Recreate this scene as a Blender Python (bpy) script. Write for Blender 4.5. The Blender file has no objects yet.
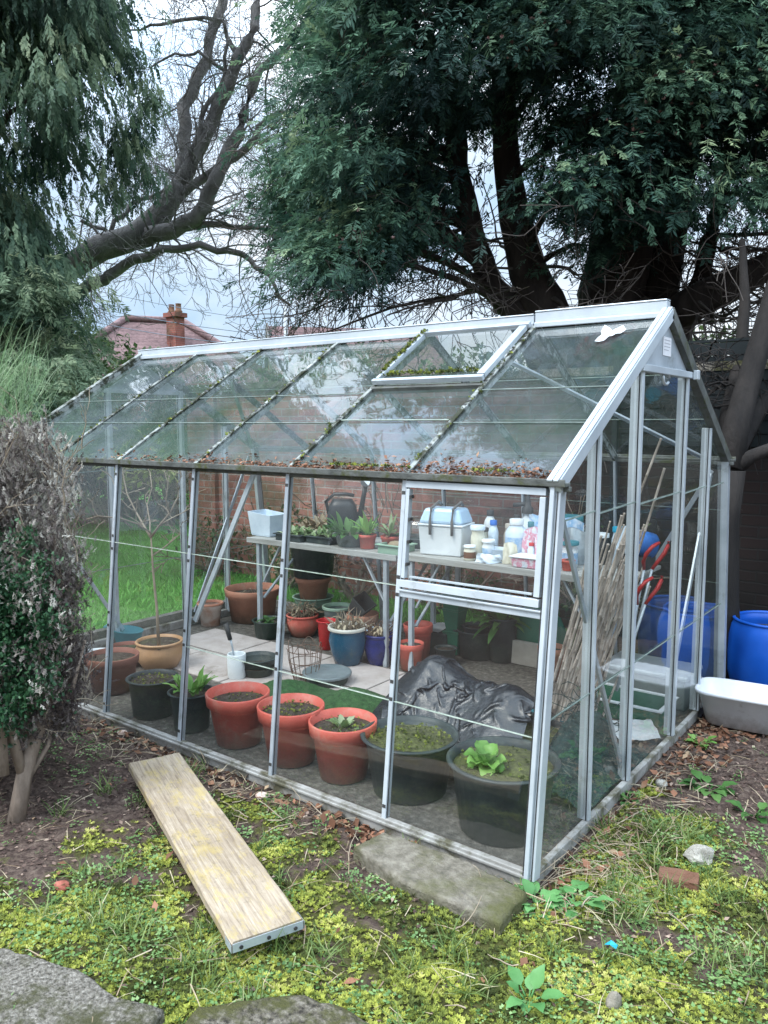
import bpy, math, random
import numpy as np
from mathutils import Vector

random.seed(7); RNG = np.random.default_rng(11)
PI = math.pi
SC = bpy.context.scene
COL = SC.collection
ORIG = {}            # world origin of every thing and part

# ------------------------------------------------------------------ camera
CAM = np.array([1.1327, -2.318, 1.5709]); YAW, PITCH, FPX = .6488, 1.4589, 786.6
_cy, _sy, _cp, _sp = math.cos(YAW), math.sin(YAW), math.cos(PITCH), math.sin(PITCH)
CM = np.array([[_cy, -_sy, 0], [_sy, _cy, 0], [0, 0, 1]]) @ np.array([[1, 0, 0], [0, _cp, -_sp], [0, _sp, _cp]])
def pt(px, py, dep):
    """world point read off the photograph at a depth in metres (survey helper)"""
    return CAM + dep * (CM @ np.array([(px - 384) / FPX, -(py - 512) / FPX, -1.]))
cd = bpy.data.cameras.new('camera'); co = bpy.data.objects.new('camera', cd); COL.objects.link(co)
co.location = CAM; co.rotation_euler = (PITCH, 0, YAW)
cd.sensor_fit = 'VERTICAL'; cd.sensor_height = 24; cd.lens = FPX / 1024 * 24; cd.clip_start = .05; cd.clip_end = 3000
SC.camera = co

# ------------------------------------------------------------------ numeric noise
def _hash(i, j, k, s):
    n = (i * 374761393 + j * 668265263 + k * 2147483647 + s * 1274126177).astype(np.int64)
    n = (n ^ (n >> 13)) * 1274126177 & 0x7fffffff
    n = (n ^ (n >> 16)) & 0xffff
    return n / 65535.0
def vnoise(x, y, z=0., s=0):
    x, y, z = np.broadcast_arrays(np.asarray(x, float), np.asarray(y, float), np.asarray(z, float))
    i, j, k = np.floor(x).astype(np.int64), np.floor(y).astype(np.int64), np.floor(z).astype(np.int64)
    u, v, w = x - i, y - j, z - k
    u, v, w = (t * t * (3 - 2 * t) for t in (u, v, w))
    r = 0
    for a in (0, 1):
        for b in (0, 1):
            for c in (0, 1):
                r = r + _hash(i + a, j + b, k + c, s) * (u if a else 1 - u) * (v if b else 1 - v) * (w if c else 1 - w)
    return r
def fbm(x, y, z=0., s=0, o=4):
    r, a, t = 0, 1., 0
    for q in range(o):
        r = r + a * vnoise(np.asarray(x) * 2 ** q, np.asarray(y) * 2 ** q, np.asarray(z) * 2 ** q, s + q); t += a; a *= .5
    return r / t
def sstep(a, b, x):
    t = np.clip((np.asarray(x, float) - a) / (b - a), 0, 1); return t * t * (3 - 2 * t)

# ------------------------------------------------------------------ materials
def _new(name):
    m = bpy.data.materials.new(name); m.use_nodes = True
    nt = m.node_tree; nt.nodes.clear()
    return m, nt, nt.nodes, nt.links
def _ramp(nt, stops, interp='LINEAR'):
    r = nt.nodes.new('ShaderNodeValToRGB'); r.color_ramp.interpolation = interp
    e = r.color_ramp.elements
    while len(e) < len(stops): e.new(.5)
    for k, (p, c) in enumerate(stops):
        e[k].position = p; e[k].color = (*c, 1) if len(c) == 3 else c
    return r
def _noise(nt, vec, scale, detail=5, rough=.6, dist=0.):
    n = nt.nodes.new('ShaderNodeTexNoise'); n.inputs['Scale'].default_value = scale
    n.inputs['Detail'].default_value = detail; n.inputs['Roughness'].default_value = rough; n.inputs['Distortion'].default_value = dist
    if vec is not None: nt.links.new(vec, n.inputs['Vector'])
    return n
def _mix(nt, fac, a, b, mode='MIX'):
    m = nt.nodes.new('ShaderNodeMix'); m.data_type = 'RGBA'; m.blend_type = mode
    for s, v in ((m.inputs[0], fac), (m.inputs[6], a), (m.inputs[7], b)):
        if hasattr(v, 'is_linked'): nt.links.new(v, s)
        elif isinstance(v, (int, float)): s.default_value = v
        else: s.default_value = (*v, 1)
    return m.outputs[2]
def _math(nt, op, a, b=None, clamp=False):
    m = nt.nodes.new('ShaderNodeMath'); m.operation = op; m.use_clamp = clamp
    for s, v in ((m.inputs[0], a), (m.inputs[1], b)):
        if v is None: continue
        if hasattr(v, 'is_linked'): nt.links.new(v, s)
        else: s.default_value = v
    return m.outputs[0]
def _pos(nt, scale=(1, 1, 1)):
    g = nt.nodes.new('ShaderNodeNewGeometry'); mp = nt.nodes.new('ShaderNodeMapping')
    mp.inputs['Scale'].default_value = scale; nt.links.new(g.outputs['Position'], mp.inputs['Vector'])
    return mp.outputs[0], g
def pmat(name, stops, scale=8, rough=.7, metal=0., bump=.2, bscale=None, stretch=(1, 1, 1), dirt=None, dirt_scale=3, dirt_lo=.55, dirt_hi=.75, spec=.4, detail=6, trans=0., lowdirt=None):
    m, nt, N, L = _new(name)
    v, g = _pos(nt, stretch)
    n = _noise(nt, v, scale, detail)
    r = _ramp(nt, stops); L.new(n.outputs[0], r.inputs[0]); colr = r.outputs[0]
    if dirt is not None:
        n2 = _noise(nt, v, dirt_scale, 8, .7)
        f = _ramp(nt, [(dirt_lo, (0, 0, 0)), (dirt_hi, (1, 1, 1))]); L.new(n2.outputs[0], f.inputs[0])
        colr = _mix(nt, f.outputs[0], colr, dirt)
    if lowdirt is not None:      # soil splash near the ground: (colour, height)
        c, h = lowdirt
        sx = N.new('ShaderNodeSeparateXYZ'); L.new(g.outputs['Position'], sx.inputs[0])
        n3 = _noise(nt, v, 25, 6, .7)
        a = _math(nt, 'SUBTRACT', h, sx.outputs[2]); a = _math(nt, 'DIVIDE', a, h); a = _math(nt, 'ADD', a, _math(nt, 'MULTIPLY', _math(nt, 'SUBTRACT', n3.outputs[0], .5), 1.2), True)
        colr = _mix(nt, _math(nt, 'MULTIPLY', a, .8), colr, c)
    p = N.new('ShaderNodeBsdfPrincipled'); L.new(colr, p.inputs['Base Color'])
    p.inputs['Roughness'].default_value = rough; p.inputs['Metallic'].default_value = metal
    p.inputs['Specular IOR Level'].default_value = spec
    if trans: p.inputs['Transmission Weight'].default_value = trans
    if bump:
        n4 = _noise(nt, v, bscale or scale * 4, 6, .65)
        b = N.new('ShaderNodeBump'); b.inputs['Strength'].default_value = bump; b.inputs['Distance'].default_value = .02
        L.new(n4.outputs[0], b.inputs['Height']); L.new(b.outputs[0], p.inputs['Normal'])
    o = N.new('ShaderNodeOutputMaterial'); L.new(p.outputs[0], o.inputs[0])
    return m
def leafmat(name, stops, trans=.35, rough=.55, noise=1.2, spec=.3):
    """foliage: tint per face picks from the ramp, slow noise shifts it, some light passes through"""
    m, nt, N, L = _new(name)
    a = N.new('ShaderNodeAttribute'); a.attribute_name = 'tint'
    v, g = _pos(nt); n = _noise(nt, v, noise, 3)
    t = _math(nt, 'ADD', a.outputs['Fac'], _math(nt, 'MULTIPLY', _math(nt, 'SUBTRACT', n.outputs[0], .5), .7), True)
    r = _ramp(nt, stops); L.new(t, r.inputs[0])
    p = N.new('ShaderNodeBsdfPrincipled'); L.new(r.outputs[0], p.inputs['Base Color']); p.inputs['Roughness'].default_value = rough
    p.inputs['Specular IOR Level'].default_value = spec
    tr = N.new('ShaderNodeBsdfTranslucent'); L.new(r.outputs[0], tr.inputs[0])
    mx = N.new('ShaderNodeMixShader'); mx.inputs[0].default_value = trans
    L.new(p.outputs[0], mx.inputs[1]); L.new(tr.outputs[0], mx.inputs[2])
    o = N.new('ShaderNodeOutputMaterial'); L.new(mx.outputs[0], o.inputs[0])
    return m
def glassmat(name, film=(.55, .6, .58), base=.06, graze=.25, low=None, algae=None, rough=.03, lo=.45, hi=.8):
    """old thin pane: clear sheet with Fresnel reflection under a patchy film of dirt"""
    m, nt, N, L = _new(name)
    v, g = _pos(nt)
    lw = N.new('ShaderNodeLayerWeight'); lw.inputs[0].default_value = .5
    fac = lw.outputs['Facing']
    schlick = _math(nt, 'ADD', .07, _math(nt, 'MULTIPLY', _math(nt, 'POWER', fac, 4.), .9), True)
    tr = N.new('ShaderNodeBsdfTransparent'); tr.inputs[0].default_value = (.97, .985, .975, 1)
    gl = N.new('ShaderNodeBsdfGlossy'); gl.inputs['Roughness'].default_value = rough; gl.inputs[0].default_value = (1, 1, 1, 1)
    nb = _noise(nt, v, 2.3, 2); b = N.new('ShaderNodeBump'); b.inputs['Strength'].default_value = .05; b.inputs['Distance'].default_value = .05
    L.new(nb.outputs[0], b.inputs['Height']); L.new(b.outputs[0], gl.inputs['Normal'])
    m1 = N.new('ShaderNodeMixShader'); L.new(schlick, m1.inputs[0]); L.new(tr.outputs[0], m1.inputs[1]); L.new(gl.outputs[0], m1.inputs[2])
    # dirt film
    n1 = _noise(nt, v, 3.2, 8, .68, .4); f1 = _ramp(nt, [(lo, (0, 0, 0)), (hi, (1, 1, 1))]); L.new(n1.outputs[0], f1.inputs[0])
    v2, _ = _pos(nt, (1, 1, 1)); n2 = _noise(nt, v2, 60, 4, .7); f2 = _ramp(nt, [(.60, (0, 0, 0)), (.74, (1, 1, 1))]); L.new(n2.outputs[0], f2.inputs[0])
    dirt = _math(nt, 'ADD', base, _math(nt, 'MULTIPLY', f1.outputs[0], base * 2.0))
    dirt = _math(nt, 'ADD', dirt, _math(nt, 'MULTIPLY', f2.outputs[0], base * 2.2))
    dirt = _math(nt, 'ADD', dirt, _math(nt, 'MULTIPLY', _math(nt, 'POWER', fac, 2.), graze))
    colr = None
    if low:  # film grows denser towards the lower edge
        sx = N.new('ShaderNodeSeparateXYZ'); L.new(g.outputs['Position'], sx.inputs[0])
        n3 = _noise(nt, v, 4, 6, .65)
        h = _math(nt, 'SUBTRACT', low[0], sx.outputs[2]); h = _math(nt, 'ADD', h, _math(nt, 'MULTIPLY', _math(nt, 'SUBTRACT', n3.outputs[0], .5), .22))
        h = _math(nt, 'DIVIDE', h, low[0], True)
        dirt = _math(nt, 'ADD', dirt, _math(nt, 'MULTIPLY', _math(nt, 'POWER', h, 1.6), low[1]), True)
    fd = N.new('ShaderNodeBsdfDiffuse'); ft = N.new('ShaderNodeBsdfTranslucent')
    if algae:
        n5 = _noise(nt, v, 1.7, 6, .7); r5 = _ramp(nt, [(.4, film), (.62, algae)]); L.new(n5.outputs[0], r5.inputs[0])
        L.new(r5.outputs[0], fd.inputs[0]); L.new(r5.outputs[0], ft.inputs[0])
    else:
        fd.inputs[0].default_value = (*film, 1); ft.inputs[0].default_value = (*film, 1)
    ms = N.new('ShaderNodeMixShader'); ms.inputs[0].default_value = .4; L.new(fd.outputs[0], ms.inputs[1]); L.new(ft.outputs[0], ms.inputs[2])
    m2 = N.new('ShaderNodeMixShader'); L.new(_math(nt, 'MINIMUM', dirt, .9), m2.inputs[0]); L.new(m1.outputs[0], m2.inputs[1]); L.new(ms.outputs[0], m2.inputs[2])
    o = N.new('ShaderNodeOutputMaterial'); L.new(m2.outputs[0], o.inputs[0])
    return m

def brickmat(name, c1, c2, mortar, moss=(.06, .07, .03), painted_shade=None, rot=(PI / 2, 0, 0)):
    m, nt, N, L = _new(name)
    g = N.new('ShaderNodeNewGeometry'); mp = N.new('ShaderNodeMapping'); mp.vector_type = 'TEXTURE'; mp.inputs['Rotation'].default_value = rot
    L.new(g.outputs['Position'], mp.inputs['Vector'])
    nd = _noise(nt, mp.outputs[0], 6, 3); va = N.new('ShaderNodeVectorMath'); va.operation = 'MULTIPLY_ADD'
    L.new(nd.outputs['Color'], va.inputs[0]); va.inputs[1].default_value = (.018, .018, 0); L.new(mp.outputs[0], va.inputs[2])
    b = N.new('ShaderNodeTexBrick'); L.new(va.outputs[0], b.inputs['Vector'])
    b.inputs['Scale'].default_value = 1; b.inputs['Brick Width'].default_value = .225; b.inputs['Row Height'].default_value = .075
    b.inputs['Mortar Size'].default_value = .007; b.inputs['Mortar Smooth'].default_value = .3; b.inputs['Bias'].default_value = -.1
    b.inputs['Color1'].default_value = (*c1, 1); b.inputs['Color2'].default_value = (*c2, 1); b.inputs['Mortar'].default_value = (*mortar, 1)
    n1 = _noise(nt, g.outputs['Position'], 2.2, 8, .7); r1 = _ramp(nt, [(.35, (.35, .32, .3)), (.55, (1, 1, 1)), (.75, (1.15, 1.05, 1))]); L.new(n1.outputs[0], r1.inputs[0])
    c = _mix(nt, 1., b.outputs['Color'], r1.outputs[0], 'MULTIPLY')
    n2 = _noise(nt, g.outputs['Position'], 1.4, 7, .7); r2 = _ramp(nt, [(.52, (0, 0, 0)), (.7, (.8, .8, .8))]); L.new(n2.outputs[0], r2.inputs[0])
    c = _mix(nt, r2.outputs[0], c, moss)
    if painted_shade:  # tree shade put into the brick colour, deepening along the wall
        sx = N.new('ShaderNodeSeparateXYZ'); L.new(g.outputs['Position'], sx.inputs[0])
        e = _math(nt, 'ADD', sx.outputs[0], _math(nt, 'MULTIPLY', n2.outputs[0], .5)); mr = N.new('ShaderNodeMapRange'); L.new(e, mr.inputs[0]); mr.inputs[1].default_value = painted_shade[0]; mr.inputs[2].default_value = painted_shade[1]; mr.inputs[3].default_value = 1.; mr.inputs[4].default_value = .03
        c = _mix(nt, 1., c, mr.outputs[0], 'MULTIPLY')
    p = N.new('ShaderNodeBsdfPrincipled'); L.new(c, p.inputs['Base Color']); p.inputs['Roughness'].default_value = .9
    bp = N.new('ShaderNodeBump'); bp.inputs['Strength'].default_value = .6; bp.inputs['Distance'].default_value = .012
    L.new(_math(nt, 'SUBTRACT', 1., b.outputs['Fac']), bp.inputs['Height']); L.new(bp.outputs[0], p.inputs['Normal'])
    o = N.new('ShaderNodeOutputMaterial'); L.new(p.outputs[0], o.inputs[0])
    return m

M = {}
M['alu'] = pmat('aged_aluminium', [(.3, (.40, .45, .49)), (.7, (.60, .66, .71))], 5, .42, .45, .05, dirt=(.16, .17, .14), dirt_scale=9, dirt_lo=.58, dirt_hi=.8)
M['alu_bright'] = pmat('bright_aluminium', [(.3, (.45, .50, .54)), (.7, (.63, .69, .73))], 4, .38, .3, .03, dirt=(.3, .31, .3), dirt_scale=7, dirt_lo=.62, dirt_hi=.85)
M['alu_moss'] = pmat('mossy_aluminium', [(.3, (.22, .24, .22)), (.7, (.42, .45, .44))], 8, .6, .25, .3, dirt=(.03, .034, .018), dirt_scale=14, dirt_lo=.44, dirt_hi=.54)
M['gutter'] = pmat('grimy_gutter', [(.3, (.06, .065, .06)), (.7, (.16, .17, .16))], 9, .6, .2, .3, dirt=(.07, .08, .03), dirt_scale=12, dirt_lo=.52, dirt_hi=.64)
M['rail'] = pmat('grimy_base_rail', [(.3, (.22, .21, .19)), (.7, (.42, .42, .40))], 7, .6, .15, .2, dirt=(.10, .095, .06), dirt_scale=8, dirt_lo=.48, dirt_hi=.62)
M['lap_dark'] = pmat('dirty_lap', [(.3, (.12, .16, .14)), (.7, (.30, .36, .33))], 14, .7, 0, .2)
M['clip'] = pmat('black_clip', [(.3, (.02, .02, .02)), (.7, (.06, .06, .06))], 20, .6, 0, 0)
M['lap'] = pmat('algae_lap', [(.3, (.26, .33, .26)), (.7, (.50, .57, .50))], 14, .7, 0, .2, dirt=(.12, .16, .07), dirt_scale=10)
M['glass'] = glassmat('old_glass', film=(.26, .29, .28), base=.012, graze=.07, low=(.30, .16))
M['glass_gable'] = glassmat('grimy_glass', film=(.24, .29, .29), base=.022, graze=.10, low=(.5, .16), algae=(.07, .12, .10))
M['glass_roof'] = glassmat('roof_glass', film=(.24, .29, .32), base=.08, graze=.28, algae=(.13, .20, .16), lo=.38, hi=.75, low=(1.78, 3.2))
M['glass_back'] = glassmat('back_glass', film=(.28, .34, .28), base=.018, graze=.06, low=(.35, .2), algae=(.16, .26, .1))
M['paper'] = pmat('white_sticker', [(.3, (.6, .62, .64)), (.7, (.8, .8, .82))], 6, .6, 0, 0)
M['ink'] = pmat('faded_ink', [(.3, (.35, .36, .4)), (.7, (.5, .5, .52))], 6, .7, 0, 0)
M['terra'] = pmat('terracotta_plastic', [(.3, (.50, .09, .065)), (.7, (.68, .15, .11))], 7, .5, 0, .05, dirt=(.50, .27, .21), dirt_scale=9, dirt_lo=.52, dirt_hi=.78, lowdirt=((.2, .12, .08), .14))
M['terra_clay'] = pmat('terracotta_clay', [(.3, (.36, .15, .095)), (.7, (.54, .26, .17))], 6, .85, 0, .15, dirt=(.42, .30, .22), dirt_scale=4, lowdirt=((.1, .08, .05), .12))
M['terra_pale'] = pmat('terracotta_limewashed', [(.35, (.40, .22, .15)), (.6, (.62, .52, .46))], 9, .9, 0, .2)
M['terra_brown'] = pmat('terracotta_brown', [(.3, (.16, .065, .045)), (.7, (.27, .11, .08))], 6, .7, 0, .1, lowdirt=((.08, .06, .05), .1))
M['tan'] = pmat('tan_glaze', [(.3, (.38, .21, .10)), (.7, (.52, .31, .17))], 5, .4, 0, .1, dirt=(.25, .15, .09), dirt_scale=5)
M['blackpot'] = pmat('black_pot_plastic', [(.3, (.02, .028, .03)), (.7, (.05, .066, .068))], 6, .5, 0, .05, dirt=(.09, .11, .09), dirt_scale=8, dirt_lo=.55, dirt_hi=.75, lowdirt=((.09, .1, .08), .14))
M['canblack'] = pmat('black_can_plastic', [(.3, (.008, .01, .012)), (.7, (.02, .025, .028))], 6, .35, 0, .03)
M['greypot'] = pmat('grey_pot_plastic', [(.3, (.14, .17, .16)), (.7, (.22, .26, .25))], 6, .5, 0, .05)
M['blueglaze'] = pmat('blue_glaze', [(.3, (.008, .05, .10)), (.7, (.02, .10, .17))], 5, .22, 0, .05, dirt=(.06, .1, .1), dirt_scale=6)
M['cobalt'] = pmat('cobalt_glaze', [(.35, (.008, .012, .05)), (.65, (.02, .03, .22))], 6, .2, 0, .05)
M['rimwhite'] = pmat('cream_glaze', [(.3, (.5, .48, .42)), (.7, (.7, .68, .6))], 6, .4, 0, .05)
M['mint'] = pmat('mint_plastic', [(.3, (.22, .36, .27)), (.7, (.36, .50, .38))], 6, .6, 0, .05, dirt=(.12, .18, .1), dirt_scale=6)
M['redplastic'] = pmat('red_plastic', [(.3, (.45, .015, .02)), (.7, (.55, .03, .03))], 6, .4, 0, .03)
M['tealplastic'] = pmat('teal_plastic', [(.3, (.03, .16, .20)), (.7, (.07, .25, .28))], 6, .5, 0, .05)
M['greenplastic'] = pmat('green_plastic', [(.3, (.01, .10, .06)), (.7, (.025, .17, .10))], 6, .45, 0, .03)
M['darkgreenplastic'] = pmat('dark_green_plastic', [(.3, (.012, .028, .02)), (.7, (.02, .045, .035))], 6, .4, 0, .03)
M['barrel'] = pmat('blue_barrel_plastic', [(.3, (.005, .075, .42)), (.7, (.012, .12, .58))], 4, .38, 0, .03, dirt=(.01, .05, .22), dirt_scale=3, dirt_lo=.6, dirt_hi=.9)
M['barrel_dark'] = pmat('shaded_blue_plastic', [(.3, (.004, .05, .26)), (.7, (.008, .08, .36))], 4, .5, 0, .03)  # darker copy of the barrel blue, shade put into the colour
M['greytub'] = pmat('grey_tub_plastic', [(.3, (.58, .60, .63)), (.7, (.72, .74, .77))], 5, .45, 0, .03, dirt=(.2, .19, .17), dirt_scale=6, dirt_lo=.62, dirt_hi=.8, lowdirt=((.14, .1, .07), .09))
M['whiteplastic'] = pmat('white_plastic', [(.3, (.62, .66, .68)), (.7, (.78, .82, .83))], 5, .4, 0, .02, dirt=(.4, .42, .4), dirt_scale=6, dirt_lo=.62)
M['cream'] = pmat('cream_plastic', [(.3, (.6, .58, .46)), (.7, (.7, .68, .56))], 5, .4, 0, .02)
M['palebluepl'] = pmat('pale_blue_plastic', [(.3, (.55, .65, .74)), (.7, (.68, .78, .86))], 12, .4, 0, .1)
M['bluelid'] = pmat('clear_blue_plastic', [(.3, (.42, .60, .78)), (.7, (.55, .72, .88))], 6, .2, 0, .02)
M['bluetool'] = pmat('blue_plastic', [(.3, (.02, .12, .45)), (.7, (.04, .2, .6))], 5, .4, 0, .02)
M['cyan'] = pmat('cyan_plastic', [(.3, (.015, .26, .42)), (.7, (.02, .36, .52))], 5, .4, 0, .02)
M['pinkfilm'] = pmat('printed_seed_packet', [(.40, (.7, .7, .74)), (.52, (.65, .22, .32)), (.6, (.72, .75, .8)), (.7, (.3, .5, .65))], 22, .35, 0, .1)
M['bluefilm'] = pmat('printed_blue_bag', [(.38, (.62, .7, .78)), (.55, (.25, .45, .68)), (.7, (.75, .78, .8))], 16, .3, 0, .2)
M['blackfilm'] = pmat('black_polythene', [(.3, (.008, .01, .014)), (.7, (.02, .024, .032))], 4, .22, 0, .3, 24, spec=.8, dirt=(.03, .035, .04), dirt_scale=5, dirt_lo=.55, dirt_hi=.8)
M['greymetal'] = pmat('galvanised_lid', [(.3, (.16, .20, .21)), (.7, (.27, .31, .32))], 6, .5, .3, .1)
M['rust'] = pmat('rusty_wire', [(.3, (.12, .07, .05)), (.7, (.26, .18, .14))], 30, .8, .2, 0)
M['cane'] = pmat('bamboo', [(.3, (.34, .28, .23)), (.7, (.60, .53, .46))], 14, .6, 0, .1, dirt=(.1, .08, .06), dirt_scale=10)
M['soil'] = pmat('potting_soil', [(.3, (.035, .026, .02)), (.55, (.07, .055, .042)), (.7, (.15, .13, .10))], 40, .95, 0, .9, 60, dirt=(.09, .11, .04), dirt_scale=6, dirt_lo=.52, dirt_hi=.7)
M['soilmoss'] = pmat('mossy_potting_soil', [(.3, (.05, .05, .025)), (.55, (.10, .11, .04)), (.7, (.17, .18, .07))], 25, .95, 0, .9, 60)
M['benchwood'] = pmat('weathered_bench_board', [(.3, (.26, .26, .24)), (.7, (.44, .45, .43))], 10, .8, 0, .2, stretch=(.3, 3, 3))
M['plank'] = None
M['slab'] = pmat('mossy_slab', [(.3, (.10, .092, .07)), (.5, (.19, .17, .135)), (.7, (.28, .26, .21))], 24, .9, 0, .7, 70, dirt=(.09, .09, .035), dirt_scale=3.2, dirt_lo=.42, dirt_hi=.6)
M['concrete'] = pmat('rough_concrete', [(.34, (.05, .045, .036)), (.45, (.16, .145, .12)), (.57, (.26, .24, .205)), (.68, (.42, .39, .34))], 95, .95, 0, 1., 90, dirt=(.07, .07, .03), dirt_scale=6, dirt_lo=.48, dirt_hi=.6)
M['slab2'] = pmat('mossy_brown_slab', [(.36, (.03, .026, .02)), (.48, (.12, .105, .08)), (.64, (.26, .235, .19))], 60, .95, 0, 1., 80, dirt=(.08, .08, .025), dirt_scale=7, dirt_lo=.44, dirt_hi=.56)
M['paving'] = pmat('pinkish_paving', [(.3, (.38, .33, .30)), (.7, (.52, .46, .43))], 7, .9, 0, .2, dirt=(.2, .17, .14), dirt_scale=4, dirt_lo=.55, dirt_hi=.75)
M['brickred'] = pmat('broken_brick', [(.3, (.28, .08, .055)), (.7, (.42, .15, .11))], 16, .9, 0, .5)
M['brickbrown'] = pmat('brown_brick', [(.3, (.13, .06, .035)), (.7, (.22, .12, .08))], 12, .9, 0, .5, dirt=(.08, .09, .03), dirt_scale=8)
M['whitestone'] = pmat('pale_stone', [(.35, (.22, .21, .18)), (.65, (.58, .56, .50))], 24, .9, 0, .7)
M['greystone'] = pmat('grey_stone', [(.3, (.16, .14, .11)), (.7, (.30, .27, .22))], 18, .9, 0, .6)
M['bark'] = pmat('dark_bark', [(.3, (.018, .015, .014)), (.7, (.06, .05, .045))], 9, .95, 0, .9, 14, stretch=(1, 1, .25))
M['bark_dark'] = pmat('shaded_bark', [(.3, (.010, .009, .009)), (.7, (.030, .026, .024))], 9, .95, 0, .9, 14, stretch=(1, 1, .25))  # darker copy of the dark bark, shade put into the colour
M['bark_grey'] = pmat('grey_bark', [(.3, (.14, .13, .125)), (.7, (.33, .31, .30))], 8, .95, 0, .8, 16, dirt=(.06, .055, .05), dirt_scale=4, dirt_lo=.5, dirt_hi=.7)
M['bark_brown'] = pmat('brown_bark', [(.3, (.15, .11, .085)), (.7, (.34, .27, .215))], 14, .95, 0, .8, 24, stretch=(1, 1, .3))
M['twig'] = pmat('twig', [(.3, (.05, .042, .038)), (.7, (.10, .085, .075))], 8, .95, 0, 0)
M['paletwig'] = pmat('pale_twig', [(.3, (.22, .17, .12)), (.7, (.38, .32, .24))], 8, .9, 0, 0)
M['timber'] = pmat('grey_timber', [(.3, (.09, .085, .08)), (.7, (.19, .18, .17))], 8, .9, 0, .3, stretch=(.5, 3, 3))
M['darkpanel'] = pmat('dark_panel', [(.3, (.003, .006, .008)), (.7, (.006, .012, .014))], 5, .8, 0, .1)  # near-black colour for all fence boards
M['roof_tile'] = None
M['chimney'] = brickmat('chimney_brick', (.22, .065, .05), (.28, .09, .065), (.2, .14, .12))
M['brickwall'] = brickmat('garden_brick', (.40, .17, .13), (.27, .12, .10), (.36, .31, .28), painted_shade=(-2.3, -1.0))
M['housebrick'] = brickmat('house_brick', (.40, .17, .13), (.27, .12, .10), (.36, .31, .28))
M['pole'] = pmat('pole_grey', [(.3, (.3, .32, .34)), (.7, (.4, .42, .44))], 4, .6, 0, 0)
M['cable'] = pmat('cable_grey', [(.3, (.12, .15, .2)), (.7, (.16, .19, .24))], 4, .6, 0, 0)
M['net'] = pmat('green_netting', [(.3, (.006, .022, .022)), (.7, (.03, .075, .068))], 30, .7, 0, .8, 40)
M['turfmat'] = pmat('artificial_turf', [(.3, (.02, .07, .02)), (.7, (.06, .16, .05))], 40, .9, 0, 1., 90, dirt=(.06, .07, .04), dirt_scale=5, dirt_lo=.6, dirt_hi=.8)
M['handle_red'] = pmat('red_grip', [(.3, (.34, .012, .012)), (.7, (.5, .02, .02))], 5, .35, 0, 0)
M['board'] = pmat('pale_board', [(.3, (.36, .33, .28)), (.7, (.5, .46, .4))], 6, .9, 0, .2)
M['silver'] = pmat('silver_sheet', [(.3, (.35, .4, .42)), (.7, (.5, .55, .57))], 6, .4, .4, .2)
M['leaf_bright'] = leafmat('fresh_leaf', [(0, (.10, .24, .05)), (.5, (.20, .40, .09)), (1, (.34, .55, .16))], .3, .4, 6)
M['leaf_mid'] = leafmat('green_leaf', [(0, (.03, .09, .025)), (.5, (.07, .18, .045)), (1, (.15, .28, .08))], .3, .45, 6)
M['leaf_comfrey'] = leafmat('soft_green_leaf', [(0, (.05, .16, .05)), (.5, (.11, .28, .09)), (1, (.19, .41, .15))], .3, .42, 9)
M['leaf_pale'] = leafmat('pale_leaf', [(0, (.12, .2, .08)), (.5, (.25, .36, .16)), (1, (.48, .55, .36))], .3, .5, 8)
M['leaf_dead'] = leafmat('dead_leaf', [(0, (.10, .045, .025)), (.5, (.20, .10, .06)), (.8, (.32, .15, .09)), (1, (.42, .30, .19))], .15, .8, 9)
M['mulch'] = leafmat('mulch_bits', [(0, (.026, .017, .015)), (.4, (.095, .062, .052)), (.7, (.21, .145, .115)), (1, (.44, .34, .27))], .05, .9, 5)
M['straw'] = leafmat('straw', [(0, (.16, .11, .07)), (.5, (.32, .25, .16)), (1, (.5, .43, .31))], .1, .7, 8)
M['moss'] = leafmat('moss_leaf', [(0, (.045, .055, .022)), (.3, (.12, .15, .045)), (.55, (.29, .33, .07)), (.8, (.45, .48, .10)), (1, (.56, .55, .19))], .3, .8, 7, .1)
M['weed'] = leafmat('weed_leaf', [(0, (.06, .13, .04)), (.5, (.15, .28, .09)), (1, (.28, .42, .17))], .3, .5, 8)
M['grassblade'] = leafmat('grass_blade', [(0, (.06, .19, .035)), (.5, (.12, .36, .06)), (1, (.22, .50, .12))], .35, .5, .8)
M['tuftblade'] = leafmat('tuft_blade', [(0, (.06, .11, .03)), (.5, (.14, .22, .06)), (.85, (.25, .33, .11)), (1, (.5, .45, .28))], .35, .5, 5)
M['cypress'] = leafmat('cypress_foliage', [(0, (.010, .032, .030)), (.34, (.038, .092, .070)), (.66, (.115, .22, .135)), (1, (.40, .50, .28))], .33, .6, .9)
M['cone'] = leafmat('brown_cone', [(0, (.16, .09, .08)), (1, (.42, .28, .26))], .1, .8, 2)
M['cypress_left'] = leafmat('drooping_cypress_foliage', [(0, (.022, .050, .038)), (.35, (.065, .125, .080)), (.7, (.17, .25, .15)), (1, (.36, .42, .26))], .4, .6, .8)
M['shrub_dead'] = leafmat('dead_shrub_foliage', [(0, (.05, .036, .036)), (.4, (.15, .125, .115)), (.7, (.34, .315, .275)), (1, (.56, .55, .48))], .2, .8, 3)
M['shrub_green'] = leafmat('evergreen_shrub', [(0, (.010, .034, .016)), (.5, (.028, .09, .038)), (1, (.085, .19, .085))], .2, .4, 6)
M['broom'] = leafmat('broom_stems', [(0, (.10, .20, .08)), (.5, (.22, .36, .17)), (1, (.42, .52, .34))], .3, .5, 2)
M['shrub_far'] = leafmat('far_shrub', [(0, (.016, .036, .014)), (.5, (.05, .085, .032)), (1, (.12, .16, .06))], .3, .6, .8)
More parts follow.
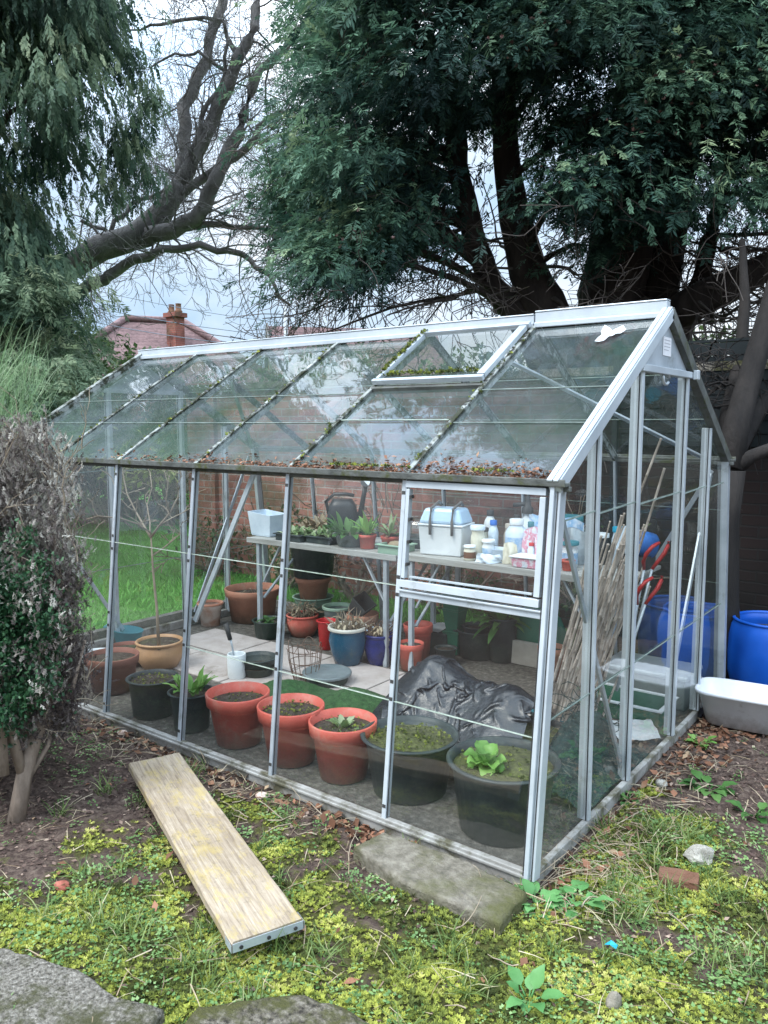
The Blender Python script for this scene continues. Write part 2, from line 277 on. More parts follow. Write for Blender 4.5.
M['shrub_yellow'] = leafmat('yellow_shrub', [(0, (.25, .30, .06)), (1, (.62, .62, .25))], .3, .6, 3)

def plankmat():
    m, nt, N, L = _new('scaffold_board')
    tc = N.new('ShaderNodeTexCoord'); mp = N.new('ShaderNodeMapping'); mp.inputs['Scale'].default_value = (1.5, 30, 30); L.new(tc.outputs['Object'], mp.inputs[0])
    n = _noise(nt, mp.outputs[0], 3.5, 7, .65, .6)
    r = _ramp(nt, [(.25, (.17, .125, .085)), (.5, (.35, .285, .21)), (.75, (.50, .43, .34))]); L.new(n.outputs[0], r.inputs[0])
    mp2 = N.new('ShaderNodeMapping'); mp2.inputs['Scale'].default_value = (1, 2.4, 1); L.new(tc.outputs['Object'], mp2.inputs[0])
    n2 = _noise(nt, mp2.outputs[0], 9, 9, .8); r2 = _ramp(nt, [(.50, (0, 0, 0)), (.60, (.85, .85, .85))]); L.new(n2.outputs[0], r2.inputs[0])
    c = _mix(nt, r2.outputs[0], r.outputs[0], (.42, .33, .14))
    n3 = _noise(nt, tc.outputs['Object'], 26, 6, .75); r3 = _ramp(nt, [(.56, (0, 0, 0)), (.7, (.7, .7, .7))]); L.new(n3.outputs[0], r3.inputs[0])
    c = _mix(nt, r3.outputs[0], c, (.16, .13, .09))
    mp4 = N.new('ShaderNodeMapping'); mp4.inputs['Scale'].default_value = (.8, 40, 1); L.new(tc.outputs['Object'], mp4.inputs[0])
    n4 = _noise(nt, mp4.outputs[0], 1.3, 4, .6); r4 = _ramp(nt, [(.28, (1, 1, 1)), (.36, (0, 0, 0))]); L.new(n4.outputs[0], r4.inputs[0])
    c = _mix(nt, r4.outputs[0], c, (.14, .11, .08))
    n6 = _noise(nt, tc.outputs['Object'], 3.2, 8, .75, .5); r6 = _ramp(nt, [(.42, (.55, .50, .44)), (.58, (1, 1, 1))]); L.new(n6.outputs[0], r6.inputs[0]); c = _mix(nt, .45, c, r6.outputs[0], 'MULTIPLY')
    vo = N.new('ShaderNodeTexVoronoi'); vo.inputs['Scale'].default_value = 3.1; mpv = N.new('ShaderNodeMapping'); mpv.inputs['Scale'].default_value = (1, 2.2, 1); L.new(tc.outputs['Object'], mpv.inputs[0]); L.new(mpv.outputs[0], vo.inputs['Vector']); r7 = _ramp(nt, [(.03, (.9, .9, .9)), (.065, (0, 0, 0))]); L.new(vo.outputs['Distance'], r7.inputs[0]); c = _mix(nt, r7.outputs[0], c, (.16, .10, .06))
    p = N.new('ShaderNodeBsdfPrincipled'); L.new(c, p.inputs['Base Color']); p.inputs['Roughness'].default_value = .8
    b = N.new('ShaderNodeBump'); b.inputs['Strength'].default_value = .5; b.inputs['Distance'].default_value = .006; L.new(n.outputs[0], b.inputs['Height']); L.new(b.outputs[0], p.inputs['Normal'])
    o = N.new('ShaderNodeOutputMaterial'); L.new(p.outputs[0], o.inputs[0]); return m
M['plank'] = plankmat()
def tilemat():
    m, nt, N, L = _new('clay_roof_tiles')
    g = N.new('ShaderNodeNewGeometry'); sx = N.new('ShaderNodeSeparateXYZ'); L.new(g.outputs['Position'], sx.inputs[0])
    w = _math(nt, 'FRACT', _math(nt, 'MULTIPLY', sx.outputs[2], 7.))
    n = _noise(nt, g.outputs['Position'], 1.1, 8, .75)
    r = _ramp(nt, [(.3, (.10, .06, .062)), (.55, (.19, .115, .115)), (.75, (.29, .19, .185))]); L.new(n.outputs[0], r.inputs[0])
    n2 = _noise(nt, g.outputs['Position'], 9, 3, .6); r2 = _ramp(nt, [(.3, (.6, .6, .6)), (.7, (1.2, 1.2, 1.2))]); L.new(n2.outputs[0], r2.inputs[0])
    c = _mix(nt, 1., r.outputs[0], r2.outputs[0], 'MULTIPLY')
    r3 = _ramp(nt, [(0, (.55, .55, .55)), (.25, (1, 1, 1))]); L.new(w, r3.inputs[0]); c = _mix(nt, .8, c, r3.outputs[0], 'MULTIPLY')
    p = N.new('ShaderNodeBsdfPrincipled'); L.new(c, p.inputs['Base Color']); p.inputs['Roughness'].default_value = .85
    b = N.new('ShaderNodeBump'); b.inputs['Strength'].default_value = .7; b.inputs['Distance'].default_value = .05; L.new(w, b.inputs['Height']); L.new(b.outputs[0], p.inputs['Normal'])
    o = N.new('ShaderNodeOutputMaterial'); L.new(p.outputs[0], o.inputs[0]); return m
M['roof_tile'] = tilemat()
def groundmat():
    m, nt, N, L = _new('garden_ground')
    v, g = _pos(nt)
    am = N.new('ShaderNodeAttribute'); am.attribute_name = 'moss'; al = N.new('ShaderNodeAttribute'); al.attribute_name = 'lawn'
    n1 = _noise(nt, v, 30, 8, .75); r1 = _ramp(nt, [(.3, (.026, .019, .017)), (.48, (.095, .067, .056)), (.62, (.18, .135, .11)), (.78, (.34, .28, .225))]); L.new(n1.outputs[0], r1.inputs[0])
    n2 = _noise(nt, v, 55, 6, .7); r2 = _ramp(nt, [(.3, (.03, .03, .012)), (.55, (.085, .09, .026)), (.72, (.18, .18, .055))]); L.new(n2.outputs[0], r2.inputs[0])
    f = _math(nt, 'ADD', am.outputs['Fac'], _math(nt, 'MULTIPLY', _math(nt, 'SUBTRACT', n1.outputs[0], .5), 1.1)); fr = _ramp(nt, [(.42, (0, 0, 0)), (.6, (1, 1, 1))]); L.new(f, fr.inputs[0])
    c = _mix(nt, fr.outputs[0], r1.outputs[0], r2.outputs[0])
    n3 = _noise(nt, v, 3, 6, .7); r3 = _ramp(nt, [(.3, (.05, .15, .03)), (.7, (.10, .27, .05))]); L.new(n3.outputs[0], r3.inputs[0])
    c = _mix(nt, al.outputs['Fac'], c, r3.outputs[0])
    p = N.new('ShaderNodeBsdfPrincipled'); L.new(c, p.inputs['Base Color']); p.inputs['Roughness'].default_value = .95; p.inputs['Specular IOR Level'].default_value = .15
    b = N.new('ShaderNodeBump'); b.inputs['Strength'].default_value = 1.; b.inputs['Distance'].default_value = .02; L.new(n1.outputs[0], b.inputs['Height']); L.new(b.outputs[0], p.inputs['Normal'])
    o = N.new('ShaderNodeOutputMaterial'); L.new(p.outputs[0], o.inputs[0]); return m
M['ground'] = groundmat()

# ------------------------------------------------------------------ mesh helpers
def _link(name, me, mats, parent, origin):
    o = bpy.data.objects.new(name, me); COL.objects.link(o)
    for mt in mats: me.materials.append(mt)
    if parent is not None: o.parent = parent
    else: o.location = origin
    ORIG[o.name] = origin
    return o
def np_obj(name, V, F, mats, parent=None, tint=None, smooth=False, mi=None, extra=None, origin=None):
    V = np.asarray(V, np.float32); F = np.asarray(F, np.int32); k = F.shape[1]
    if origin is None: origin = ORIG[parent.name] if parent is not None else (0., 0., 0.)
    me = bpy.data.meshes.new(name)
    me.vertices.add(len(V)); me.loops.add(F.size); me.polygons.add(len(F))
    me.vertices.foreach_set('co', (V - np.asarray(origin, np.float32)).ravel())
    me.loops.foreach_set('vertex_index', F.ravel())
    me.polygons.foreach_set('loop_start', np.arange(0, F.size, k, dtype=np.int32))
    me.polygons.foreach_set('loop_total', np.full(len(F), k, np.int32))
    if smooth: me.polygons.foreach_set('use_smooth', np.ones(len(F), bool))
    if mi is not None: me.polygons.foreach_set('material_index', np.asarray(mi, np.int32))
    if tint is not None:
        a = me.attributes.new('tint', 'FLOAT', 'FACE'); a.data.foreach_set('value', np.asarray(tint, np.float32))
    for key, val in (extra or {}).items():
        a = me.attributes.new(key, 'FLOAT', 'POINT'); a.data.foreach_set('value', np.asarray(val, np.float32))
    me.update(calc_edges=True)
    return _link(name, me, mats if isinstance(mats, (list, tuple)) else [mats], parent, tuple(origin))
class MB:
    def __init__(s): s.v = []; s.f = []; s.m = []; s.s = []; s.t = []
    def add(s, vs, fs, m=0, smooth=False, tint=.5):
        b = len(s.v); s.v += [tuple(map(float, p)) for p in vs]
        for f in fs: s.f.append([b + i for i in f]); s.m.append(m); s.s.append(smooth); s.t.append(tint)
        return s
    def box(s, lo, hi, m=0):
        (a, b, c), (d, e, f) = lo, hi
        return s.add([(a, b, c), (d, b, c), (d, e, c), (a, e, c), (a, b, f), (d, b, f), (d, e, f), (a, e, f)],
                     [(0, 3, 2, 1), (4, 5, 6, 7), (0, 1, 5, 4), (1, 2, 6, 5), (2, 3, 7, 6), (3, 0, 4, 7)], m)
    def bar(s, p, q, side, w, d, off=0., m=0):
        """box from p to q, w wide along side, d deep along the other normal, centre shifted off along that normal"""
        p, q = Vector(p), Vector(q); a = (q - p).normalized(); sd = Vector(side); sd = (sd - a * sd.dot(a)).normalized(); n = a.cross(sd)
        vs = []
        for c in (p, q):
            for i, j in ((-1, -1), (1, -1), (1, 1), (-1, 1)): vs.append(c + sd * (w / 2 * i) + n * (off + d / 2 * j))
        return s.add(vs, [(0, 1, 2, 3)[::-1], (4, 5, 6, 7), (0, 1, 5, 4), (1, 2, 6, 5), (2, 3, 7, 6), (3, 0, 4, 7)], m)
    def tube(s, pts, r, n=6, m=0, cap=True, smooth=True):
        pts = [Vector(p) for p in pts]; k = len(pts)
        rs = r if isinstance(r, (list, tuple)) else [r] * k
        b = len(s.v); up = Vector((.13, .21, .97))
        for i, p in enumerate(pts):
            a = (pts[min(i + 1, k - 1)] - pts[max(i - 1, 0)]); a = a.normalized() if a.length > 1e-9 else Vector((0, 0, 1))
            e = a.cross(up)
            if e.length < .05: e = a.cross(Vector((1, 0, 0)))
            e.normalize(); g = a.cross(e)
            for j in range(n):
                t = 2 * PI * j / n; s.v.append(tuple(p + (e * math.cos(t) + g * math.sin(t)) * rs[i]))
        for i in range(k - 1):
            for j in range(n):
                s.f.append([b + i * n + j, b + i * n + (j + 1) % n, b + (i + 1) * n + (j + 1) % n, b + (i + 1) * n + j]); s.m.append(m); s.s.append(smooth); s.t.append(.5)
        if cap:
            s.f.append([b + j for j in range(n)][::-1]); s.f.append([b + (k - 1) * n + j for j in range(n)])
            s.m += [m, m]; s.s += [False, False]; s.t += [.5, .5]
        return s
    def lathe(s, prof, c, n=32, m=0, wob=0., flip=False, sx=1., sy=1., ang=0.):
        """profile [(r, z)] revolved about c"""
        b = len(s.v)
        for r, z in prof:
            for j in range(n):
                t = 2 * PI * j / n; k = 1 + wob * math.sin(3 * t + z * 9)
                x, y = r * k * sx * math.cos(t), r * k * sy * math.sin(t)
                s.v.append((c[0] + x * math.cos(ang) - y * math.sin(ang), c[1] + x * math.sin(ang) + y * math.cos(ang), c[2] + z))
        for i in range(len(prof) - 1):
            for j in range(n):
                f = [b + i * n + j, b + i * n + (j + 1) % n, b + (i + 1) * n + (j + 1) % n, b + (i + 1) * n + j]
                s.f.append(f[::-1] if flip else f); s.m.append(m); s.s.append(True); s.t.append(.5)
        return s
    def disc(s, c, r, n=28, m=0, bump=0.):
        b = len(s.v); s.v.append((c[0], c[1], c[2] + bump)); R = (.33, .66, 1.)
        for k, q in enumerate(R):
            for j in range(n):
                t = 2 * PI * j / n; rr = r * q
                z = c[2] + bump * (1 - q) + (random.uniform(-.3, .6) * bump if k < 2 else 0)
                s.v.append((c[0] + rr * math.cos(t), c[1] + rr * math.sin(t), z))
        for j in range(n): s.f.append([b, b + 1 + j, b + 1 + (j + 1) % n]); s.m.append(m); s.s.append(True); s.t.append(.5)
        for k in range(2):
            for j in range(n):
                s.f.append([b + 1 + k * n + j, b + 1 + (k + 1) * n + j, b + 1 + (k + 1) * n + (j + 1) % n, b + 1 + k * n + (j + 1) % n]); s.m.append(m); s.s.append(True); s.t.append(.5)
        return s
    def leaf(s, base, d, up, L, W, droop=.4, n=5, m=0, tint=.5, fold=.25, shape=None, wave=0.):
        """blade with a folded midrib, bending down along its length"""
        d = Vector(d).normalized(); up = Vector(up); up = (up - d * up.dot(d)).normalized(); sd = d.cross(up); p = Vector(base)
        vs = []; dirv = d.copy()
        for i in range(n + 1):
            t = i / n; w = W * (shape(t) if shape else math.sin(PI * min(1, t * .93 + .07)) ** .8) / 2
            k = up.copy() if i == 0 else (sd.cross(dirv))
            nn = sd.cross(dirv).normalized()
            wv = wave * math.sin(t * 14 + tint * 20)
            vs += [p - sd * w + nn * (fold * w + wv), p, p + sd * w + nn * (fold * w - wv)]
            dirv = (dirv - Vector((0, 0, 1)) * (droop / n)).normalized(); p = p + dirv * (L / n)
        fs = []
        for i in range(n):
            a = i * 3; fs += [(a, a + 1, a + 4, a + 3), (a + 1, a + 2, a + 5, a + 4)]
        return s.add(vs, fs, m, True, tint)
    def build(s, name, mats, parent=None, origin=None, bevel=0., subsurf=0):
        mats = mats if isinstance(mats, (list, tuple)) else [mats]
        if origin is None: origin = ORIG[parent.name] if parent is not None else (0., 0., 0.)
        me = bpy.data.meshes.new(name)
        ox, oy, oz = origin
        me.from_pydata([(x - ox, y - oy, z - oz) for x, y, z in s.v], [], s.f)
        me.polygons.foreach_set('material_index', s.m); me.polygons.foreach_set('use_smooth', s.s)
        a = me.attributes.new('tint', 'FLOAT', 'FACE'); a.data.foreach_set('value', s.t)
        me.update()
        o = _link(name, me, mats, parent, tuple(origin))
        if bevel:
            b = o.modifiers.new('bevel', 'BEVEL'); b.width = bevel; b.segments = 2; b.limit_method = 'ANGLE'
        if subsurf:
            b = o.modifiers.new('sub', 'SUBSURF'); b.levels = b.render_levels = subsurf
        return o
def thing(name, label, cat, loc, group=None):
    o = bpy.data.objects.new(name, None); COL.objects.link(o); o.location = loc; o.empty_display_size = .1
    o['label'] = label; o['category'] = cat
    if group: o['group'] = group
    ORIG[o.name] = tuple(loc); return o
def tag(o, label=None, cat=None, group=None, kind=None):
    for k, v in (('label', label), ('category', cat), ('group', group), ('kind', kind)):
        if v: o[k] = v
    return o
def nrm(a): return a / np.maximum(np.linalg.norm(a, axis=-1, keepdims=True), 1e-9)
def frames(D, roll=None, N=None):
    """axis frames: X along D, Z the blade normal"""
    D = nrm(np.asarray(D, float)); up = np.tile([0, 0, 1.], (len(D), 1)) if N is None else np.asarray(N, float)
    up = up + RNG.normal(0, .35 if roll is None else roll, up.shape)
    S = nrm(np.cross(up, D)); Z = np.cross(D, S); return D, S, Z
def inst(T, TF, P, fr, size, tint):
    """copies of template T (verts) / TF (faces) at points P in frames fr; returns V, F, tint per face"""
    X, S, Z = fr; n, k = len(P), len(T); size = np.broadcast_to(np.asarray(size, float), (n,))
    V = P[:, None] + size[:, None, None] * (T[None, :, :1] * X[:, None] + T[None, :, 1:2] * S[:, None] + T[None, :, 2:] * Z[:, None])
    F = TF[None] + (np.arange(n) * k)[:, None, None]
    return V.reshape(-1, 3), F.reshape(-1, TF.shape[1]), np.repeat(np.broadcast_to(tint, (n,)), len(TF))
def cat_inst(parts):
    V, F, T, b = [], [], [], 0
    for v, f, t in parts: V.append(v); F.append(f + b); T.append(t); b += len(v)
    return np.concatenate(V), np.concatenate(F), np.concatenate(T)
def fern(stations=9, side=.42, w=.075, droop=.3, ang=.8, taper=.75):
    v, f = [], []
    def z(t): return -droop * t * t
    for i in range(stations):
        t = (i + .6) / stations; L = side * (1 - taper * t)
        for sg in (-1, 1):
            a = np.array([t, 0, z(t)]); e = a + L * np.array([math.cos(ang), sg * math.sin(ang), -.25]); mid = a + .5 * (e - a)
            pp = np.array([-math.sin(ang) * sg, math.cos(ang), 0]) * w * .5
            b = len(v); v += [a, mid + pp, e, mid - pp]; f.append((b, b + 1, b + 2, b + 3))
    for i in range(3):
        t0, t1 = i / 3, (i + 1) / 3; b = len(v); v += [(t0, -.012, z(t0)), (t0, .012, z(t0)), (t1, .008, z(t1)), (t1, -.008, z(t1))]; f.append((b, b + 1, b + 2, b + 3))
    return np.array(v, float), np.array(f)
QUADLEAF = (np.array([(0, 0, 0), (.5, .28, .05), (1, 0, -.06), (.5, -.28, .05)], float), np.array([(0, 1, 2, 3)]))
BLADE = (np.array([(0, -.02, 0), (0, .02, 0), (.55, .016, .0), (.55, -.016, .0), (1, .002, -.12), (1, -.002, -.12)], float), np.array([(0, 1, 2, 3), (3, 2, 4, 5)]))
def tufty(n=6, w=.22, seed=3):
    r = np.random.default_rng(seed); v, f = [], []
    for i in range(n):
        a = 2 * PI * i / n + r.uniform(-.4, .4); e = r.uniform(.25, 1.1); d = np.array([math.cos(a) * math.cos(e), math.sin(a) * math.cos(e), math.sin(e)]); s = np.array([-math.sin(a), math.cos(a), 0]) * w / 2
        b = len(v); v += [np.zeros(3), d * .55 + s, d, d * .55 - s]; f.append((b, b + 1, b + 2, b + 3))
    return np.array(v, float), np.array(f)
def rosette(n=7, seed=3):
    r = np.random.default_rng(seed); v, f = [], []
    for i in range(n):
        a = 2 * PI * i / n + r.uniform(-.3, .3); e = r.uniform(.1, .7); q = r.uniform(.3, .8)
        d = np.array([math.cos(a) * math.cos(e), math.sin(a) * math.cos(e), math.sin(e)]); s = np.array([-math.sin(a), math.cos(a), 0])
        b0 = d * q; L = .5; w = .22
        dd = np.array([math.cos(a), math.sin(a), .1])
        b = len(v); v += [b0, b0 + dd * L * .35 + s * w, b0 + dd * L, b0 + dd * L * .35 - s * w]; f.append((b, b + 1, b + 2, b + 3))
    return np.array(v, float), np.array(f)
def wander(p, d, L, n, wob, droop=0., rnd=random):
    p = Vector(p); d = Vector(d).normalized(); pts = [p.copy()]
    for i in range(n):
        d = (d + Vector((rnd.gauss(0, wob), rnd.gauss(0, wob), rnd.gauss(0, wob) + droop))).normalized()
        p = p + d * (L / n); pts.append(p.copy())
    return pts
def twigs(mb, p, d, L, r, lev, kids=4, wob=.22, droop=0., spread=.8, shrink=.55, m=0, rnd=random, rmin=.0022):
    n = max(3, int(4 + lev)); pts = wander(p, d, L, n, wob, droop, rnd)
    mb.tube(pts, [max(rmin, r * (1 - .75 * i / n)) for i in range(n + 1)], 6 if r > .03 else (4 if r > .01 else 3), m, cap=False)
    if lev <= 0: return
    for k in range(kids):
        i = rnd.randint(1, n); a = (pts[i] - pts[i - 1]).normalized()
        q = Vector((rnd.gauss(0, 1), rnd.gauss(0, 1), rnd.gauss(0, 1))); q = (q - a * q.dot(a)).normalized()
        twigs(mb, pts[i], a * (1 - spread * .5) + q * spread, L * shrink * rnd.uniform(.7, 1.2), max(rmin, r * (1 - .75 * i / n) * .6), lev - 1, kids, wob, droop, spread, shrink, m, rnd, rmin)
# ================================================================== world and light
W = bpy.data.worlds.new('World'); SC.world = W; W.use_nodes = True
nt = W.node_tree; nt.nodes.clear()
SUN_EL, SUN_AZ = math.radians(52), math.radians(200)
sky = nt.nodes.new('ShaderNodeTexSky'); sky.sky_type = 'NISHITA'; sky.sun_disc = False
sky.sun_elevation = SUN_EL; sky.sun_rotation = SUN_AZ; sky.air_density = 1.2; sky.dust_density = 2.
bg1 = nt.nodes.new('ShaderNodeBackground'); nt.links.new(sky.outputs[0], bg1.inputs[0]); bg1.inputs[1].default_value = .12
tc = nt.nodes.new('ShaderNodeTexCoord'); mp = nt.nodes.new('ShaderNodeMapping'); mp.inputs['Scale'].default_value = (1, 1, 2.2); nt.links.new(tc.outputs['Generated'], mp.inputs[0])
cn = _noise(nt, mp.outputs[0], 2.6, 8, .6, .3); cr = _ramp(nt, [(.36, (.40, .56, .76)), (.48, (.58, .70, .84)), (.62, (.82, .87, .93))]); nt.links.new(cn.outputs[0], cr.inputs[0])
sx = nt.nodes.new('ShaderNodeSeparateXYZ'); nt.links.new(tc.outputs['Generated'], sx.inputs[0])
br = _ramp(nt, [(0, (1.0, 1.0, 1.0)), (.3, (1.2, 1.2, 1.2)), (.55, (3.3, 3.3, 3.3)), (1, (5., 5., 5.))]); nt.links.new(sx.outputs[2], br.inputs[0])
bg2 = nt.nodes.new('ShaderNodeBackground'); nt.links.new(_mix(nt, 1., cr.outputs[0], br.outputs[0], 'MULTIPLY'), bg2.inputs[0]); bg2.inputs[1].default_value = 1.36
mw = nt.nodes.new('ShaderNodeMixShader'); mw.inputs[0].default_value = .85; nt.links.new(bg1.outputs[0], mw.inputs[1]); nt.links.new(bg2.outputs[0], mw.inputs[2])
wo = nt.nodes.new('ShaderNodeOutputWorld'); nt.links.new(mw.outputs[0], wo.inputs[0])
sl = bpy.data.lights.new('sun', 'SUN'); sl.energy = 3.1; sl.angle = math.radians(25); sl.color = (1, .96, .9)
so = bpy.data.objects.new('sun', sl); COL.objects.link(so)
_d = Vector((math.sin(SUN_AZ) * math.cos(SUN_EL), math.cos(SUN_AZ) * math.cos(SUN_EL), math.sin(SUN_EL)))
so.rotation_euler = _d.to_track_quat('Z', 'Y').to_euler()
SC.view_settings.view_transform = 'Standard'; SC.view_settings.look = 'None'; SC.view_settings.exposure = 0
SC.cycles.max_bounces = 10; SC.cycles.transparent_max_bounces = 24; SC.cycles.diffuse_bounces = 4; SC.cycles.glossy_bounces = 4
SC.cycles.caustics_reflective = False; SC.cycles.caustics_refractive = False

# ================================================================== ground
BX, LEN, WID, BAT, ZE, ZR = .62, 3.72, 2.431, .139, 1.374, 2.040
def fy(z): return BAT * z / ZE
def inside(x, y, m=0.): return (x > -LEN - m) & (x < m) & (y > -m) & (y < WID + m)
def moss_amt(x, y):
    d = np.hypot(x - .25, y + 1.0)
    a = .76 - .50 * sstep(1.1, 2.5, d)
    a = a - .55 * sstep(-.22, -.04, y) * (x < .05) * (x > -3.8)
    a = a - .35 * (1 - sstep(.0, .5, np.hypot(x + 1.9, (y + .5)) - .2))
    a = a + .95 * (fbm(x * 3.2, y * 3.2, 0, 5) - .52) + .75 * (fbm(x * 10, y * 10, 0, 8) - .52)
    return np.clip(a, 0, 1)
def lawn_amt(x, y):
    a = sstep(-3.75, -3.95, x) * sstep(-.3, .3, y + .15 * (x + 4)); b = sstep(2.5, 2.6, y) * sstep(-.9, -1.4, x)
    return np.clip(np.maximum(a, b), 0, 1)
def gz(x, y):
    x, y = np.asarray(x, float), np.asarray(y, float)
    z = .05 * (fbm(x * 1.6, y * 1.6, 0, 1) - .5) + .04 * (fbm(x * 6, y * 6, 0, 2) - .5) + .022 * (fbm(x * 22, y * 22, 0, 3) - .5) + .02 * moss_amt(x, y) * fbm(x * 14, y * 14, 0, 6)
    flat = np.where(inside(x, y, .03), 0, 1.) * sstep(.0, .12, np.maximum(np.maximum(-y, x), np.maximum(-LEN - x, y - WID)))
    far = 1 - sstep(6, 12, np.hypot(x, y))
    return z * flat * (.25 + .75 * far) - .004 - .008 * (1 - flat)
def axis(lo, hi, st, big=1500):
    c = list(np.arange(lo, hi + 1e-6, st)); s = st; x = c[-1]; up = []
    while x < big: s *= 1.22; x += s; up.append(x)
    s = st; x = lo; dn = []
    while x > -big: s *= 1.22; x -= s; dn.append(x)
    return np.array(dn[::-1] + c + up)
gx, gy = axis(-3.0, 1.6, .022), axis(-2.0, 1.4, .022)
GX, GY = np.meshgrid(gx, gy); GZ = gz(GX, GY)
nx, ny = len(gx), len(gy); idx = np.arange(nx * ny).reshape(ny, nx)
F = np.stack([idx[:-1, :-1], idx[:-1, 1:], idx[1:, 1:], idx[1:, :-1]], -1).reshape(-1, 4)
g = np_obj('ground', np.stack([GX, GY, GZ], -1).reshape(-1, 3), F, M['ground'], smooth=True, extra={'moss': moss_amt(GX, GY).ravel() * (1 - lawn_amt(GX, GY).ravel()), 'lawn': lawn_amt(GX, GY).ravel()})
tag(g, kind='structure')
# greenhouse floor: paving slabs down the middle
mb = MB()
x = -3.68
while x < -.25:
    w = .59
    for k, (y0, y1) in enumerate(((.78, 1.19), (1.2, 1.62))):
        xo = .2 * k; mb.box((x + xo, y0 + .004, -.03), (min(x + xo + w, -.15), y1 - .004, .006 + random.uniform(-.002, .003)))
    x += .603
tag(mb.build('paving', M['paving'], bevel=.004), kind='structure')
mb = MB(); mb.add([(-3.7, .05, .001), (-.02, .05, .001), (-.02, 2.4, .001), (-3.7, 2.4, .001)], [(0, 1, 2, 3)])
tag(mb.build('soil_bed', pmat('greenhouse_soil', [(.3, (.06, .052, .044)), (.55, (.13, .118, .10)), (.72, (.25, .23, .20))], 30, .95, 0, .8, 50)), kind='structure')

# ================================================================== greenhouse
GH = thing('greenhouse', 'old aluminium framed glass greenhouse full of pots, with an open grid of grimy panes', 'greenhouse', (-1.86, 1.2, 0))
def roofz(y): return ZE + (ZR - ZE) * (min(y, WID - y) - BAT) / (WID / 2 - BAT)
RN = Vector((0, -(ZR - ZE), WID / 2 - BAT)).normalized()   # outward normal of the front roof slope
XS = [-i * BX for i in range(7)]; ZB = .06
CL = 4
def clips(mb, p, q, ts, side, n, m=1):
    p, q, n = Vector(p), Vector(q), Vector(n)
    for t in ts:
        c = p + (q - p) * t + n * .0125; a = (q - p).normalized()
        mb.bar(c - a * .007, c + a * .007, side, .016, .006, 0, m)
# base rails (each side)
for nm, lo, hi in (('base_rail', (-LEN - .03, -.014, -.01), (.016, .012, .052)), ('base_rail', (-LEN - .03, WID - .02, 0), (.03, WID + .02, .058)),
                   ('base_rail', (-.012, .013, -.01), (.014, WID - .021, .038)), ('base_rail', (-LEN - .03, .021, 0), (-LEN + .012, WID - .021, .058))):
    mb = MB().box(lo, hi); 
    if hi[1] < .1: mb.box((-LEN - .03, -.026, .030), (.016, -.0145, .042))
    mb.build(nm, M['rail'], GH, bevel=.003)
MB().box((-LEN - .10, .3, -.02), (-LEN - .035, 2.4, .11)).build('base_board', M['timber'], GH)
# front and back posts
for sd in (0, 1):
    Y = (lambda y: y) if sd == 0 else (lambda y: WID - y)
    n = (0, -1, .1) if sd == 0 else (0, 1, .1)
    for i, x in enumerate(XS):
        mb = MB(); corner = i in (0, 6); top = ZE + .0
        a, b = (x, Y(0.), ZB - .03), (x, Y(fy(top)), top)
        s = 1 if sd == 0 else -1
        if corner:
            k = .009 if i == 0 else -.009
            mb.bar((x + k, a[1], a[2]), (x + k, b[1], b[2]), (1, 0, 0), .036, .046, .0, 0)
            mb.bar((x + k * .2, a[1] - .032 * s, a[2]), (x + k * .2, b[1] - .032 * s, b[2]), (1, 0, 0), .016, .012, 0, 0); mb.bar((x - k * 1.6, a[1] - .0245 * s, a[2]), (x - k * 1.6, b[1] - .0245 * s, b[2]), (1, 0, 0), .004, .004, 0, 1); mb.bar((x + k * 1.9, a[1] - .0245 * s, a[2]), (x + k * 1.9, b[1] - .0245 * s, b[2]), (1, 0, 0), .004, .004, 0, 1)
        else:
            mb.bar((a[0], a[1] + .009 * s, a[2]), (b[0], b[1] + .009 * s, b[2]), (1, 0, 0), .013, .022, 0, 0)
            mb.bar((a[0], a[1] - .010 * s, a[2]), (b[0], b[1] - .010 * s, b[2]), (1, 0, 0), .019, .008, 0, 0)
            mb.bar((a[0], a[1] - .004 * s, a[2]), (b[0], b[1] - .004 * s, b[2]), (1, 0, 0), .026, .003, 0, 1)
            if sd == 0: clips(mb, a, b, (.05, .36, .41, .66, .71, .95), (1, 0, 0), n)
        mb.build('corner_post' if corner else 'glazing_bar', [M['alu_bright'] if i in (0, 1) and sd == 0 else M['alu'], M['clip']], GH, bevel=.002)
# gutters
for s, yy in ((-1, BAT), (1, WID - BAT)):
    mb = MB(); y0 = yy + s * .045
    a, b = min(y0, yy + s * .002), max(y0, yy + s * .002)
    mb.box((-LEN - .05, a, ZE - .012), (.05, b, ZE + .002)); mb.box((-LEN - .05, y0 - .003, ZE - .012), (.05, y0 + .003, ZE + .014))
    mb.box((-LEN - .05, yy - .012, ZE - .03), (.05, yy + .012, ZE - .0125))
    mb.build('gutter', M['gutter'], GH, bevel=.003)
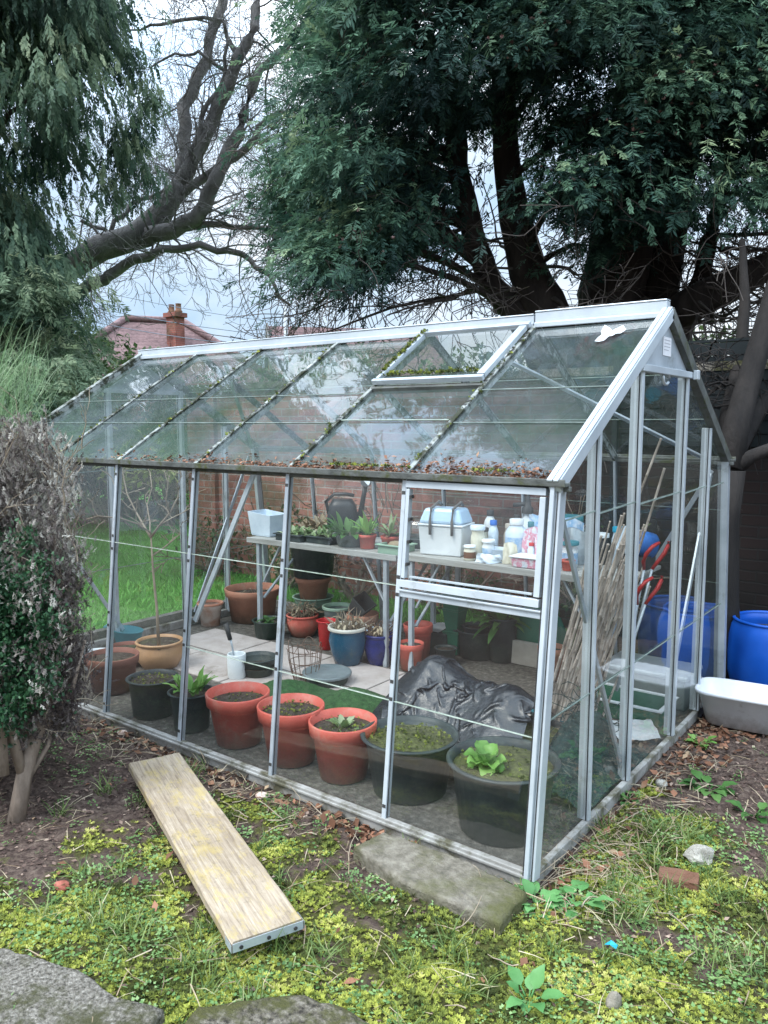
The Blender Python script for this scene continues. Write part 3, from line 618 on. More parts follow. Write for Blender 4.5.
# roof bars
for s in (0, 1):
    Y = (lambda y: y) if s == 0 else (lambda y: WID - y)
    nn = Vector((0, RN.y if s == 0 else -RN.y, RN.z))
    for i, x in enumerate(XS):
        if i in (0, 6): continue
        mb = MB(); a = Vector((x, Y(BAT - .02), roofz(BAT) - .012)); b = Vector((x, Y(WID / 2 - .01), ZR - .006))
        mb.bar(a - nn * .014, b - nn * .014, (1, 0, 0), .015, .034, 0, 0); mb.bar(a + nn * .009, b + nn * .009, (1, 0, 0), .022, .008, 0, 0)
        if s == 0: clips(mb, a, b, [random.uniform(.06, .95) for _ in range(9)], (1, 0, 0), nn)
        mb.build('roof_bar', [M['alu_moss'], M['clip']], GH, bevel=.002)
    for i, x in ((0, 0.), (6, -LEN)):
        mb = MB(); a = Vector((x, Y(BAT - .035), roofz(BAT) - .018)); b = Vector((x, Y(WID / 2 + .004), ZR + .005)); k = .008 if i == 0 else -.008
        e = Vector((k, 0, 0))
        mb.bar(a + e, b + e, (1, 0, 0), .042, .05, 0, 0)
        mb.bar(a - e * .6 + nn * .030, b - e * .6 + nn * .030, (1, 0, 0), .020, .010, 0, 0)
        mb.bar(a + e * 2.2 + nn * .030, b + e * 2.2 + nn * .030, (1, 0, 0), .018, .010, 0, 0)
        mb.build('verge_bar', [M['alu_bright'] if (i == 0 and s == 0) else (M['alu_moss'] if i else M['gutter']), M['clip']], GH, bevel=.003)
# ridge cap: near half stands a little higher
yc = WID / 2
for x0, x1, dz in ((-LEN - .03, -.626, 0), (-.62, .006, .012)):
    mb = MB(); zt = ZR + .048 + dz
    mb.box((x0, yc - .022, ZR + .006), (x1, yc + .022, zt)); mb.box((x0, yc - .034, ZR - .012), (x1, yc - .0225, ZR + .012)); mb.box((x0, yc - .026, zt + .0005), (x1, yc + .026, zt + .008))
    mb.build('ridge_cap', M['alu_bright'], GH, bevel=.003)
# gable posts
Y1, Y2 = .477, .907
for xg in (0., -LEN):
    k = .012 if xg == 0 else -.012
    for y in (Y1, Y2, WID - Y2, WID - Y1):
        zt = roofz(y) - .035; mb = MB()
        wd = .036 if y in (Y2, WID - Y2) else .028
        mb.bar((xg - k * 1.2, y, ZB - .02), (xg - k * 1.2, y, zt), (0, 1, 0), wd * .7, .036, 0, 0); mb.bar((xg + k * .9, y, ZB - .02), (xg + k * .9, y, zt), (0, 1, 0), wd * .8, .010, 0, 0); mb.bar((xg + k * .3, y, ZB - .02), (xg + k * .3, y, zt), (0, 1, 0), wd * 1.02, .003, 0, 1)
        if xg == 0: clips(mb, (xg, y, ZB), (xg, y, zt), (.02, .33, .36, .71, .74, .95), (0, 1, 0), (1, 0, 0))
        mb.build('gable_post', [M['alu_bright'] if xg == 0 else M['alu'], M['clip']], GH, bevel=.002)
    mb = MB().box((xg - .012 if xg == 0 else xg - .026, Y2 - .03, 1.782), (xg + .026 if xg == 0 else xg + .012, WID - Y2 + .05, 1.812))
    mb.box((xg + (.027 if xg == 0 else -.05), WID - Y2 + .02, 1.776), (xg + (.05 if xg == 0 else -.027), WID - Y2 + .055, 1.82))
    mb.build('gable_rail', M['alu_bright'], GH, bevel=.003)
    mb = MB(); t = .004 if xg == 0 else -.004
    zs = 1.813; yl = BAT + (zs - ZE) / (ZR - ZE) * (yc - BAT)
    P = [(yl + .06, zs), (WID - yl - .06, zs), (yc, ZR - .035)]
    mb.add([(xg, y, z) for y, z in P] + [(xg + t, y, z) for y, z in P], [(0, 1, 2), (5, 4, 3), (0, 3, 4, 1), (1, 4, 5, 2), (2, 5, 3, 0)])
    pl = mb.build('gable_plate', M['alu'], GH)
    if xg == 0:
        mb = MB().box((.005, yc - .055, 1.865), (.0065, yc + .055, 1.945), 0)
        for q in range(4): mb.box((.0067, yc - .04, 1.93 - q * .014), (.0072, yc + .04 - .02 * (q == 3), 1.934 - q * .014), 1)
        mb.build('sticker', [M['paper'], M['ink']], pl)
        mb = MB(); mb.tube([(.016, yc - .03 + .04 * math.cos(t_), 1.80 - .03 + .03 * math.sin(t_)) for t_ in np.linspace(0, 5.6, 12)], .007, 6); mb.build('hook', M['alu'], GH)
# diagonal braces
def brace(p, q, side, mat='alu', w=.026): MB().bar(p, q, side, w, .012).build('diagonal_brace', M[mat], GH, bevel=.002)
brace((-1.505, BAT + .04, ZE - .03), (-1.85, .10, .62), (1, 0, 0), 'alu_bright')
brace((-LEN + .03, .05, .75), (-LEN + .5, .05, .1), (1, 0, 0))
brace((-.022, 2.12, 1.30), (-.022, 1.60, .33), (0, 1, 0), 'alu_bright', .03); brace((-.022, .20, 1.30), (-.022, .90, .10), (0, 1, 0), 'alu', .024)
brace((-LEN + .022, 2.2, 1.3), (-LEN + .022, 1.6, .1), (0, 1, 0)); brace((-LEN + .022, .2, 1.3), (-LEN + .022, .95, .1), (0, 1, 0))
b0, b1 = (-.90, 1.30, roofz(1.30) - .06), (-.08, 2.18, roofz(2.18) - .06); brace(b0, b1, (1, 0, 0), 'alu', .03)
brace((-2.9, 1.26, ZR - .07), (-3.66, 2.2, ZE + .02), (1, 0, 0), 'alu', .03)
brace((-.05, WID - BAT - .05, ZE - .06), (-.56, WID - .11, .4), (1, 0, 0))
# panes -------------------------------------------------------------------------------
def pane(nm, corners, laps, mat, n, jit=.0022, parent=None, lap=None):
    """corners a,b (bottom) c,d (top); laps = fractions where the sheets overlap"""
    a, b, c, d = (Vector(p) for p in corners); n = Vector(n).normalized(); mb = MB()
    ts = [0.] + list(laps) + [1.]
    for k in range(len(ts) - 1):
        q = []
        for t, l in ((ts[k], 0), (ts[k], 1), (min(1, ts[k + 1] + .006), 1), (min(1, ts[k + 1] + .006), 0)):
            p = a.lerp(d, t) if l == 0 else b.lerp(c, t)
            q.append(p + n * (random.uniform(-jit, jit) + (.004 if (t == ts[k] and k) else 0)))
        mb.add(q, [(0, 1, 2, 3)])
    for t in laps:
        p, q = a.lerp(d, t), b.lerp(c, t); e = (q - p).normalized()
        mb.bar(p + n * .006, q + n * .006, e.cross(n), .0034, .004, 0, 1)
    return mb.build(nm, [mat, lap or M['lap']], parent or GH)
def px_(x): return x - .011
for i in range(6):
    x1, x0 = XS[i] - .006, XS[i + 1] + .006
    zt = ZE - .03
    if i == 0:
        pane('glass_pane', [(x0, fy(.06), .06), (x1, fy(.06), .06), (x1, fy(.945), .945), (x0, fy(.945), .945)], [(.505 - .06) / .885], M['glass'], (0, -1, .1))
    else:
        f = lambda z: (z - .06) / (zt - .06)
        pane('glass_pane', [(x0, fy(.06), .06), (x1, fy(.06), .06), (x1, fy(zt), zt), (x0, fy(zt), zt)], [f(.505), f(.95)] if i < 3 else [f(.95)], M['glass'], (0, -1, .1))
    pane('glass_pane', [(x0, WID - fy(.06), .06), (x1, WID - fy(.06), .06), (x1, WID - fy(zt), zt), (x0, WID - fy(zt), zt)], [.47, .8], M['glass_back'], (0, 1, .1), lap=M['lap_dark'])
    # roof
    yl = [.30, .5]
    def R(x, y, back=False): return (x, WID - y if back else y, roofz(y))
    top = yc - .03
    if i == 1: pane('roof_pane', [R(x0, BAT), R(x1, BAT), R(x1, .737), R(x0, .737)], [.56], M['glass_roof'], RN)
    else: pane('roof_pane', [R(x0, BAT), R(x1, BAT), R(x1, top), R(x0, top)], [.302, .52], M['glass_roof'], RN, lap=M['lap_dark'])
    pane('roof_pane', [R(x1, BAT, True), R(x0, BAT, True), R(x0, top, True), R(x1, top, True)], [.33, .66], M['glass_back'], (0, -RN.y, RN.z), lap=M['lap_dark'])
for xg in (0., -LEN):
    n = (1, 0, 0) if xg == 0 else (-1, 0, 0); ys = [0, Y1, Y2, WID - Y2, WID - Y1, WID]
    for k in range(5):
        ya, yb = ys[k] + .004, ys[k + 1] - .004; low = ZB
        mbp = MB(); j = lambda: xg + random.uniform(-.002, .002)
        def ztop(y): return min(roofz(y) - .02, 1.80) if BAT < y < WID - BAT else ZE - .02
        zl = .55; zl2 = 1.245
        ya2 = max(ya, fy(zl)) if k == 0 else ya; yb2 = min(yb, WID - fy(zl)) if k == 4 else yb
        ya3 = max(ya, fy(zl2)) if k == 0 else ya; yb3 = min(yb, WID - fy(zl2)) if k == 4 else yb
        ya4 = BAT + .01 if k == 0 else ya; yb4 = WID - BAT - .01 if k == 4 else yb
        mat = M['glass_gable'] if xg == 0 else M['glass_back']
        mbp.add([(j(), ya, low), (j(), yb, low), (j(), yb2, zl), (j(), ya2, zl)], [(0, 1, 2, 3)])
        mbp.add([(j(), ya2, zl), (j(), yb2, zl), (j(), yb3, zl2), (j(), ya3, zl2)], [(0, 1, 2, 3)])
        mbp.add([(j(), ya3, zl2), (j(), yb3, zl2), (j(), yb4, ztop(yb4)), (j(), ya4, ztop(ya4))], [(0, 1, 2, 3)])
        e = .004 * n[0]
        mbp.bar((xg + e, ya2, zl), (xg + e, yb2, zl), (0, 0, 1), .005, .003, 0, 1); mbp.bar((xg + e, ya3, zl2 - .01), (xg + e, yb3, zl2 + .004), (0, 0, 1), .006, .003, 0, 1)
        mbp.build('gable_pane', [mat, M['lap_dark']], GH)
# roof vent
x1, x0 = -BX - .004, -2 * BX + .004; lift = RN * .034
def RV(x, y): return Vector((x, y, roofz(y))) + lift
mb = MB(); yb, yt = .735, yc - .045
mb.bar(RV(x0, yb), RV(x1, yb), (0, 1, .6), .022, .026); mb.bar(RV(x0, yt), RV(x1, yt), (0, 1, .6), .034, .024)
mb.bar(RV(x0 + .016, yb + .017), RV(x0 + .016, yt - .026), (1, 0, 0), .018, .024); mb.bar(RV(x1 - .022, yb + .017), RV(x1 - .022, yt - .026), (1, 0, 0), .038, .026)
vf = mb.build('roof_vent', M['alu'], GH, bevel=.003)
pane('vent_pane', [RV(x0 + .03, yb + .016), RV(x1 - .05, yb + .016), RV(x1 - .05, yt - .02), RV(x0 + .03, yt - .02)], [], M['glass_roof'], RN, parent=vf)
MB().bar(Vector((x0, .716, roofz(.716))), Vector((x1, .716, roofz(.716))), (0, 1, .6), .02, .03).build('vent_sill', M['gutter'], GH)
# side vent of the nearest front bay
za, zb_ = .965, 1.342; x0, x1 = -BX + .017, -.024
def SV(x, z, off=-.016): return (x, fy(z) + off, z)
mb = MB(); mb.bar(SV(x0, za), SV(x1, za), (0, .1, 1), .028, .026); mb.bar(SV(x0, zb_), SV(x1, zb_), (0, .1, 1), .026, .026)
mb.bar(SV(x0 + .011, za + .021), SV(x0 + .011, zb_ - .018), (1, 0, 0), .016, .024); mb.bar(SV(x1 - .011, za + .021), SV(x1 - .011, zb_ - .018), (1, 0, 0), .022, .024)
mb.bar(SV(x0 + .03, za + .026, -.005), SV(x1 - .036, za + .026, -.005), (0, .1, 1), .008, .012)
for q in range(9):
    xx = x0 + random.uniform(.03, .52); mb.box((xx, fy(za) - .033, za + .021), (xx + random.uniform(.004, .012), fy(za) - .0305, za + .026), 1)
for q in range(4):
    zz = za + .07 + q * .085; mb.box((x0 + .022, fy(zz) - .03, zz), (x0 + .032, fy(zz) - .012, zz + .012), 1)
sv = mb.build('side_vent', [M['alu_bright'], M['clip']], GH, bevel=.003)
pane('vent_pane', [SV(x0 + .022, za + .021), SV(x1 - .03, za + .021), SV(x1 - .03, zb_ - .018), SV(x0 + .022, zb_ - .018)], [], M['glass'], (0, -1, .1), parent=sv)
mb = MB(); mb.bar(SV(x0 - .006, .925, .0), SV(x1 + .01, .925, .0), (0, .1, 1), .030, .026); mb.bar(SV(x0 - .006, .938, -.016), SV(x1 + .01, .938, -.016), (0, .1, 1), .008, .014)
mb.build('vent_transom', M['alu'], GH, bevel=.002)
# moss and leaf litter lodged on the roof
P, D = [], []
n = 1500; xx = -RNG.beta(1.1, 2.2, n) * 2.9 - .02
yy = BAT + np.abs(RNG.normal(0, .018, n)) * (1 + 2.2 * fbm(xx * 5, xx * 0, 0, 4)) - .012
zz = np.array([roofz(max(BAT, y)) for y in yy]) + .004 + RNG.uniform(0, .012, n)
V, Fq, T = inst(*QUADLEAF, np.stack([xx, yy, zz], -1), frames(RNG.normal(0, 1, (n, 3)) * [1, 1, .35]), RNG.uniform(.012, .028, n), RNG.uniform(0, .95, n))
o = np_obj('leaf_litter', V, Fq, M['leaf_dead'], tint=T); tag(o, 'reddish brown dead leaves lying in the front gutter and along the roof foot', 'leaf litter', kind='stuff')
PP = []
for i, x in enumerate(XS[1:6]):
    for k in range(34):
        y = random.uniform(BAT, yc - .06); PP.append((x + random.choice((-.014, .014, 0)) + random.gauss(0, .003), y, roofz(y) + .016))
for k in range(160):
    x = random.uniform(-1.2, -.68); y = .757 + abs(random.gauss(0, .014)); PP.append((x, y, roofz(y) + .045))
for k in range(130):
    y = random.uniform(.75, 1.15); PP.append((-1.225 + random.gauss(0, .008), y, roofz(y) + .058))
for k in range(90):
    x = random.choice((-.95, -.82, -.25, -.7)) + random.gauss(0, .05); y = BAT + random.uniform(-.03, .03); PP.append((x, y, ZE + .03))
PP = np.array(PP); T_, F_ = tufty(7, .5, 5)
V, Fq, T = inst(T_, F_, PP, frames(np.tile([1., 0, 0], (len(PP), 1)) + RNG.normal(0, .5, (len(PP), 3))), RNG.uniform(.006, .016, len(PP)), RNG.uniform(0, .7, len(PP)))
o = np_obj('roof_moss', V, Fq, M['moss'], tint=T); tag(o, 'small cushions of green moss growing along the roof bars and vent', 'moss', kind='stuff')
# torn white film stuck on the near roof pane
mb = MB(); c = Vector((-.20, 1.06, 0)); ring = []
for q in range(17):
    a = 2 * PI * q / 17; r = .055 * (1 + .35 * math.sin(3 * a + 1)) * random.uniform(.45, 1.1)
    x, y = c.x + r * 1.1 * math.cos(a), c.y + r * 1.25 * math.sin(a); ring.append((x, y, roofz(y) + .012 + random.uniform(0, .014)))
mb.add([(c.x, c.y, roofz(c.y) + .022)] + ring, [(0, 1 + q, 1 + (q + 1) % 17) for q in range(17)])
tag(mb.build('torn_film', M['whiteplastic']), 'scrap of torn white film stuck to the upper roof glass by the gable', 'plastic scrap')
# ================================================================== pots and things inside the greenhouse
def pot(name, label, cat, c, h, rt, rb, mat, z0=.004, rim='band', soil='soil', depth=.16, group=None, rimmat=None, plant=None, bulge=0., handles=False):
    t = thing(name, label, cat, (c[0], c[1], z0), group); C = (c[0], c[1], z0)
    mb = MB(); w = max(.006, rt * .06)
    if rim == 'band': pr = [(rb * .9, 0), (rb, .004), (rb + (rt * .93 - rb) * .75, h * .76), (rt * .97, h * .78), (rt, h * .985), (rt - .003, h), (rt - w, h), (rt - w * 1.3, h * .8), (rb, h * .5)]
    elif rim == 'roll': pr = [(rb * .9, 0), (rb, .004), (rb + (rt * .95 - rb) * .9, h * .92), (rt * .97, h * .94), (rt + .006, h * .96), (rt + .008, h * .985), (rt, h), (rt - w, h * .99), (rt - w * 1.3, h * .85), (rb, h * .5)]
    else: pr = [(rb * .9, 0), (rb, .004), (rb + (rt - rb) * .35 + bulge, h * .35), (rb + (rt - rb) * .7 + bulge, h * .65), (rt * .93, h * .86), (rt * .93, h * .88), (rt, h * .91), (rt + .004, h * .96), (rt, h), (rt - w * 1.2, h), (rt - w * 1.7, h * .88), (rb, h * .5)]
    mb.lathe(pr, C, 36, wob=.006)
    mb.build('shell', mat, t)
    if rimmat:
        mb = MB().lathe([(rt + .0055, h * .93), (rt + .0075, h * .965), (rt + .004, h + .003), (rt - w * 1.3, h + .003), (rt - w * 1.9, h * .9)], C, 36); mb.build('rim', rimmat, t)
    if handles:
        for a in (.5, .5 + PI):
            mb = MB(); mb.tube([(c[0] + (rt + .006 + .02 * math.sin(q)) * math.cos(a + .2 * math.cos(q)), c[1] + (rt + .006 + .02 * math.sin(q)) * math.sin(a + .2 * math.cos(q)), z0 + h * .93) for q in np.linspace(0, PI, 7)], .006, 6); mb.build('handle', mat, t)
    if soil:
        mb = MB().disc((c[0], c[1], z0 + h * (1 - depth)), (rt - w * 1.2) * .985, 30, 0, .012); mb.build('soil', M[soil], t)
    if plant: plant(t, (c[0], c[1], z0 + h * (1 - depth)), rt)
    return t
def p_leafy(mat, n, L, Wd, elev=(.2, 1.2), droop=.8, wave=.0, up=0., stem=0., spreadr=.1):
    def f(t, c, r):
        mb = MB()
        for k in range(n):
            a = 2 * PI * k / n + random.uniform(-.4, .4); e = random.uniform(*elev); l = L * random.uniform(.65, 1.15)
            b = Vector((c[0] + spreadr * r * math.cos(a), c[1] + spreadr * r * math.sin(a), c[2] + random.uniform(0, up)))
            mb.leaf(b, (math.cos(a) * math.cos(e), math.sin(a) * math.cos(e), math.sin(e)), (0, 0, 1), l, Wd * random.uniform(.8, 1.15), droop, 6, 0, random.uniform(.2, .9), .3, None, wave)
        mb.build('plant', M[mat], t)
    return f
def p_dead(n=26, L=.1, mat='paletwig'):
    def f(t, c, r):
        mb = MB()
        for k in range(n):
            a = random.uniform(0, 2 * PI); q = r * .6 * math.sqrt(random.random())
            pts = wander((c[0] + q * math.cos(a), c[1] + q * math.sin(a), c[2]), (math.cos(a) * .5, math.sin(a) * .5, 1), L * random.uniform(.6, 1.2), 4, .25, -.06)
            mb.tube(pts, [.005, .0045, .0038, .003, .002], 3, 0, False)
        mb.build('plant', M[mat], t)
        mb = MB()
        for k in range(n):
            a = random.uniform(0, 2 * PI); q = r * .6 * math.sqrt(random.random())
            mb.leaf((c[0] + q * math.cos(a), c[1] + q * math.sin(a), c[2] + random.uniform(.01, L * .6)), (math.cos(a), math.sin(a), random.uniform(-.3, .8)), (0, 0, 1), L * .45, .018, 1., 3, 0, random.uniform(.3, 1))
        mb.build('leaves', M['straw'], t)
    return f
def p_moss(n=40):
    def f(t, c, r):
        T, F = tufty(7, .4, 9); a = RNG.uniform(0, 2 * PI, n); q = r * .85 * np.sqrt(RNG.uniform(0, 1, n))
        P = np.stack([c[0] + q * np.cos(a), c[1] + q * np.sin(a), c[2] + .012 + 0 * a], -1)
        V, Fq, tt = inst(T, F, P, frames(np.tile([1., 0, 0], (n, 1)) + RNG.normal(0, .3, (n, 3))), RNG.uniform(.005, .013, n), RNG.uniform(0, .6, n))
        tag(np_obj('weeds', V, Fq, M['moss'], t, tint=tt), kind='stuff')
    return f
def both(*fs):
    def f(*a):
        for g in fs: g(*a)
    return f
def lettuce(t, c, r):
    mb = MB()
    for ring, (n, L, e0) in enumerate(((5, .085, .25), (5, .095, .7), (4, .10, 1.15))):
        for k in range(n):
            a = 2 * PI * k / n + ring * .6 + random.uniform(-.3, .3)
            mb.leaf((c[0], c[1], c[2] + .01), (math.cos(a) * math.cos(e0), math.sin(a) * math.cos(e0), math.sin(e0)), (0, 0, 1), L * random.uniform(.85, 1.15), .062, .7, 10, 0, random.uniform(.25, 1), .5,
                    lambda q: (.28 + .72 * math.sin(PI * min(1, q * .75 + .1)) ** .7) * (1 if q < .92 else .55), .008)
    mb.build('plant', M['leaf_bright'], t)
SPOT = {}
pot('terracotta_pot', 'wide brown terracotta pot of bare soil in the far left corner of the greenhouse', 'plant pot', (-2.875, .312), .215, .156, .118, M['terra_brown'], depth=.14)
def sapling(t, c, r):
    rd = random.Random(5); mb = MB(); S = lambda x, y, d=0.: tuple(pt(x, y, 4.97 + d))
    for ps, r0 in (([(159, 650, 0), (157, 610, 0), (153, 570, 0), (151, 536, 0)], .011), ([(151, 538, 0), (144, 526, .05), (136, 512, .10), (127, 494, .14), (123, 474, .16), (122, 462, .17)], .008), ([(151, 537, 0), (159, 526, -.06), (170, 513, -.1), (178, 497, -.12), (181, 474, -.12), (178, 462, -.1)], .008),
                   ([(151, 533, 0), (138, 524, -.1), (120, 518, -.16), (98, 516, -.2), (84, 520, -.22)], .006), ([(152, 556, 0), (162, 549, .05), (171, 542, .08), (180, 534, .1)], .006), ([(150, 536, 0), (150, 522, .1), (147, 505, .15), (152, 488, .18), (150, 472, .2)], .006), ([(160, 525, -.06), (172, 518, -.02), (184, 512, .0), (196, 505, .03)], .005), ([(136, 512, .1), (128, 507, .06), (118, 496, .04), (112, 478, .02)], .005), ([(170, 513, -.1), (166, 500, -.14), (168, 484, -.16), (164, 470, -.18)], .005)):
        P = [S(*q) for q in ps]; mb.tube(P, [r0 * (1 - .55 * k / (len(P) - 1)) for k in range(len(P))], 7)
        for k in range(1, len(P)):
            if r0 < .01: twigs(mb, P[k], Vector((rd.gauss(0, .7), rd.gauss(0, .7), rd.uniform(.1, 1))), rd.uniform(.06, .15), .0035, 1, 2, .12, .02, .5, .6, 0, rd, .0025)
    mb.build('young_tree', M['paletwig'], t)
pot('glazed_pot', 'round tan pot holding a leafless young tree with thin forking twigs', 'plant pot', (-3.03, .764), .175, .149, .11, M['tan'], rim='urn', bulge=.022, depth=.1, plant=sapling)
pot('plant_pot', 'black pot of weedy soil with no plant, beside the brown terracotta pot', 'plant pot', (-2.363, .218), .207, .133, .108, M['blackpot'], rim='roll', depth=.12, plant=p_moss(60))
pot('plant_pot', 'black pot with a bushy upright bright green plant, left of three red pots', 'plant pot', (-2.037, .212), .20, .111, .088, M['blackpot'], rim='roll', depth=.1, plant=p_leafy('leaf_bright', 30, .115, .034, (.8, 1.5), .9, .003, .02, 0, .45))
pot('plant_pot', 'big red plastic pot with bare dark soil, leftmost of the three red pots', 'plant pot', (-1.709, .238), .255, .158, .108, M['terra'], depth=.2, plant=p_moss(30))
pot('plant_pot', 'big red plastic pot full of weeds behind the second front post, middle one of three', 'plant pot', (-1.352, .242), .268, .158, .107, M['terra'], depth=.16, plant=p_moss(110))
pot('plant_pot', 'big red plastic pot with a pale yellow green sprout in it', 'plant pot', (-1.053, .262), .258, .154, .105, M['terra'], depth=.16, plant=both(p_moss(60), p_leafy('leaf_pale', 13, .075, .035, (.4, 1.3), .8, .003)))
pot('planting_tub', 'large black tub of mossy soil with the black polythene slumping into it', 'tub', (-.74, .335), .25, .205, .158, M['blackpot'], rim='roll', soil='soilmoss', depth=.15, plant=p_moss(200))
pot('planting_tub', 'large black tub with a bright green leafy lettuce in the corner by the main post', 'tub', (-.268, .296), .278, .213, .168, M['blackpot'], rim='roll', soil='soilmoss', depth=.12, plant=both(p_moss(120), lambda t, c, r: lettuce(t, (c[0] - .035, c[1] - .07, c[2]), r)))
# algae hanging on the outside of the big tubs
# left back group
pot('terracotta_pot', 'whitewashed clay pot with an orange rim by the lawn side of the path', 'plant pot', (-3.588, 1.66), .18, .097, .072, M['terra_pale'], soil=None, rimmat=M['terra_clay'])
pot('terracotta_pot', 'very big ribbed brown clay pot under the left end of the bench', 'plant pot', (-3.46, 1.99), .26, .221, .172, M['terra_clay'], depth=.22, plant=p_dead(8, .1))
t = thing('trough', 'small teal plastic trough standing in the left corner behind the pots', 'trough', (-3.62, .93, .004))
mb = MB(); 
for s, zz, q in ((.8, 0, 0), (1, .10, 0)): pass
mb.lathe([(.075, 0), (.09, .03), (.115, .11), (.12, .115), (.112, .118), (.09, .05), (.0, .04)], (-3.62, .93, .004), 24, sx=1.25, sy=.75); mb.build('shell', M['tealplastic'], t)
MB().tube([(-3.74, .93, .11), (-3.81, .90, .115), (-3.83, .88, .105)], [.02, .022, .012], 8).build('spout', M['tealplastic'], t)
pot('saucer', 'shallow white rimmed round bowl half hidden by the brown bush', 'bowl', (-3.33, .50), .10, .105, .085, M['whiteplastic'], rim='roll', depth=.25)
pot('terracotta_pot', 'low clay pot just behind the wide brown terracotta pot', 'plant pot', (-3.24, .66), .12, .13, .1, M['terra_brown'], depth=.2)
pot('plant_pot', 'dark green pot of trailing leaves in front of the very big clay pot', 'plant pot', (-2.98, 1.70), .13, .12, .1, M['darkgreenplastic'], rim='roll', plant=p_leafy('leaf_mid', 30, .11, .04, (-.1, 1.), 1.4))
# middle of the path
pot('plant_pot', 'short empty black pot standing on the paving beside the white can', 'plant pot', (-2.40, 1.03), .115, .122, .09, M['blackpot'], rim='roll', depth=.5)
t = thing('can', 'small white can with a black handled trowel standing in it', 'can', (-2.458, .906, .004))
MB().lathe([(.05, 0), (.055, .01), (.058, .15), (.054, .155), (.05, .15), (.05, .01)], (-2.458, .906, .004), 22).build('shell', M['whiteplastic'], t)
t = thing('trowel', 'black handled trowel standing in the small white can', 'trowel', (-2.47, .91, .03))
mb = MB(); mb.tube([(-2.462, .91, .05), (-2.49, .90, .20), (-2.50, .895, .25)], [.006, .006, .008], 8, 1); mb.build('shaft', [M['alu'], M['alu']], t)
MB().tube([(-2.50, .895, .24), (-2.525, .885, .34)], [.014, .016], 8).build('grip', M['clip'], t)
t = thing('wire_basket', 'rusty open wire basket on the paving behind the red pots', 'basket', (-2.09, 1.13, .005))
mb = MB(); c = (-2.09, 1.13)
for zz, r in ((.008, .07), (.06, .085), (.12, .098), (.19, .105)): mb.tube([(c[0] + r * math.cos(q), c[1] + r * math.sin(q), .006 + zz) for q in np.linspace(0, 2 * PI, 20)], .0028, 4, 0, False)
for k in range(16):
    a = 2 * PI * k / 16; mb.tube([(c[0] + r * math.cos(a), c[1] + r * math.sin(a), .006 + zz) for zz, r in ((.008, .01), (.008, .07), (.06, .085), (.12, .098), (.19, .105), (.20, .112))], .0022, 4, 0, False)
mb.build('wire_cage', M['rust'], t)
mb = MB()
for k in range(4):
    a0 = k * 1.6; mb = MB(); mb.tube([(c[0] + .1 * math.cos(a0 + q * .9) , c[1] + .1 * math.sin(a0 + q * .9), .2 + .05 * math.sin(q * PI)) for q in np.linspace(0, 1, 8)], .0025, 4, 0, False); mb.build('wire_loop', M['rust'], t)
t = thing('dustbin_lid', 'round grey metal lid lying on a low tub in the middle of the path', 'lid', (-1.962, 1.187, .006))
MB().lathe([(.125, 0), (.135, .04), (.13, .045), (0, .045)], (-1.962, 1.187, .006), 32).build('tub_base', M['darkgreenplastic'], t)
MB().lathe([(.15, .046), (.152, .058), (.148, .064), (.135, .060), (.06, .066), (.0, .068)], (-1.962, 1.187, .006), 36).build('lid_plate', M['greymetal'], t)
# artificial turf mat thrown over the ground behind the red pots
def sheet(name, label, cat, cx, cy, lx, ly, ang, zf, mat, n=40, m=40, edge=0.):
    u = np.linspace(-.5, .5, n); v = np.linspace(-.5, .5, m); U, Vv = np.meshgrid(u, v)
    wob = 1 + edge * (fbm(np.arctan2(Vv, U) * 1.4 + 7, np.arctan2(Vv, U) * 0 + cx, 0, 3) - .5) * 2
    X, Y = U * lx * wob, Vv * ly * wob; xx = cx + X * math.cos(ang) - Y * math.sin(ang); yy = cy + X * math.sin(ang) + Y * math.cos(ang)
    Z = zf(U, Vv, xx, yy); idx = np.arange(n * m).reshape(m, n); F = np.stack([idx[:-1, :-1], idx[:-1, 1:], idx[1:, 1:], idx[1:, :-1]], -1).reshape(-1, 4)
    o = np_obj(name, np.stack([xx, yy, Z], -1).reshape(-1, 3), F, M[mat], smooth=True, origin=(cx, cy, 0)); o.location = (cx, cy, 0)
    return tag(o, label, cat)
sheet('turf_mat', 'rumpled piece of dark green artificial turf lying behind the red pots', 'mat', -1.66, .82, .95, .36, .12,
      lambda U, V, x, y: .03 + .11 * np.exp(-((U - .22) ** 2) / .05) * (1 - 3 * V ** 2) + .07 * np.exp(-((U + .3) ** 2) / .02) * (1 - 3 * V ** 2) + .03 * (fbm(x * 9, y * 9, 0, 4)), 'turfmat', 60, 30, .2)
# pots along the back of the path
pot('terracotta_pot', 'pinkish clay pot of dead stalks at the left of the row under the bench', 'plant pot', (-2.81, 1.88), .16, .12, .085, M['terra'], rim='urn', bulge=.015, depth=.1, plant=p_dead(46, .15))
pot('bucket', 'narrow bright red plastic bucket between clay and blue pots', 'bucket', (-2.435, 1.725), .205, .068, .052, M['redplastic'], rim='roll', soil=None)
pot('glazed_pot', 'blue glazed pot with a cream rim and dead stalks', 'plant pot', (-2.10, 1.55), .25, .124, .085, M['blueglaze'], rim='urn', bulge=.012, depth=.1, rimmat=M['rimwhite'], plant=p_dead(44, .14))
pot('glazed_pot', 'dark cobalt blue pot of dead brown sprigs right of the cream rimmed one', 'plant pot', (-1.94, 1.68), .20, .094, .075, M['cobalt'], rim='urn', bulge=.01, depth=.1, plant=p_dead(46, .13, 'rust'))
pot('plant_pot', 'red plastic pot with a small green seedling beside the bench leg', 'plant pot', (-1.697, 1.70), .175, .085, .065, M['terra'], depth=.12, plant=p_leafy('leaf_pale', 7, .06, .025))
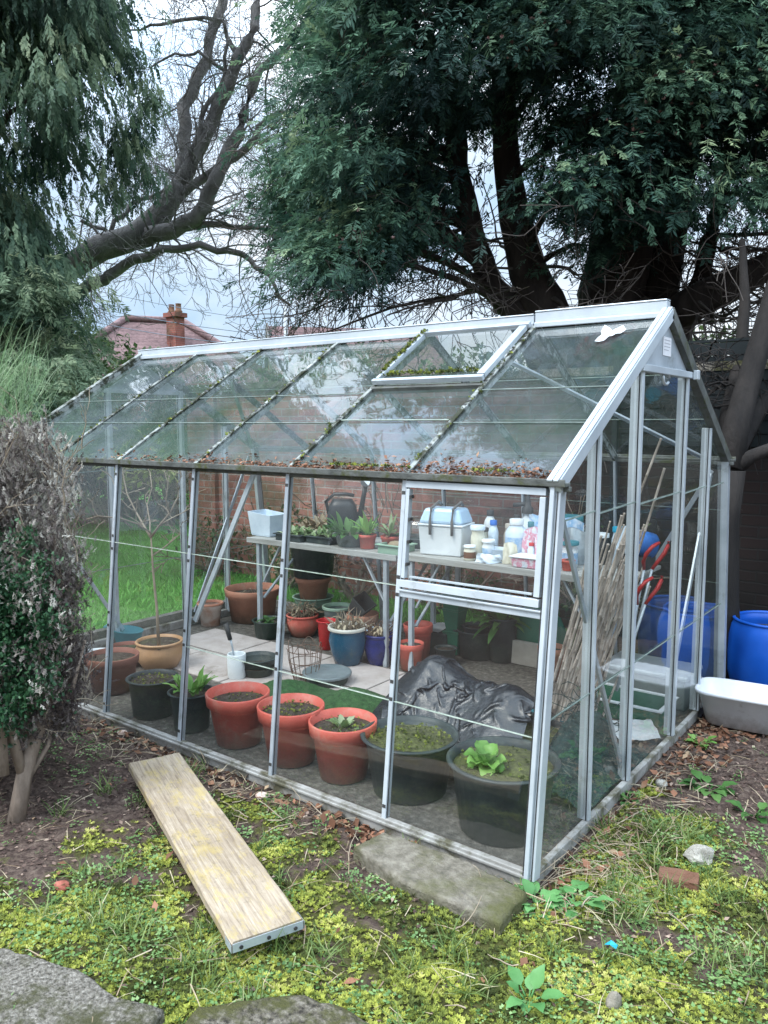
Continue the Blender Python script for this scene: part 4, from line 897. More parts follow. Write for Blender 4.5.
pot('plant_pot', 'taller red plastic pot just behind the seedling pot', 'plant pot', (-1.80, 1.93), .235, .10, .075, M['terra'], depth=.2)
pot('terracotta_pot', 'shallow clay bowl with a black pot tipped over in it', 'plant pot', (-2.27, 1.92), .24, .115, .07, M['terra_clay'], depth=.2)
t = thing('plant_pot', 'square black pot lying tipped over in the shallow clay bowl', 'plant pot', (-2.27, 1.92, .245))
mb = MB(); A = Vector((-2.31, 1.90, .25)); ax = Vector((.55, -.1, .55)).normalized(); s1 = ax.cross(Vector((0, 1, .2))).normalized(); s2 = ax.cross(s1)
for i, (h, r) in enumerate(((0, .05), (.13, .07), (.13, .062), (.02, .045))):
    for a, b in ((-1, -1), (1, -1), (1, 1), (-1, 1)): mb.v.append(tuple(A + ax * h + (s1 * a + s2 * b) * r))
for i in range(3):
    for j in range(4): mb.f.append([i * 4 + j, i * 4 + (j + 1) % 4, i * 4 + 4 + (j + 1) % 4, i * 4 + 4 + j]); mb.m.append(0); mb.s.append(False); mb.t.append(.5)
mb.f.append([3, 2, 1, 0]); mb.m.append(0); mb.s.append(False); mb.t.append(.5); mb.f.append([12, 13, 14, 15]); mb.m.append(0); mb.s.append(False); mb.t.append(.5)
mb.build('shell', M['blackpot'], t, bevel=.004)
t = thing('jar', 'clear glass jar lying on its side by the cobalt blue pot', 'jar', (-2.10, 1.86, .12))
MB().tube([(-2.13, 1.80, .13), (-2.11, 1.83, .135), (-2.02, 1.94, .16)], [.04, .052, .052], 14).build('shell', M['bluelid'], t)
pot('plant_pot', 'small black pot under the clear glass jar lying on its side', 'plant pot', (-2.08, 1.87), .09, .06, .05, M['blackpot'], rim='roll')
pot('plant_pot', 'mint green round tub at the bottom of the stack under the bench', 'tub', (-2.93, 2.13), .24, .155, .12, M['mint'], soil=None, rim='roll')
pot('terracotta_pot', 'weathered clay pot standing in the mint green tub', 'plant pot', (-2.93, 2.13), .17, .14, .10, M['terra_clay'], z0=.225, soil=None)
pot('plant_pot', 'large black tub on top of the stack under the bench', 'tub', (-2.93, 2.13), .27, .185, .15, M['blackpot'], z0=.40, soil=None, rim='roll')
pot('tub', 'translucent pale green plastic tub beside the narrow red bucket', 'tub', (-2.55, 1.98), .24, .11, .085, M['greypot'], rim='roll', soil=None, rimmat=M['mint'])
# right of the path, under the second bench
t = thing('seed_box', 'black storage box with white paper on top behind the red pots', 'box', (-1.80, 2.16, .004))
MB().box((-1.90, 2.08, .004), (-1.68, 2.27, .15)).build('shell', M['blackpot'], t, bevel=.008)
mb = MB()
for k in range(5): a = random.uniform(-.08, .08); mb.add([(-1.88 + k * .02, 2.09 + a * .2, .16 + k * .004), (-1.74 + k * .01, 2.08, .155 + k * .006), (-1.72, 2.22, .165 + k * .006), (-1.89 + k * .02, 2.24, .17 + k * .003)], [(0, 1, 2, 3)])
mb.build('papers', M['whiteplastic'], t)
for k in range(5):
    lb = ['lowest', 'second', 'third', 'fourth', 'topmost'][k]
    t = thing('square_pot', '%s green square pot %s' % (lb, 'in the nested stack beside the black buckets'), 'plant pot', (-1.655, 2.16, .01 + k * .055 + (.1 if k else 0)), 'nested green square pots')
    z = .01 + k * .05 + (.1 if k else 0); mb = MB(); r = .062
    for h, q in ((0, .7), (.15, 1), (.152, 1.08), (.165, 1.08), (.165, .95), (.02, .66)):
        for a, b in ((-1, -1), (1, -1), (1, 1), (-1, 1)): mb.v.append((-1.655 + a * r * q, 2.16 + b * r * q, z + h))
    for i in range(5):
        for j in range(4): mb.f.append([i * 4 + j, i * 4 + (j + 1) % 4, i * 4 + 4 + (j + 1) % 4, i * 4 + 4 + j]); mb.m.append(0); mb.s.append(False); mb.t.append(.5)
    mb.build('shell', M['greenplastic'] if k < 4 else M['darkgreenplastic'], t, bevel=.003)
pot('bucket', 'black bucket holding a smaller black pot, right of the green square pots', 'bucket', (-1.50, 2.20), .19, .135, .115, M['blackpot'], rim='roll', soil=None, handles=True)
pot('plant_pot', 'small black pot standing inside the black bucket', 'plant pot', (-1.50, 2.20), .16, .10, .08, M['blackpot'], z0=.06, rim='roll', soil='soil')
pot('plant_pot', 'tall black pot behind the black bucket with dark leaves', 'plant pot', (-1.32, 2.22), .30, .10, .08, M['blackpot'], rim='roll', plant=p_leafy('leaf_mid', 22, .22, .05, (.1, 1.2), 1.2))
t = thing('board', 'pale stone coloured board standing on edge under the right bench', 'board', (-1.13, 2.22, .004))
MB().box((-1.31, 2.20, .004), (-.92, 2.235, .16)).build('panel', M['board'], t, bevel=.004)
pot('terracotta_pot', 'clay pot half hidden behind the corner post at the right end of the pale board', 'plant pot', (-.90, 2.08), .2, .09, .07, M['terra_clay'])
t = thing('sack', 'dark green plant sack slumped behind the pale board', 'sack', (-1.12, 2.31, .004))
MB().lathe([(.12, 0), (.16, .06), (.15, .2), (.12, .32), (.07, .36), (0, .37)], (-1.12, 2.33, .004), 24, wob=.12, sx=1.3, sy=.5).build('shell', M['greenplastic'], t)
pot('plant_pot', 'small black pot beside the red pots near the polythene', 'plant pot', (-1.58, 1.93), .11, .07, .055, M['blackpot'], rim='roll')
# black polythene
def drape(name, label, cat, cx, cy, lx, ly, ang, H, mat, n=74, m=66, slack=1.16, steps=190, seed=3):
    """a sheet let fall over what lies under it: point masses on springs, settled step by step"""
    r = np.random.default_rng(seed); u, v = np.meshgrid(np.linspace(-.5, .5, n), np.linspace(-.5, .5, m))
    X, Y = u * lx, v * ly; x, y = cx + X * math.cos(ang) - Y * math.sin(ang), cy + X * math.sin(ang) + Y * math.cos(ang)
    P = np.stack([x, y, H(x, y) + .03 + .10 * np.abs(fbm(x * 5 + 3 * y, y * 5 - 2 * x, 0, seed, 3) - .5) + .02 * fbm(x * 20, y * 20, 0, seed)], -1); Vel = np.zeros_like(P); hx, hy = lx / (n - 1) * slack, ly / (m - 1) * slack
    links = [((0, 1), hx, 1.), ((1, 0), hy, 1.), ((1, 1), math.hypot(hx, hy), .7), ((1, -1), math.hypot(hx, hy), .7), ((0, 2), 2 * hx, .25), ((2, 0), 2 * hy, .25), ((0, 4), 4 * hx, .05), ((4, 0), 4 * hy, .05)]
    for it in range(steps):
        Vel[..., 2] -= .0009; Vel *= .93; Q = P + Vel
        for k in range(5):
            acc = np.zeros_like(Q); w = np.zeros(Q.shape[:2] + (1,))
            for (di, dj), L, st in links:
                a = (slice(0, m - di), slice(max(0, -dj), n - max(0, dj))); c = (slice(di, m), slice(max(0, dj), n + min(0, dj)))
                d = Q[c] - Q[a]; l = np.linalg.norm(d, axis=-1, keepdims=True) + 1e-9; co_ = d * (1 - L / l) * .5 * st
                acc[a] += co_; acc[c] -= co_; w[a] += st; w[c] += st
            Q += acc / w * 1.4
            h = H(Q[..., 0], Q[..., 1]) + .004; hit = Q[..., 2] < h; Q[..., 2] = np.where(hit, h, Q[..., 2])
        Vel = Q - P; Vel[hit] *= .35; P = Q
    idx = np.arange(n * m).reshape(m, n); F = np.stack([idx[:-1, :-1], idx[:-1, 1:], idx[1:, 1:], idx[1:, :-1]], -1).reshape(-1, 4)
    o = np_obj(name, P.reshape(-1, 3), F, M[mat], smooth=True, origin=(cx, cy, 0)); s = o.modifiers.new('sub', 'SUBSURF'); s.levels = s.render_levels = 1
    return tag(o, label, cat)
def under(x, y):
    A, B = np.array([-.99, .93]), np.array([-.56, .90]); ab = B - A; t = np.clip(((x - A[0]) * ab[0] + (y - A[1]) * ab[1]) / (ab @ ab), 0, 1)
    d = np.hypot(x - A[0] - t * ab[0], y - A[1] - t * ab[1]); z = .405 - .06 * t - .05 * np.sin(t * PI) - .85 * np.maximum(d - .05, 0) - .25 * np.minimum(d, .05)
    bump = lambda a, b, r, h: h * (1 - sstep(.9, 1.2, np.hypot(x - a, y - b) / r))
    return np.maximum(np.maximum(z, bump(-.74, .335, .19, .215)), np.maximum(bump(-.27, .29, .2, .25), .01))
drape('polythene_sheet', 'big crumpled black polythene sheet heaped between the tubs and the buckets', 'plastic sheet', -.79, .79, .66, .62, -.1, under, 'blackfilm', slack=1.5, steps=60)
pot('planting_tub', 'black tub under the edge of the polythene, behind the lettuce tub', 'tub', (-.42, .86), .17, .18, .15, M['blackpot'], rim='roll', soil='soilmoss')
t = thing('trough', 'teal plastic trough by the feet of the canes', 'trough', (-.42, 1.22, .004))
MB().lathe([(.10, 0), (.11, .02), (.135, .12), (.145, .125), (.138, .13), (.12, .03), (0, .03)], (-.42, 1.24, .004), 22, sx=1.5, sy=.7).build('shell', M['tealplastic'], t)
mb = MB()
for k in range(3): mb.tube([(-.62 + .22 * math.cos(q) * (1 + .06 * k), 1.35 + .17 * math.sin(q), .02 + .012 * k) for q in np.linspace(0, 2 * PI, 26)], .010, 7, 0, False)
tag(mb.build('hose', M['mint']), 'coil of pale green hose on the floor beside the canes', 'hose')
# green netting heap
n_ = 60
def nethump(U, V, x, y):
    r = np.hypot(U / .5, V / .5); return np.maximum(.34 * np.exp(-(r ** 2) * 1.5) * (1 + .8 * (fbm(x * 9, y * 9, 0, 4) - .5)) + .06 * np.abs(fbm(x * 24, y * 24, 0, 5) - .5) - .03, .012)
sheet('netting_heap', 'heap of dark green garden netting just inside the gable glass', 'netting', -.20, .92, .36, .72, .0, nethump, 'net', 60, 80, .15)
mb = MB()
for k in range(50):
    a = random.uniform(0, 2 * PI); q = random.uniform(.0, 1); x0 = -.20 + .15 * q * math.cos(a); y0 = .92 + .30 * q * math.sin(a); z0 = .34 * math.exp(-q * q * 1.5) + .01
    pts = wander((x0, y0, z0), (math.cos(a), math.sin(a), random.uniform(-.8, .2)), .16, 5, .5)
    mb.tube([(min(p.x, -.035), p.y, max(.01, p.z)) for p in pts], .0022, 3, 0, False)
tag(mb.build('netting_strands', M['net']), 'loose teal strands trailing over the green netting heap', 'netting')
# trays and sheets at the back right floor
t = thing('seed_tray', 'long green tray with a white rim behind the third gable post', 'tray', (-.32, 1.86, .004))
mb = MB(); 
for (a, b, c_, d, e, f) in ((-.56, 1.66, .004, -.10, 1.92, .012), ): mb.box((a, b, c_), (d, e, f))
mb.box((-.56, 1.66, .012), (-.548, 1.92, .09)); mb.box((-.112, 1.66, .012), (-.10, 1.92, .09)); mb.box((-.548, 1.66, .012), (-.112, 1.672, .09)); mb.box((-.548, 1.908, .012), (-.112, 1.92, .09)); mb.build('shell', M['greenplastic'], t)
mb = MB(); mb.box((-.575, 1.645, .091), (-.085, 1.67, .098)); mb.box((-.575, 1.91, .091), (-.085, 1.935, .098)); mb.box((-.575, 1.671, .091), (-.55, 1.909, .098)); mb.box((-.11, 1.671, .091), (-.085, 1.909, .098)); mb.build('rim', M['whiteplastic'], t)
sheet('paper_sheet', 'crumpled white paper sheet on the floor in front of the green tray', 'paper', -.24, 1.46, .36, .26, .5, lambda U, V, x, y: .02 + .05 * np.abs(fbm(x * 8, y * 8, 0, 6) - .4) + .04 * np.abs(U), 'whiteplastic', 20, 20)
t = thing('storage_box', 'pale grey plastic box lid resting across the back right corner floor', 'box', (-.28, 2.12, .004))
MB().box((-.52, 1.98, .004), (-.07, 2.26, .17)).build('shell', M['greypot'], t, bevel=.01); MB().box((-.54, 1.965, .171), (-.055, 2.275, .20)).build('lid', M['silver'], t, bevel=.01)
# bamboo canes -----------------------------------------------------------------
cr_ = random.Random(21)
def cane(p, q, r, label, group):
    p, q = Vector(p), Vector(q); mb = MB(); n = 9; pts, rs = [], []
    bend = Vector((cr_.gauss(0, .01), cr_.gauss(0, .01), 0))
    for i in range(n + 1):
        t = i / n; b = p.lerp(q, t) + bend * math.sin(PI * t)
        for e, k in ((-.004, 1.), (0, 1.35), (.004, 1.)):
            pts.append(b + (q - p).normalized() * e); rs.append(r * k * (1 - .3 * t))
    mb.tube(pts, rs, 6); o = mb.build('bamboo_cane', M['cane']); return tag(o, label, 'cane', group)
for k in range(46):
    u = cr_.random(); bx = -.56 + .20 * cr_.random(); by = 1.06 + .46 * u; L = .78 + .42 * cr_.random()
    lean = Vector((.27 + cr_.gauss(0, .045), .06 + cr_.gauss(0, .07), .92)).normalized()
    e = Vector((bx, by, .005)) + lean * L
    if e.x > -.15: e.x = -.15 - .05 * cr_.random()
    cane((bx, by, .005), e, 0.0048 + cr_.random() * .0036, 'one of the pale bamboo canes leaning in the bundle inside the gable glass', 'bamboo canes in the leaning bundle')
cane((-.46, 1.22, .005), (-.052, 1.36, 1.50), .008, 'tallest bamboo cane, reaching far above the bundle towards the ridge', 'bamboo canes standing above the bundle')
cane((-.43, 1.30, .005), (-.05, 1.42, 1.36), .008, 'second tallest bamboo cane, its tip just right of the tallest one', 'bamboo canes standing above the bundle')
# loppers with red handles
for k, (y, z, lab) in enumerate(((1.50, 1.02, 'upper'), (1.42, .86, 'lower'))):
    t = thing('loppers', 'pair of loppers with curved red grips, the %s pair among the canes' % lab, 'loppers', (-.22, y, .3), 'loppers standing among the canes')
    for s in (-1, 1):
        X0 = -.135
        MB().tube([(X0 - .10, y - .02, .25), (X0 + s * .016, y + s * .01, z - .16)], .007, 7).build('shaft', M['alu'], t)
        MB().tube([(X0 + s * .016, y + s * .01, z - .16), (X0 + .012 + s * .026, y + s * .03, z - .12), (X0 + .03 + s * .03, y + s * .045 + .01, z - .08), (X0 + .045 + s * .024, y + s * .045 + .03, z - .045), (X0 + .058 + s * .012, y + s * .03 + .045, z - .025)], [.008, .010, .011, .010, .008], 8).build('grip', M['handle_red'], t)
# ---------------------------------------------------------------- benches
def bench(label, x0, x1, y0, y1, z, legs):
    t = thing('staging_bench', label, 'bench', ((x0 + x1) / 2, (y0 + y1) / 2, 0))
    mb = MB(); n = 5; w = (y1 - y0 - .03) / n
    mb.box((x0, y0, z - .035), (x1, y0 + .014, z + .004))
    for k in range(n): mb.box((x0, y0 + .018 + k * w, z - .022), (x1, y0 + .018 + (k + 1) * w - .006, z))
    mb.build('bench_top', M['benchwood'], t, bevel=.003)
    for x in legs:
        for y in (y0 + .03, y1 - .04): MB().bar((x, y, .0), (x, y, z - .036), (1, 0, 0), .030, .03).build('leg', M['alu'], t, bevel=.002)
        MB().bar((x + .02, y0 + .05, .30), (x + .02, y1 - .06, z - .05), (1, 0, 0), .018, .012).build('brace', M['alu'], t)
        s = 1 if x < (x0 + x1) / 2 else -1
        MB().bar((x + .022 * s, y0 + .05, .42), (x + .20 * s, y0 + .05, z - .04), (0, 1, 0), .018, .012).build('brace', M['alu'], t)
bench('left staging bench of grey boards with the watering can and seedlings on it', -3.12, -1.76, 1.62, 2.24, .742, (-3.02, -1.86))
bench('right staging bench of grey boards crowded with bottles and packets', -1.74, -.30, 1.62, 2.24, .757, (-1.66, -.45))
BZ = .744
t = thing('bucket', 'pale blue translucent square tub on the left end of the bench', 'tub', (-3.05, 1.79, BZ))
mb = MB()
R4 = [(-.115, -.09), (.115, -.09), (.115, .09), (-.115, .09)]
for h, q in ((0, .80), (.012, .84), (.16, 1.02), (.162, 1.0), (.155, .98), (.02, .8)):
    for a, b in R4: mb.v.append((-3.07 + a * q, 1.79 + b * q, BZ + h + (0 if h < .1 else .02 * (a < 0))))
for i in range(5):
    for j in range(4): mb.f.append([i * 4 + j, i * 4 + (j + 1) % 4, i * 4 + 4 + (j + 1) % 4, i * 4 + 4 + j]); mb.m.append(0); mb.s.append(False); mb.t.append(.5)
mb.f += [[3, 2, 1, 0], [20, 21, 22, 23]]; mb.m += [0, 0]; mb.s += [False, False]; mb.t += [.5, .5]
mb.build('shell', M['palebluepl'], t, bevel=.012)
def tray(label, x0, x1, y0, y1, z, h, mat, soil='soil', plantn=0, mat2='leaf_pale', L=.07, name='seed_tray'):
    t = thing(name, label, 'tray', ((x0 + x1) / 2, (y0 + y1) / 2, z)); mb = MB(); w = .007; f = .014
    for (a, b), (c, d) in (((x0, y0), (x1, y0 + w)), ((x0, y1 - w), (x1, y1)), ((x0, y0 + w), (x0 + w, y1 - w)), ((x1 - w, y0 + w), (x1, y1 - w))): mb.box((a, b, z), (c, d, z + h))
    mb.box((x0 + w, y0 + w, z), (x1 - w, y1 - w, z + .006))
    for (a, b), (c, d) in (((x0 - f, y0 - f), (x1 + f, y0)), ((x0 - f, y1), (x1 + f, y1 + f)), ((x0 - f, y0), (x0, y1)), ((x1, y0), (x1 + f, y1))): mb.box((a, b, z + h - .008), (c, d, z + h))
    mb.build('shell', mat, t, bevel=.002)
    if soil:
        mb = MB().box((x0 + w, y0 + w, z + .007), (x1 - w, y1 - w, z + h * .82)); mb.build('soil', M[soil], t)
    if plantn:
        mb = MB()
        for k in range(plantn):
            bx, by = random.uniform(x0 + .02, x1 - .02), random.uniform(y0 + .02, y1 - .02)
            for q in range(4):
                a = random.uniform(0, 2 * PI); e = random.uniform(.3, 1.3)
                mb.leaf((bx, by, z + h * .82), (math.cos(a) * math.cos(e), math.sin(a) * math.cos(e), math.sin(e)), (0, 0, 1), L * random.uniform(.6, 1.2), L * .42, .8, 4, 0, random.uniform(.1, 1))
        mb.build('plants', M[mat2], t)
    return t
tray('black seed tray of pale variegated seedlings next to the front post', -2.86, -2.62, 1.66, 1.88, BZ, .05, M['blackpot'], plantn=26)
tray('second black tray of low pale leaved seedlings behind the first bench tray', -2.60, -2.38, 1.70, 1.94, BZ, .05, M['blackpot'], plantn=24)
tray('black tray of greyish old seedlings at the back of the left bench', -2.95, -2.55, 1.97, 2.18, BZ, .05, M['blackpot'], plantn=30, mat2='straw', L=.11)
pot('plant_pot', 'grey green bowl of bright leafy plants on the left bench in front of the can', 'plant pot', (-2.26, 1.78), .085, .115, .09, M['greypot'], z0=BZ, rim='roll', depth=.1, plant=p_leafy('leaf_mid', 40, .15, .045, (.3, 1.4), .8, 0, 0, 0, .7))
pot('terracotta_pot', 'small red pot with upright green leaves in front of the watering can spout', 'plant pot', (-2.09, 1.75), .095, .062, .048, M['terra'], z0=BZ, depth=.1, plant=p_leafy('leaf_bright', 16, .17, .04, (.6, 1.45), .6))
pot('terracotta_pot', 'small red pot with loose reddish green leaves, right of the other small red pot', 'plant pot', (-1.93, 1.79), .095, .066, .05, M['terra'], z0=BZ, depth=.1, plant=both(p_leafy('leaf_pale', 18, .16, .03, (.5, 1.45), .7), p_leafy('leaf_dead', 8, .11, .03)))
tray('pale green tray with a heap of labels at the right end of the left bench', -1.92, -1.74, 1.64, 1.80, BZ, .06, M['mint'], soil=None)
t = thing('tool_heap', 'grey cloth bundle lying in the pale green tray', 'cloth', (-1.84, 1.73, BZ + .03))
MB().lathe([(.055, 0), (.06, .03), (.04, .055), (0, .065)], (-1.84, 1.73, BZ + .012), 18, wob=.2, sx=1.3, sy=.8).build('bundle', M['straw'], t)
t = thing('cloche', 'clear plastic domed tray cover lying behind the pale green tray', 'cloche', (-1.86, 2.03, BZ))
mb = MB(); mb.lathe([(.15, 0), (.15, .02), (.13, .09), (.09, .13), (0, .14)], (-1.88, 2.03, BZ + .07), 26, sx=1.1, sy=.8); mb.build('dome', M['glass_back'], t)
MB().lathe([(.14, 0), (.155, .06), (.15, .068), (.0, .06)], (-1.88, 2.03, BZ), 26, sx=1.1, sy=.8).build('tray_base', M['blackpot'], t)
# watering can
t = thing('watering_can', 'black plastic watering can with a long upright spout on the left bench', 'watering can', (-2.50, 1.98, BZ)); c = Vector((-2.50, 1.98, BZ))
dx = Vector((.82, .57, 0))
mb = MB(); secs = [(0, .105, .075), (.01, .112, .08), (.16, .112, .08), (.24, .10, .07), (.29, .07, .05)]; n = 20
for h, a, b in secs:
    for j in range(n):
        q = 2 * PI * j / n; e = lambda v: math.copysign(abs(v) ** .7, v)
        p = c + dx * (a * e(math.cos(q))) + Vector((-dx.y, dx.x, 0)) * (b * e(math.sin(q))) + Vector((0, 0, h)); mb.v.append(tuple(p))
for i in range(len(secs) - 1):
    for j in range(n): mb.f.append([i * n + j, i * n + (j + 1) % n, (i + 1) * n + (j + 1) % n, (i + 1) * n + j]); mb.m.append(0); mb.s.append(True); mb.t.append(.5)
mb.f.append([(len(secs) - 1) * n + j for j in range(n)]); mb.m.append(0); mb.s.append(False); mb.t.append(.5)
mb.build('body', M['canblack'], t)
MB().tube([c + dx * x + Vector((0, 0, z)) for x, z in ((-.10, .18), (-.12, .27), (-.06, .325), (.03, .325), (.085, .315))], [.013, .014, .013, .013, .012], 8).build('handle', M['canblack'], t)
MB().tube([c + dx * x + Vector((0, 0, z)) for x, z in ((.09, .05), (.125, .16), (.15, .30), (.165, .385))], [.028, .021, .017, .016], 9).build('spout', M['canblack'], t)
mb = MB(); hb = c + dx * .165 + Vector((0, 0, .385)); mb.tube([hb, hb + dx * .012 + Vector((0, -.012, .02)), hb + dx * .02 + Vector((0, -.025, .028))], [.016, .036, .040], 14, 0); r = mb.build('rose', M['canblack'], t)
MB().tube([hb + dx * .0205 + Vector((0, -.026, .0285)), hb + dx * .021 + Vector((0, -.0275, .029))], .032, 14).build('rose_plate', M['whiteplastic'], r)
# right bench clutter
B2 = .759
t = thing('carry_box', 'white plastic carry box with a clear blue lid and two grey straps', 'box', (-1.50, 1.80, B2))
def rbox(mb, c, ang, lx, ly, z0, z1, s0=1., s1=1., m=0):
    ca, sa = math.cos(ang), math.sin(ang); b = len(mb.v)
    for z, s in ((z0, s0), (z1, s1)):
        for a, d in ((-1, -1), (1, -1), (1, 1), (-1, 1)):
            x, y = a * lx / 2 * s, d * ly / 2 * s; mb.v.append((c[0] + x * ca - y * sa, c[1] + x * sa + y * ca, z))
    for f in ((0, 3, 2, 1), (4, 5, 6, 7), (0, 1, 5, 4), (1, 2, 6, 5), (2, 3, 7, 6), (3, 0, 4, 7)): mb.f.append([b + i for i in f]); mb.m.append(m); mb.s.append(False); mb.t.append(.5)
    return mb
CB = (-1.515, 1.82); AN = .18
mb = MB(); rbox(mb, CB, AN, .29, .21, B2, B2 + .18, .93, 1.); rbox(mb, CB, AN, .305, .225, B2 + .181, B2 + .195); mb.build('box_body', M['whiteplastic'], t, bevel=.01)
mb = MB(); rbox(mb, CB, AN, .295, .215, B2 + .196, B2 + .29, 1., .78); mb.build('box_lid', M['bluelid'], t, bevel=.018)
for k in (-.06, .085):
    ca, sa = math.cos(AN), math.sin(AN); P = lambda x, y, z: (CB[0] + x * ca - y * sa, CB[1] + x * sa + y * ca, B2 + z)
    mb = MB(); mb.tube([P(k, -.117, .13), P(k, -.119, .22), P(k, -.10, .292), P(k + .02, -.02, .33), P(k, .07, .30)], [.009] * 5, 6); mb.build('strap', M['timber'], t)
def bottle(label, x, y, r, h, mat, capmat, name='bottle', cat='bottle', neck=.4, z=B2, lab=None, group=None):
    t = thing(name, label, cat, (x, y, z), group)
    MB().lathe([(r * .9, 0), (r, .006), (r, h * .66), (r * .85, h * .75), (r * neck, h * .84), (r * neck, h * .88)], (x, y, z), 20).build('bottle_body', M[mat], t)
    MB().lathe([(r * neck * 1.15, h * .86), (r * neck * 1.15, h * .99), (r * neck, h), (0, h)], (x, y, z), 16).build('cap', M[capmat], t)
    if lab: MB().lathe([(r * 1.01, h * .15), (r * 1.012, h * .16), (r * 1.012, h * .56), (r * 1.01, h * .57)], (x, y, z), 20).build('paper_label', M[lab], t)
    return t
bottle('cream jar with a pale blue lid and a dark printed label beside the carry box', -1.275, 1.80, .042, .20, 'cream', 'palebluepl', 'jar', 'jar', .95, lab='cream')
bottle('small white jar with a brown label at the front edge of the right bench', -1.27, 1.70, .036, .09, 'cream', 'whiteplastic', 'jar', 'jar', .9, lab='brickbrown')
bottle('slim blue capped bottle behind the cream jar', -1.24, 1.93, .032, .22, 'palebluepl', 'bluetool', neck=.6)
bottle('pale wooden handled dibber pot standing behind the jars', -1.15, 1.98, .04, .2, 'board', 'board', neck=.7)
bottle('large pale blue jug shaped bottle in the middle of the right bench', -1.045, 1.86, .066, .25, 'palebluepl', 'whiteplastic', neck=.55, lab='bluefilm')
t = thing('spray_bottle', 'white spray bottle with a tall black pump head behind the blue jug bottle', 'bottle', (-1.06, 2.03, B2))
MB().lathe([(.045, 0), (.05, .01), (.05, .20), (.02, .25), (.02, .27)], (-1.06, 2.03, B2), 18).build('bottle_body', M['whiteplastic'], t)
mb = MB(); mb.lathe([(.035, .265), (.035, .30), (.022, .31), (.018, .34), (.012, .35), (.012, .38), (0, .385)], (-1.06, 2.03, B2), 14); mb.tube([(-1.06, 2.03, B2 + .325), (-1.14, 1.99, B2 + .315)], .014, 7); mb.build('pump_head', M['clip'], t)
t = thing('basin', 'low blue basin on the right bench under the bottles', 'basin', (-1.16, 1.84, B2)); MB().lathe([(.06, 0), (.075, .06), (.08, .065), (.07, .06), (0, .02)], (-1.16, 1.84, B2), 22, sx=1.4, sy=.8).build('shell', M['palebluepl'], t)
def bag(label, x, y, w, h, mat, seed, d=.05, z=B2, ang=.3, name='packet'):
    t = thing(name, label, 'packet', (x, y, z)); mb = MB(); n = 9; ca, sa = math.cos(ang), math.sin(ang); rr = random.Random(seed)
    ph = rr.uniform(0, 6)
    for s in (-1, 1):
        b = len(mb.v)
        for j in range(n):
            for i in range(n):
                u, v = i / (n - 1) * 2 - 1, j / (n - 1); bul = d * (1 - u * u) * (1 - v ** 2 * .85) * s
                bul += .014 * math.sin(u * 5 + ph + v * 4) + .008 * math.sin(u * 11 - v * 9 + ph); xx = u * w / 2 * (1 - .12 * v + .05 * math.sin(v * 7 + ph))
                mb.v.append((x + xx * ca - bul * sa, y + xx * sa + bul * ca, z + v * h * (1 + .06 * math.sin(u * 3 + ph))))
        for j in range(n - 1):
            for i in range(n - 1): mb.f.append([b + j * n + i, b + j * n + i + 1, b + j * n + n + i + 1, b + j * n + n + i]); mb.m.append(0); mb.s.append(True); mb.t.append(.5)
    mb.build('film', M[mat], t)
bag('white and pink printed seed bag upright among the bottles', -.945, 1.86, .14, .20, 'pinkfilm', 1)
bag('pale blue printed bag at the back of the right bench', -.96, 2.05, .2, .27, 'bluefilm', 2)
bag('larger white bag with pink flowers printed on it near the vent edge', -.80, 1.80, .18, .19, 'pinkfilm', 3)
bag('crumpled white bag behind the flower printed bag', -.78, 2.0, .2, .25, 'bluefilm', 4)
bag('flat silvery packet lying at the bench front beside the small jar', -1.14, 1.70, .16, .05, 'palebluepl', 5, .05)
bag('small pale packet leaning against the blue jug bottle', -1.02, 1.74, .09, .12, 'cream', 7, .03)
t = thing('seed_tray', 'clear pinkish plastic tray at the bench front below the flower printed bag', 'tray', (-.86, 1.70, B2)); mb = MB(); rbox(mb, (-.86, 1.71), 0., .22, .13, B2, B2 + .055, .9, 1.); mb.build('shell', M['pinkfilm'], t, bevel=.006); mb = MB(); rbox(mb, (-.86, 1.71), 0., .235, .145, B2 + .056, B2 + .064); mb.build('lid', M['whiteplastic'], t, bevel=.003)
bottle('wide tub with a teal lid at the back of the right bench', -.84, 2.12, .085, .26, 'palebluepl', 'tealplastic', 'tub', 'tub', .98)
bottle('dark glass jar with a white lid seen through the gable glass', -.60, 2.06, .045, .18, 'clip', 'whiteplastic', 'jar', 'jar', .9)
bottle('clear bottle with a wide bright cyan cap seen through the gable glass', -.50, 2.10, .05, .22, 'palebluepl', 'cyan', neck=.8)
t = thing('paint_tin', 'blue tub with a white lid lying on its side at the right bench end', 'tub', (-.36, 2.06, B2 + .1)); 
MB().tube([(-.42, 2.0, B2 + .16), (-.33, 2.12, B2 + .12)], [.075, .075], 20).build('shell', M['bluetool'], t); MB().tube([(-.435, 1.98, B2 + .168), (-.4205, 1.9995, B2 + .1605)], [.079, .079], 20).build('lid', M['palebluepl'], t)
MB().box((-.46, 1.96, B2), (-.31, 2.15, B2 + .07)).build('stand', M['clip'], t)
bag('grey translucent plastic bag slumped on the bench end near the corner post', -.72, 1.98, .16, .20, 'silver', 9)
pot('terracotta_pot', 'little clay pot on the bench end behind the grey plastic bag', 'plant pot', (-.66, 1.74), .06, .04, .03, M['terra'], z0=B2)
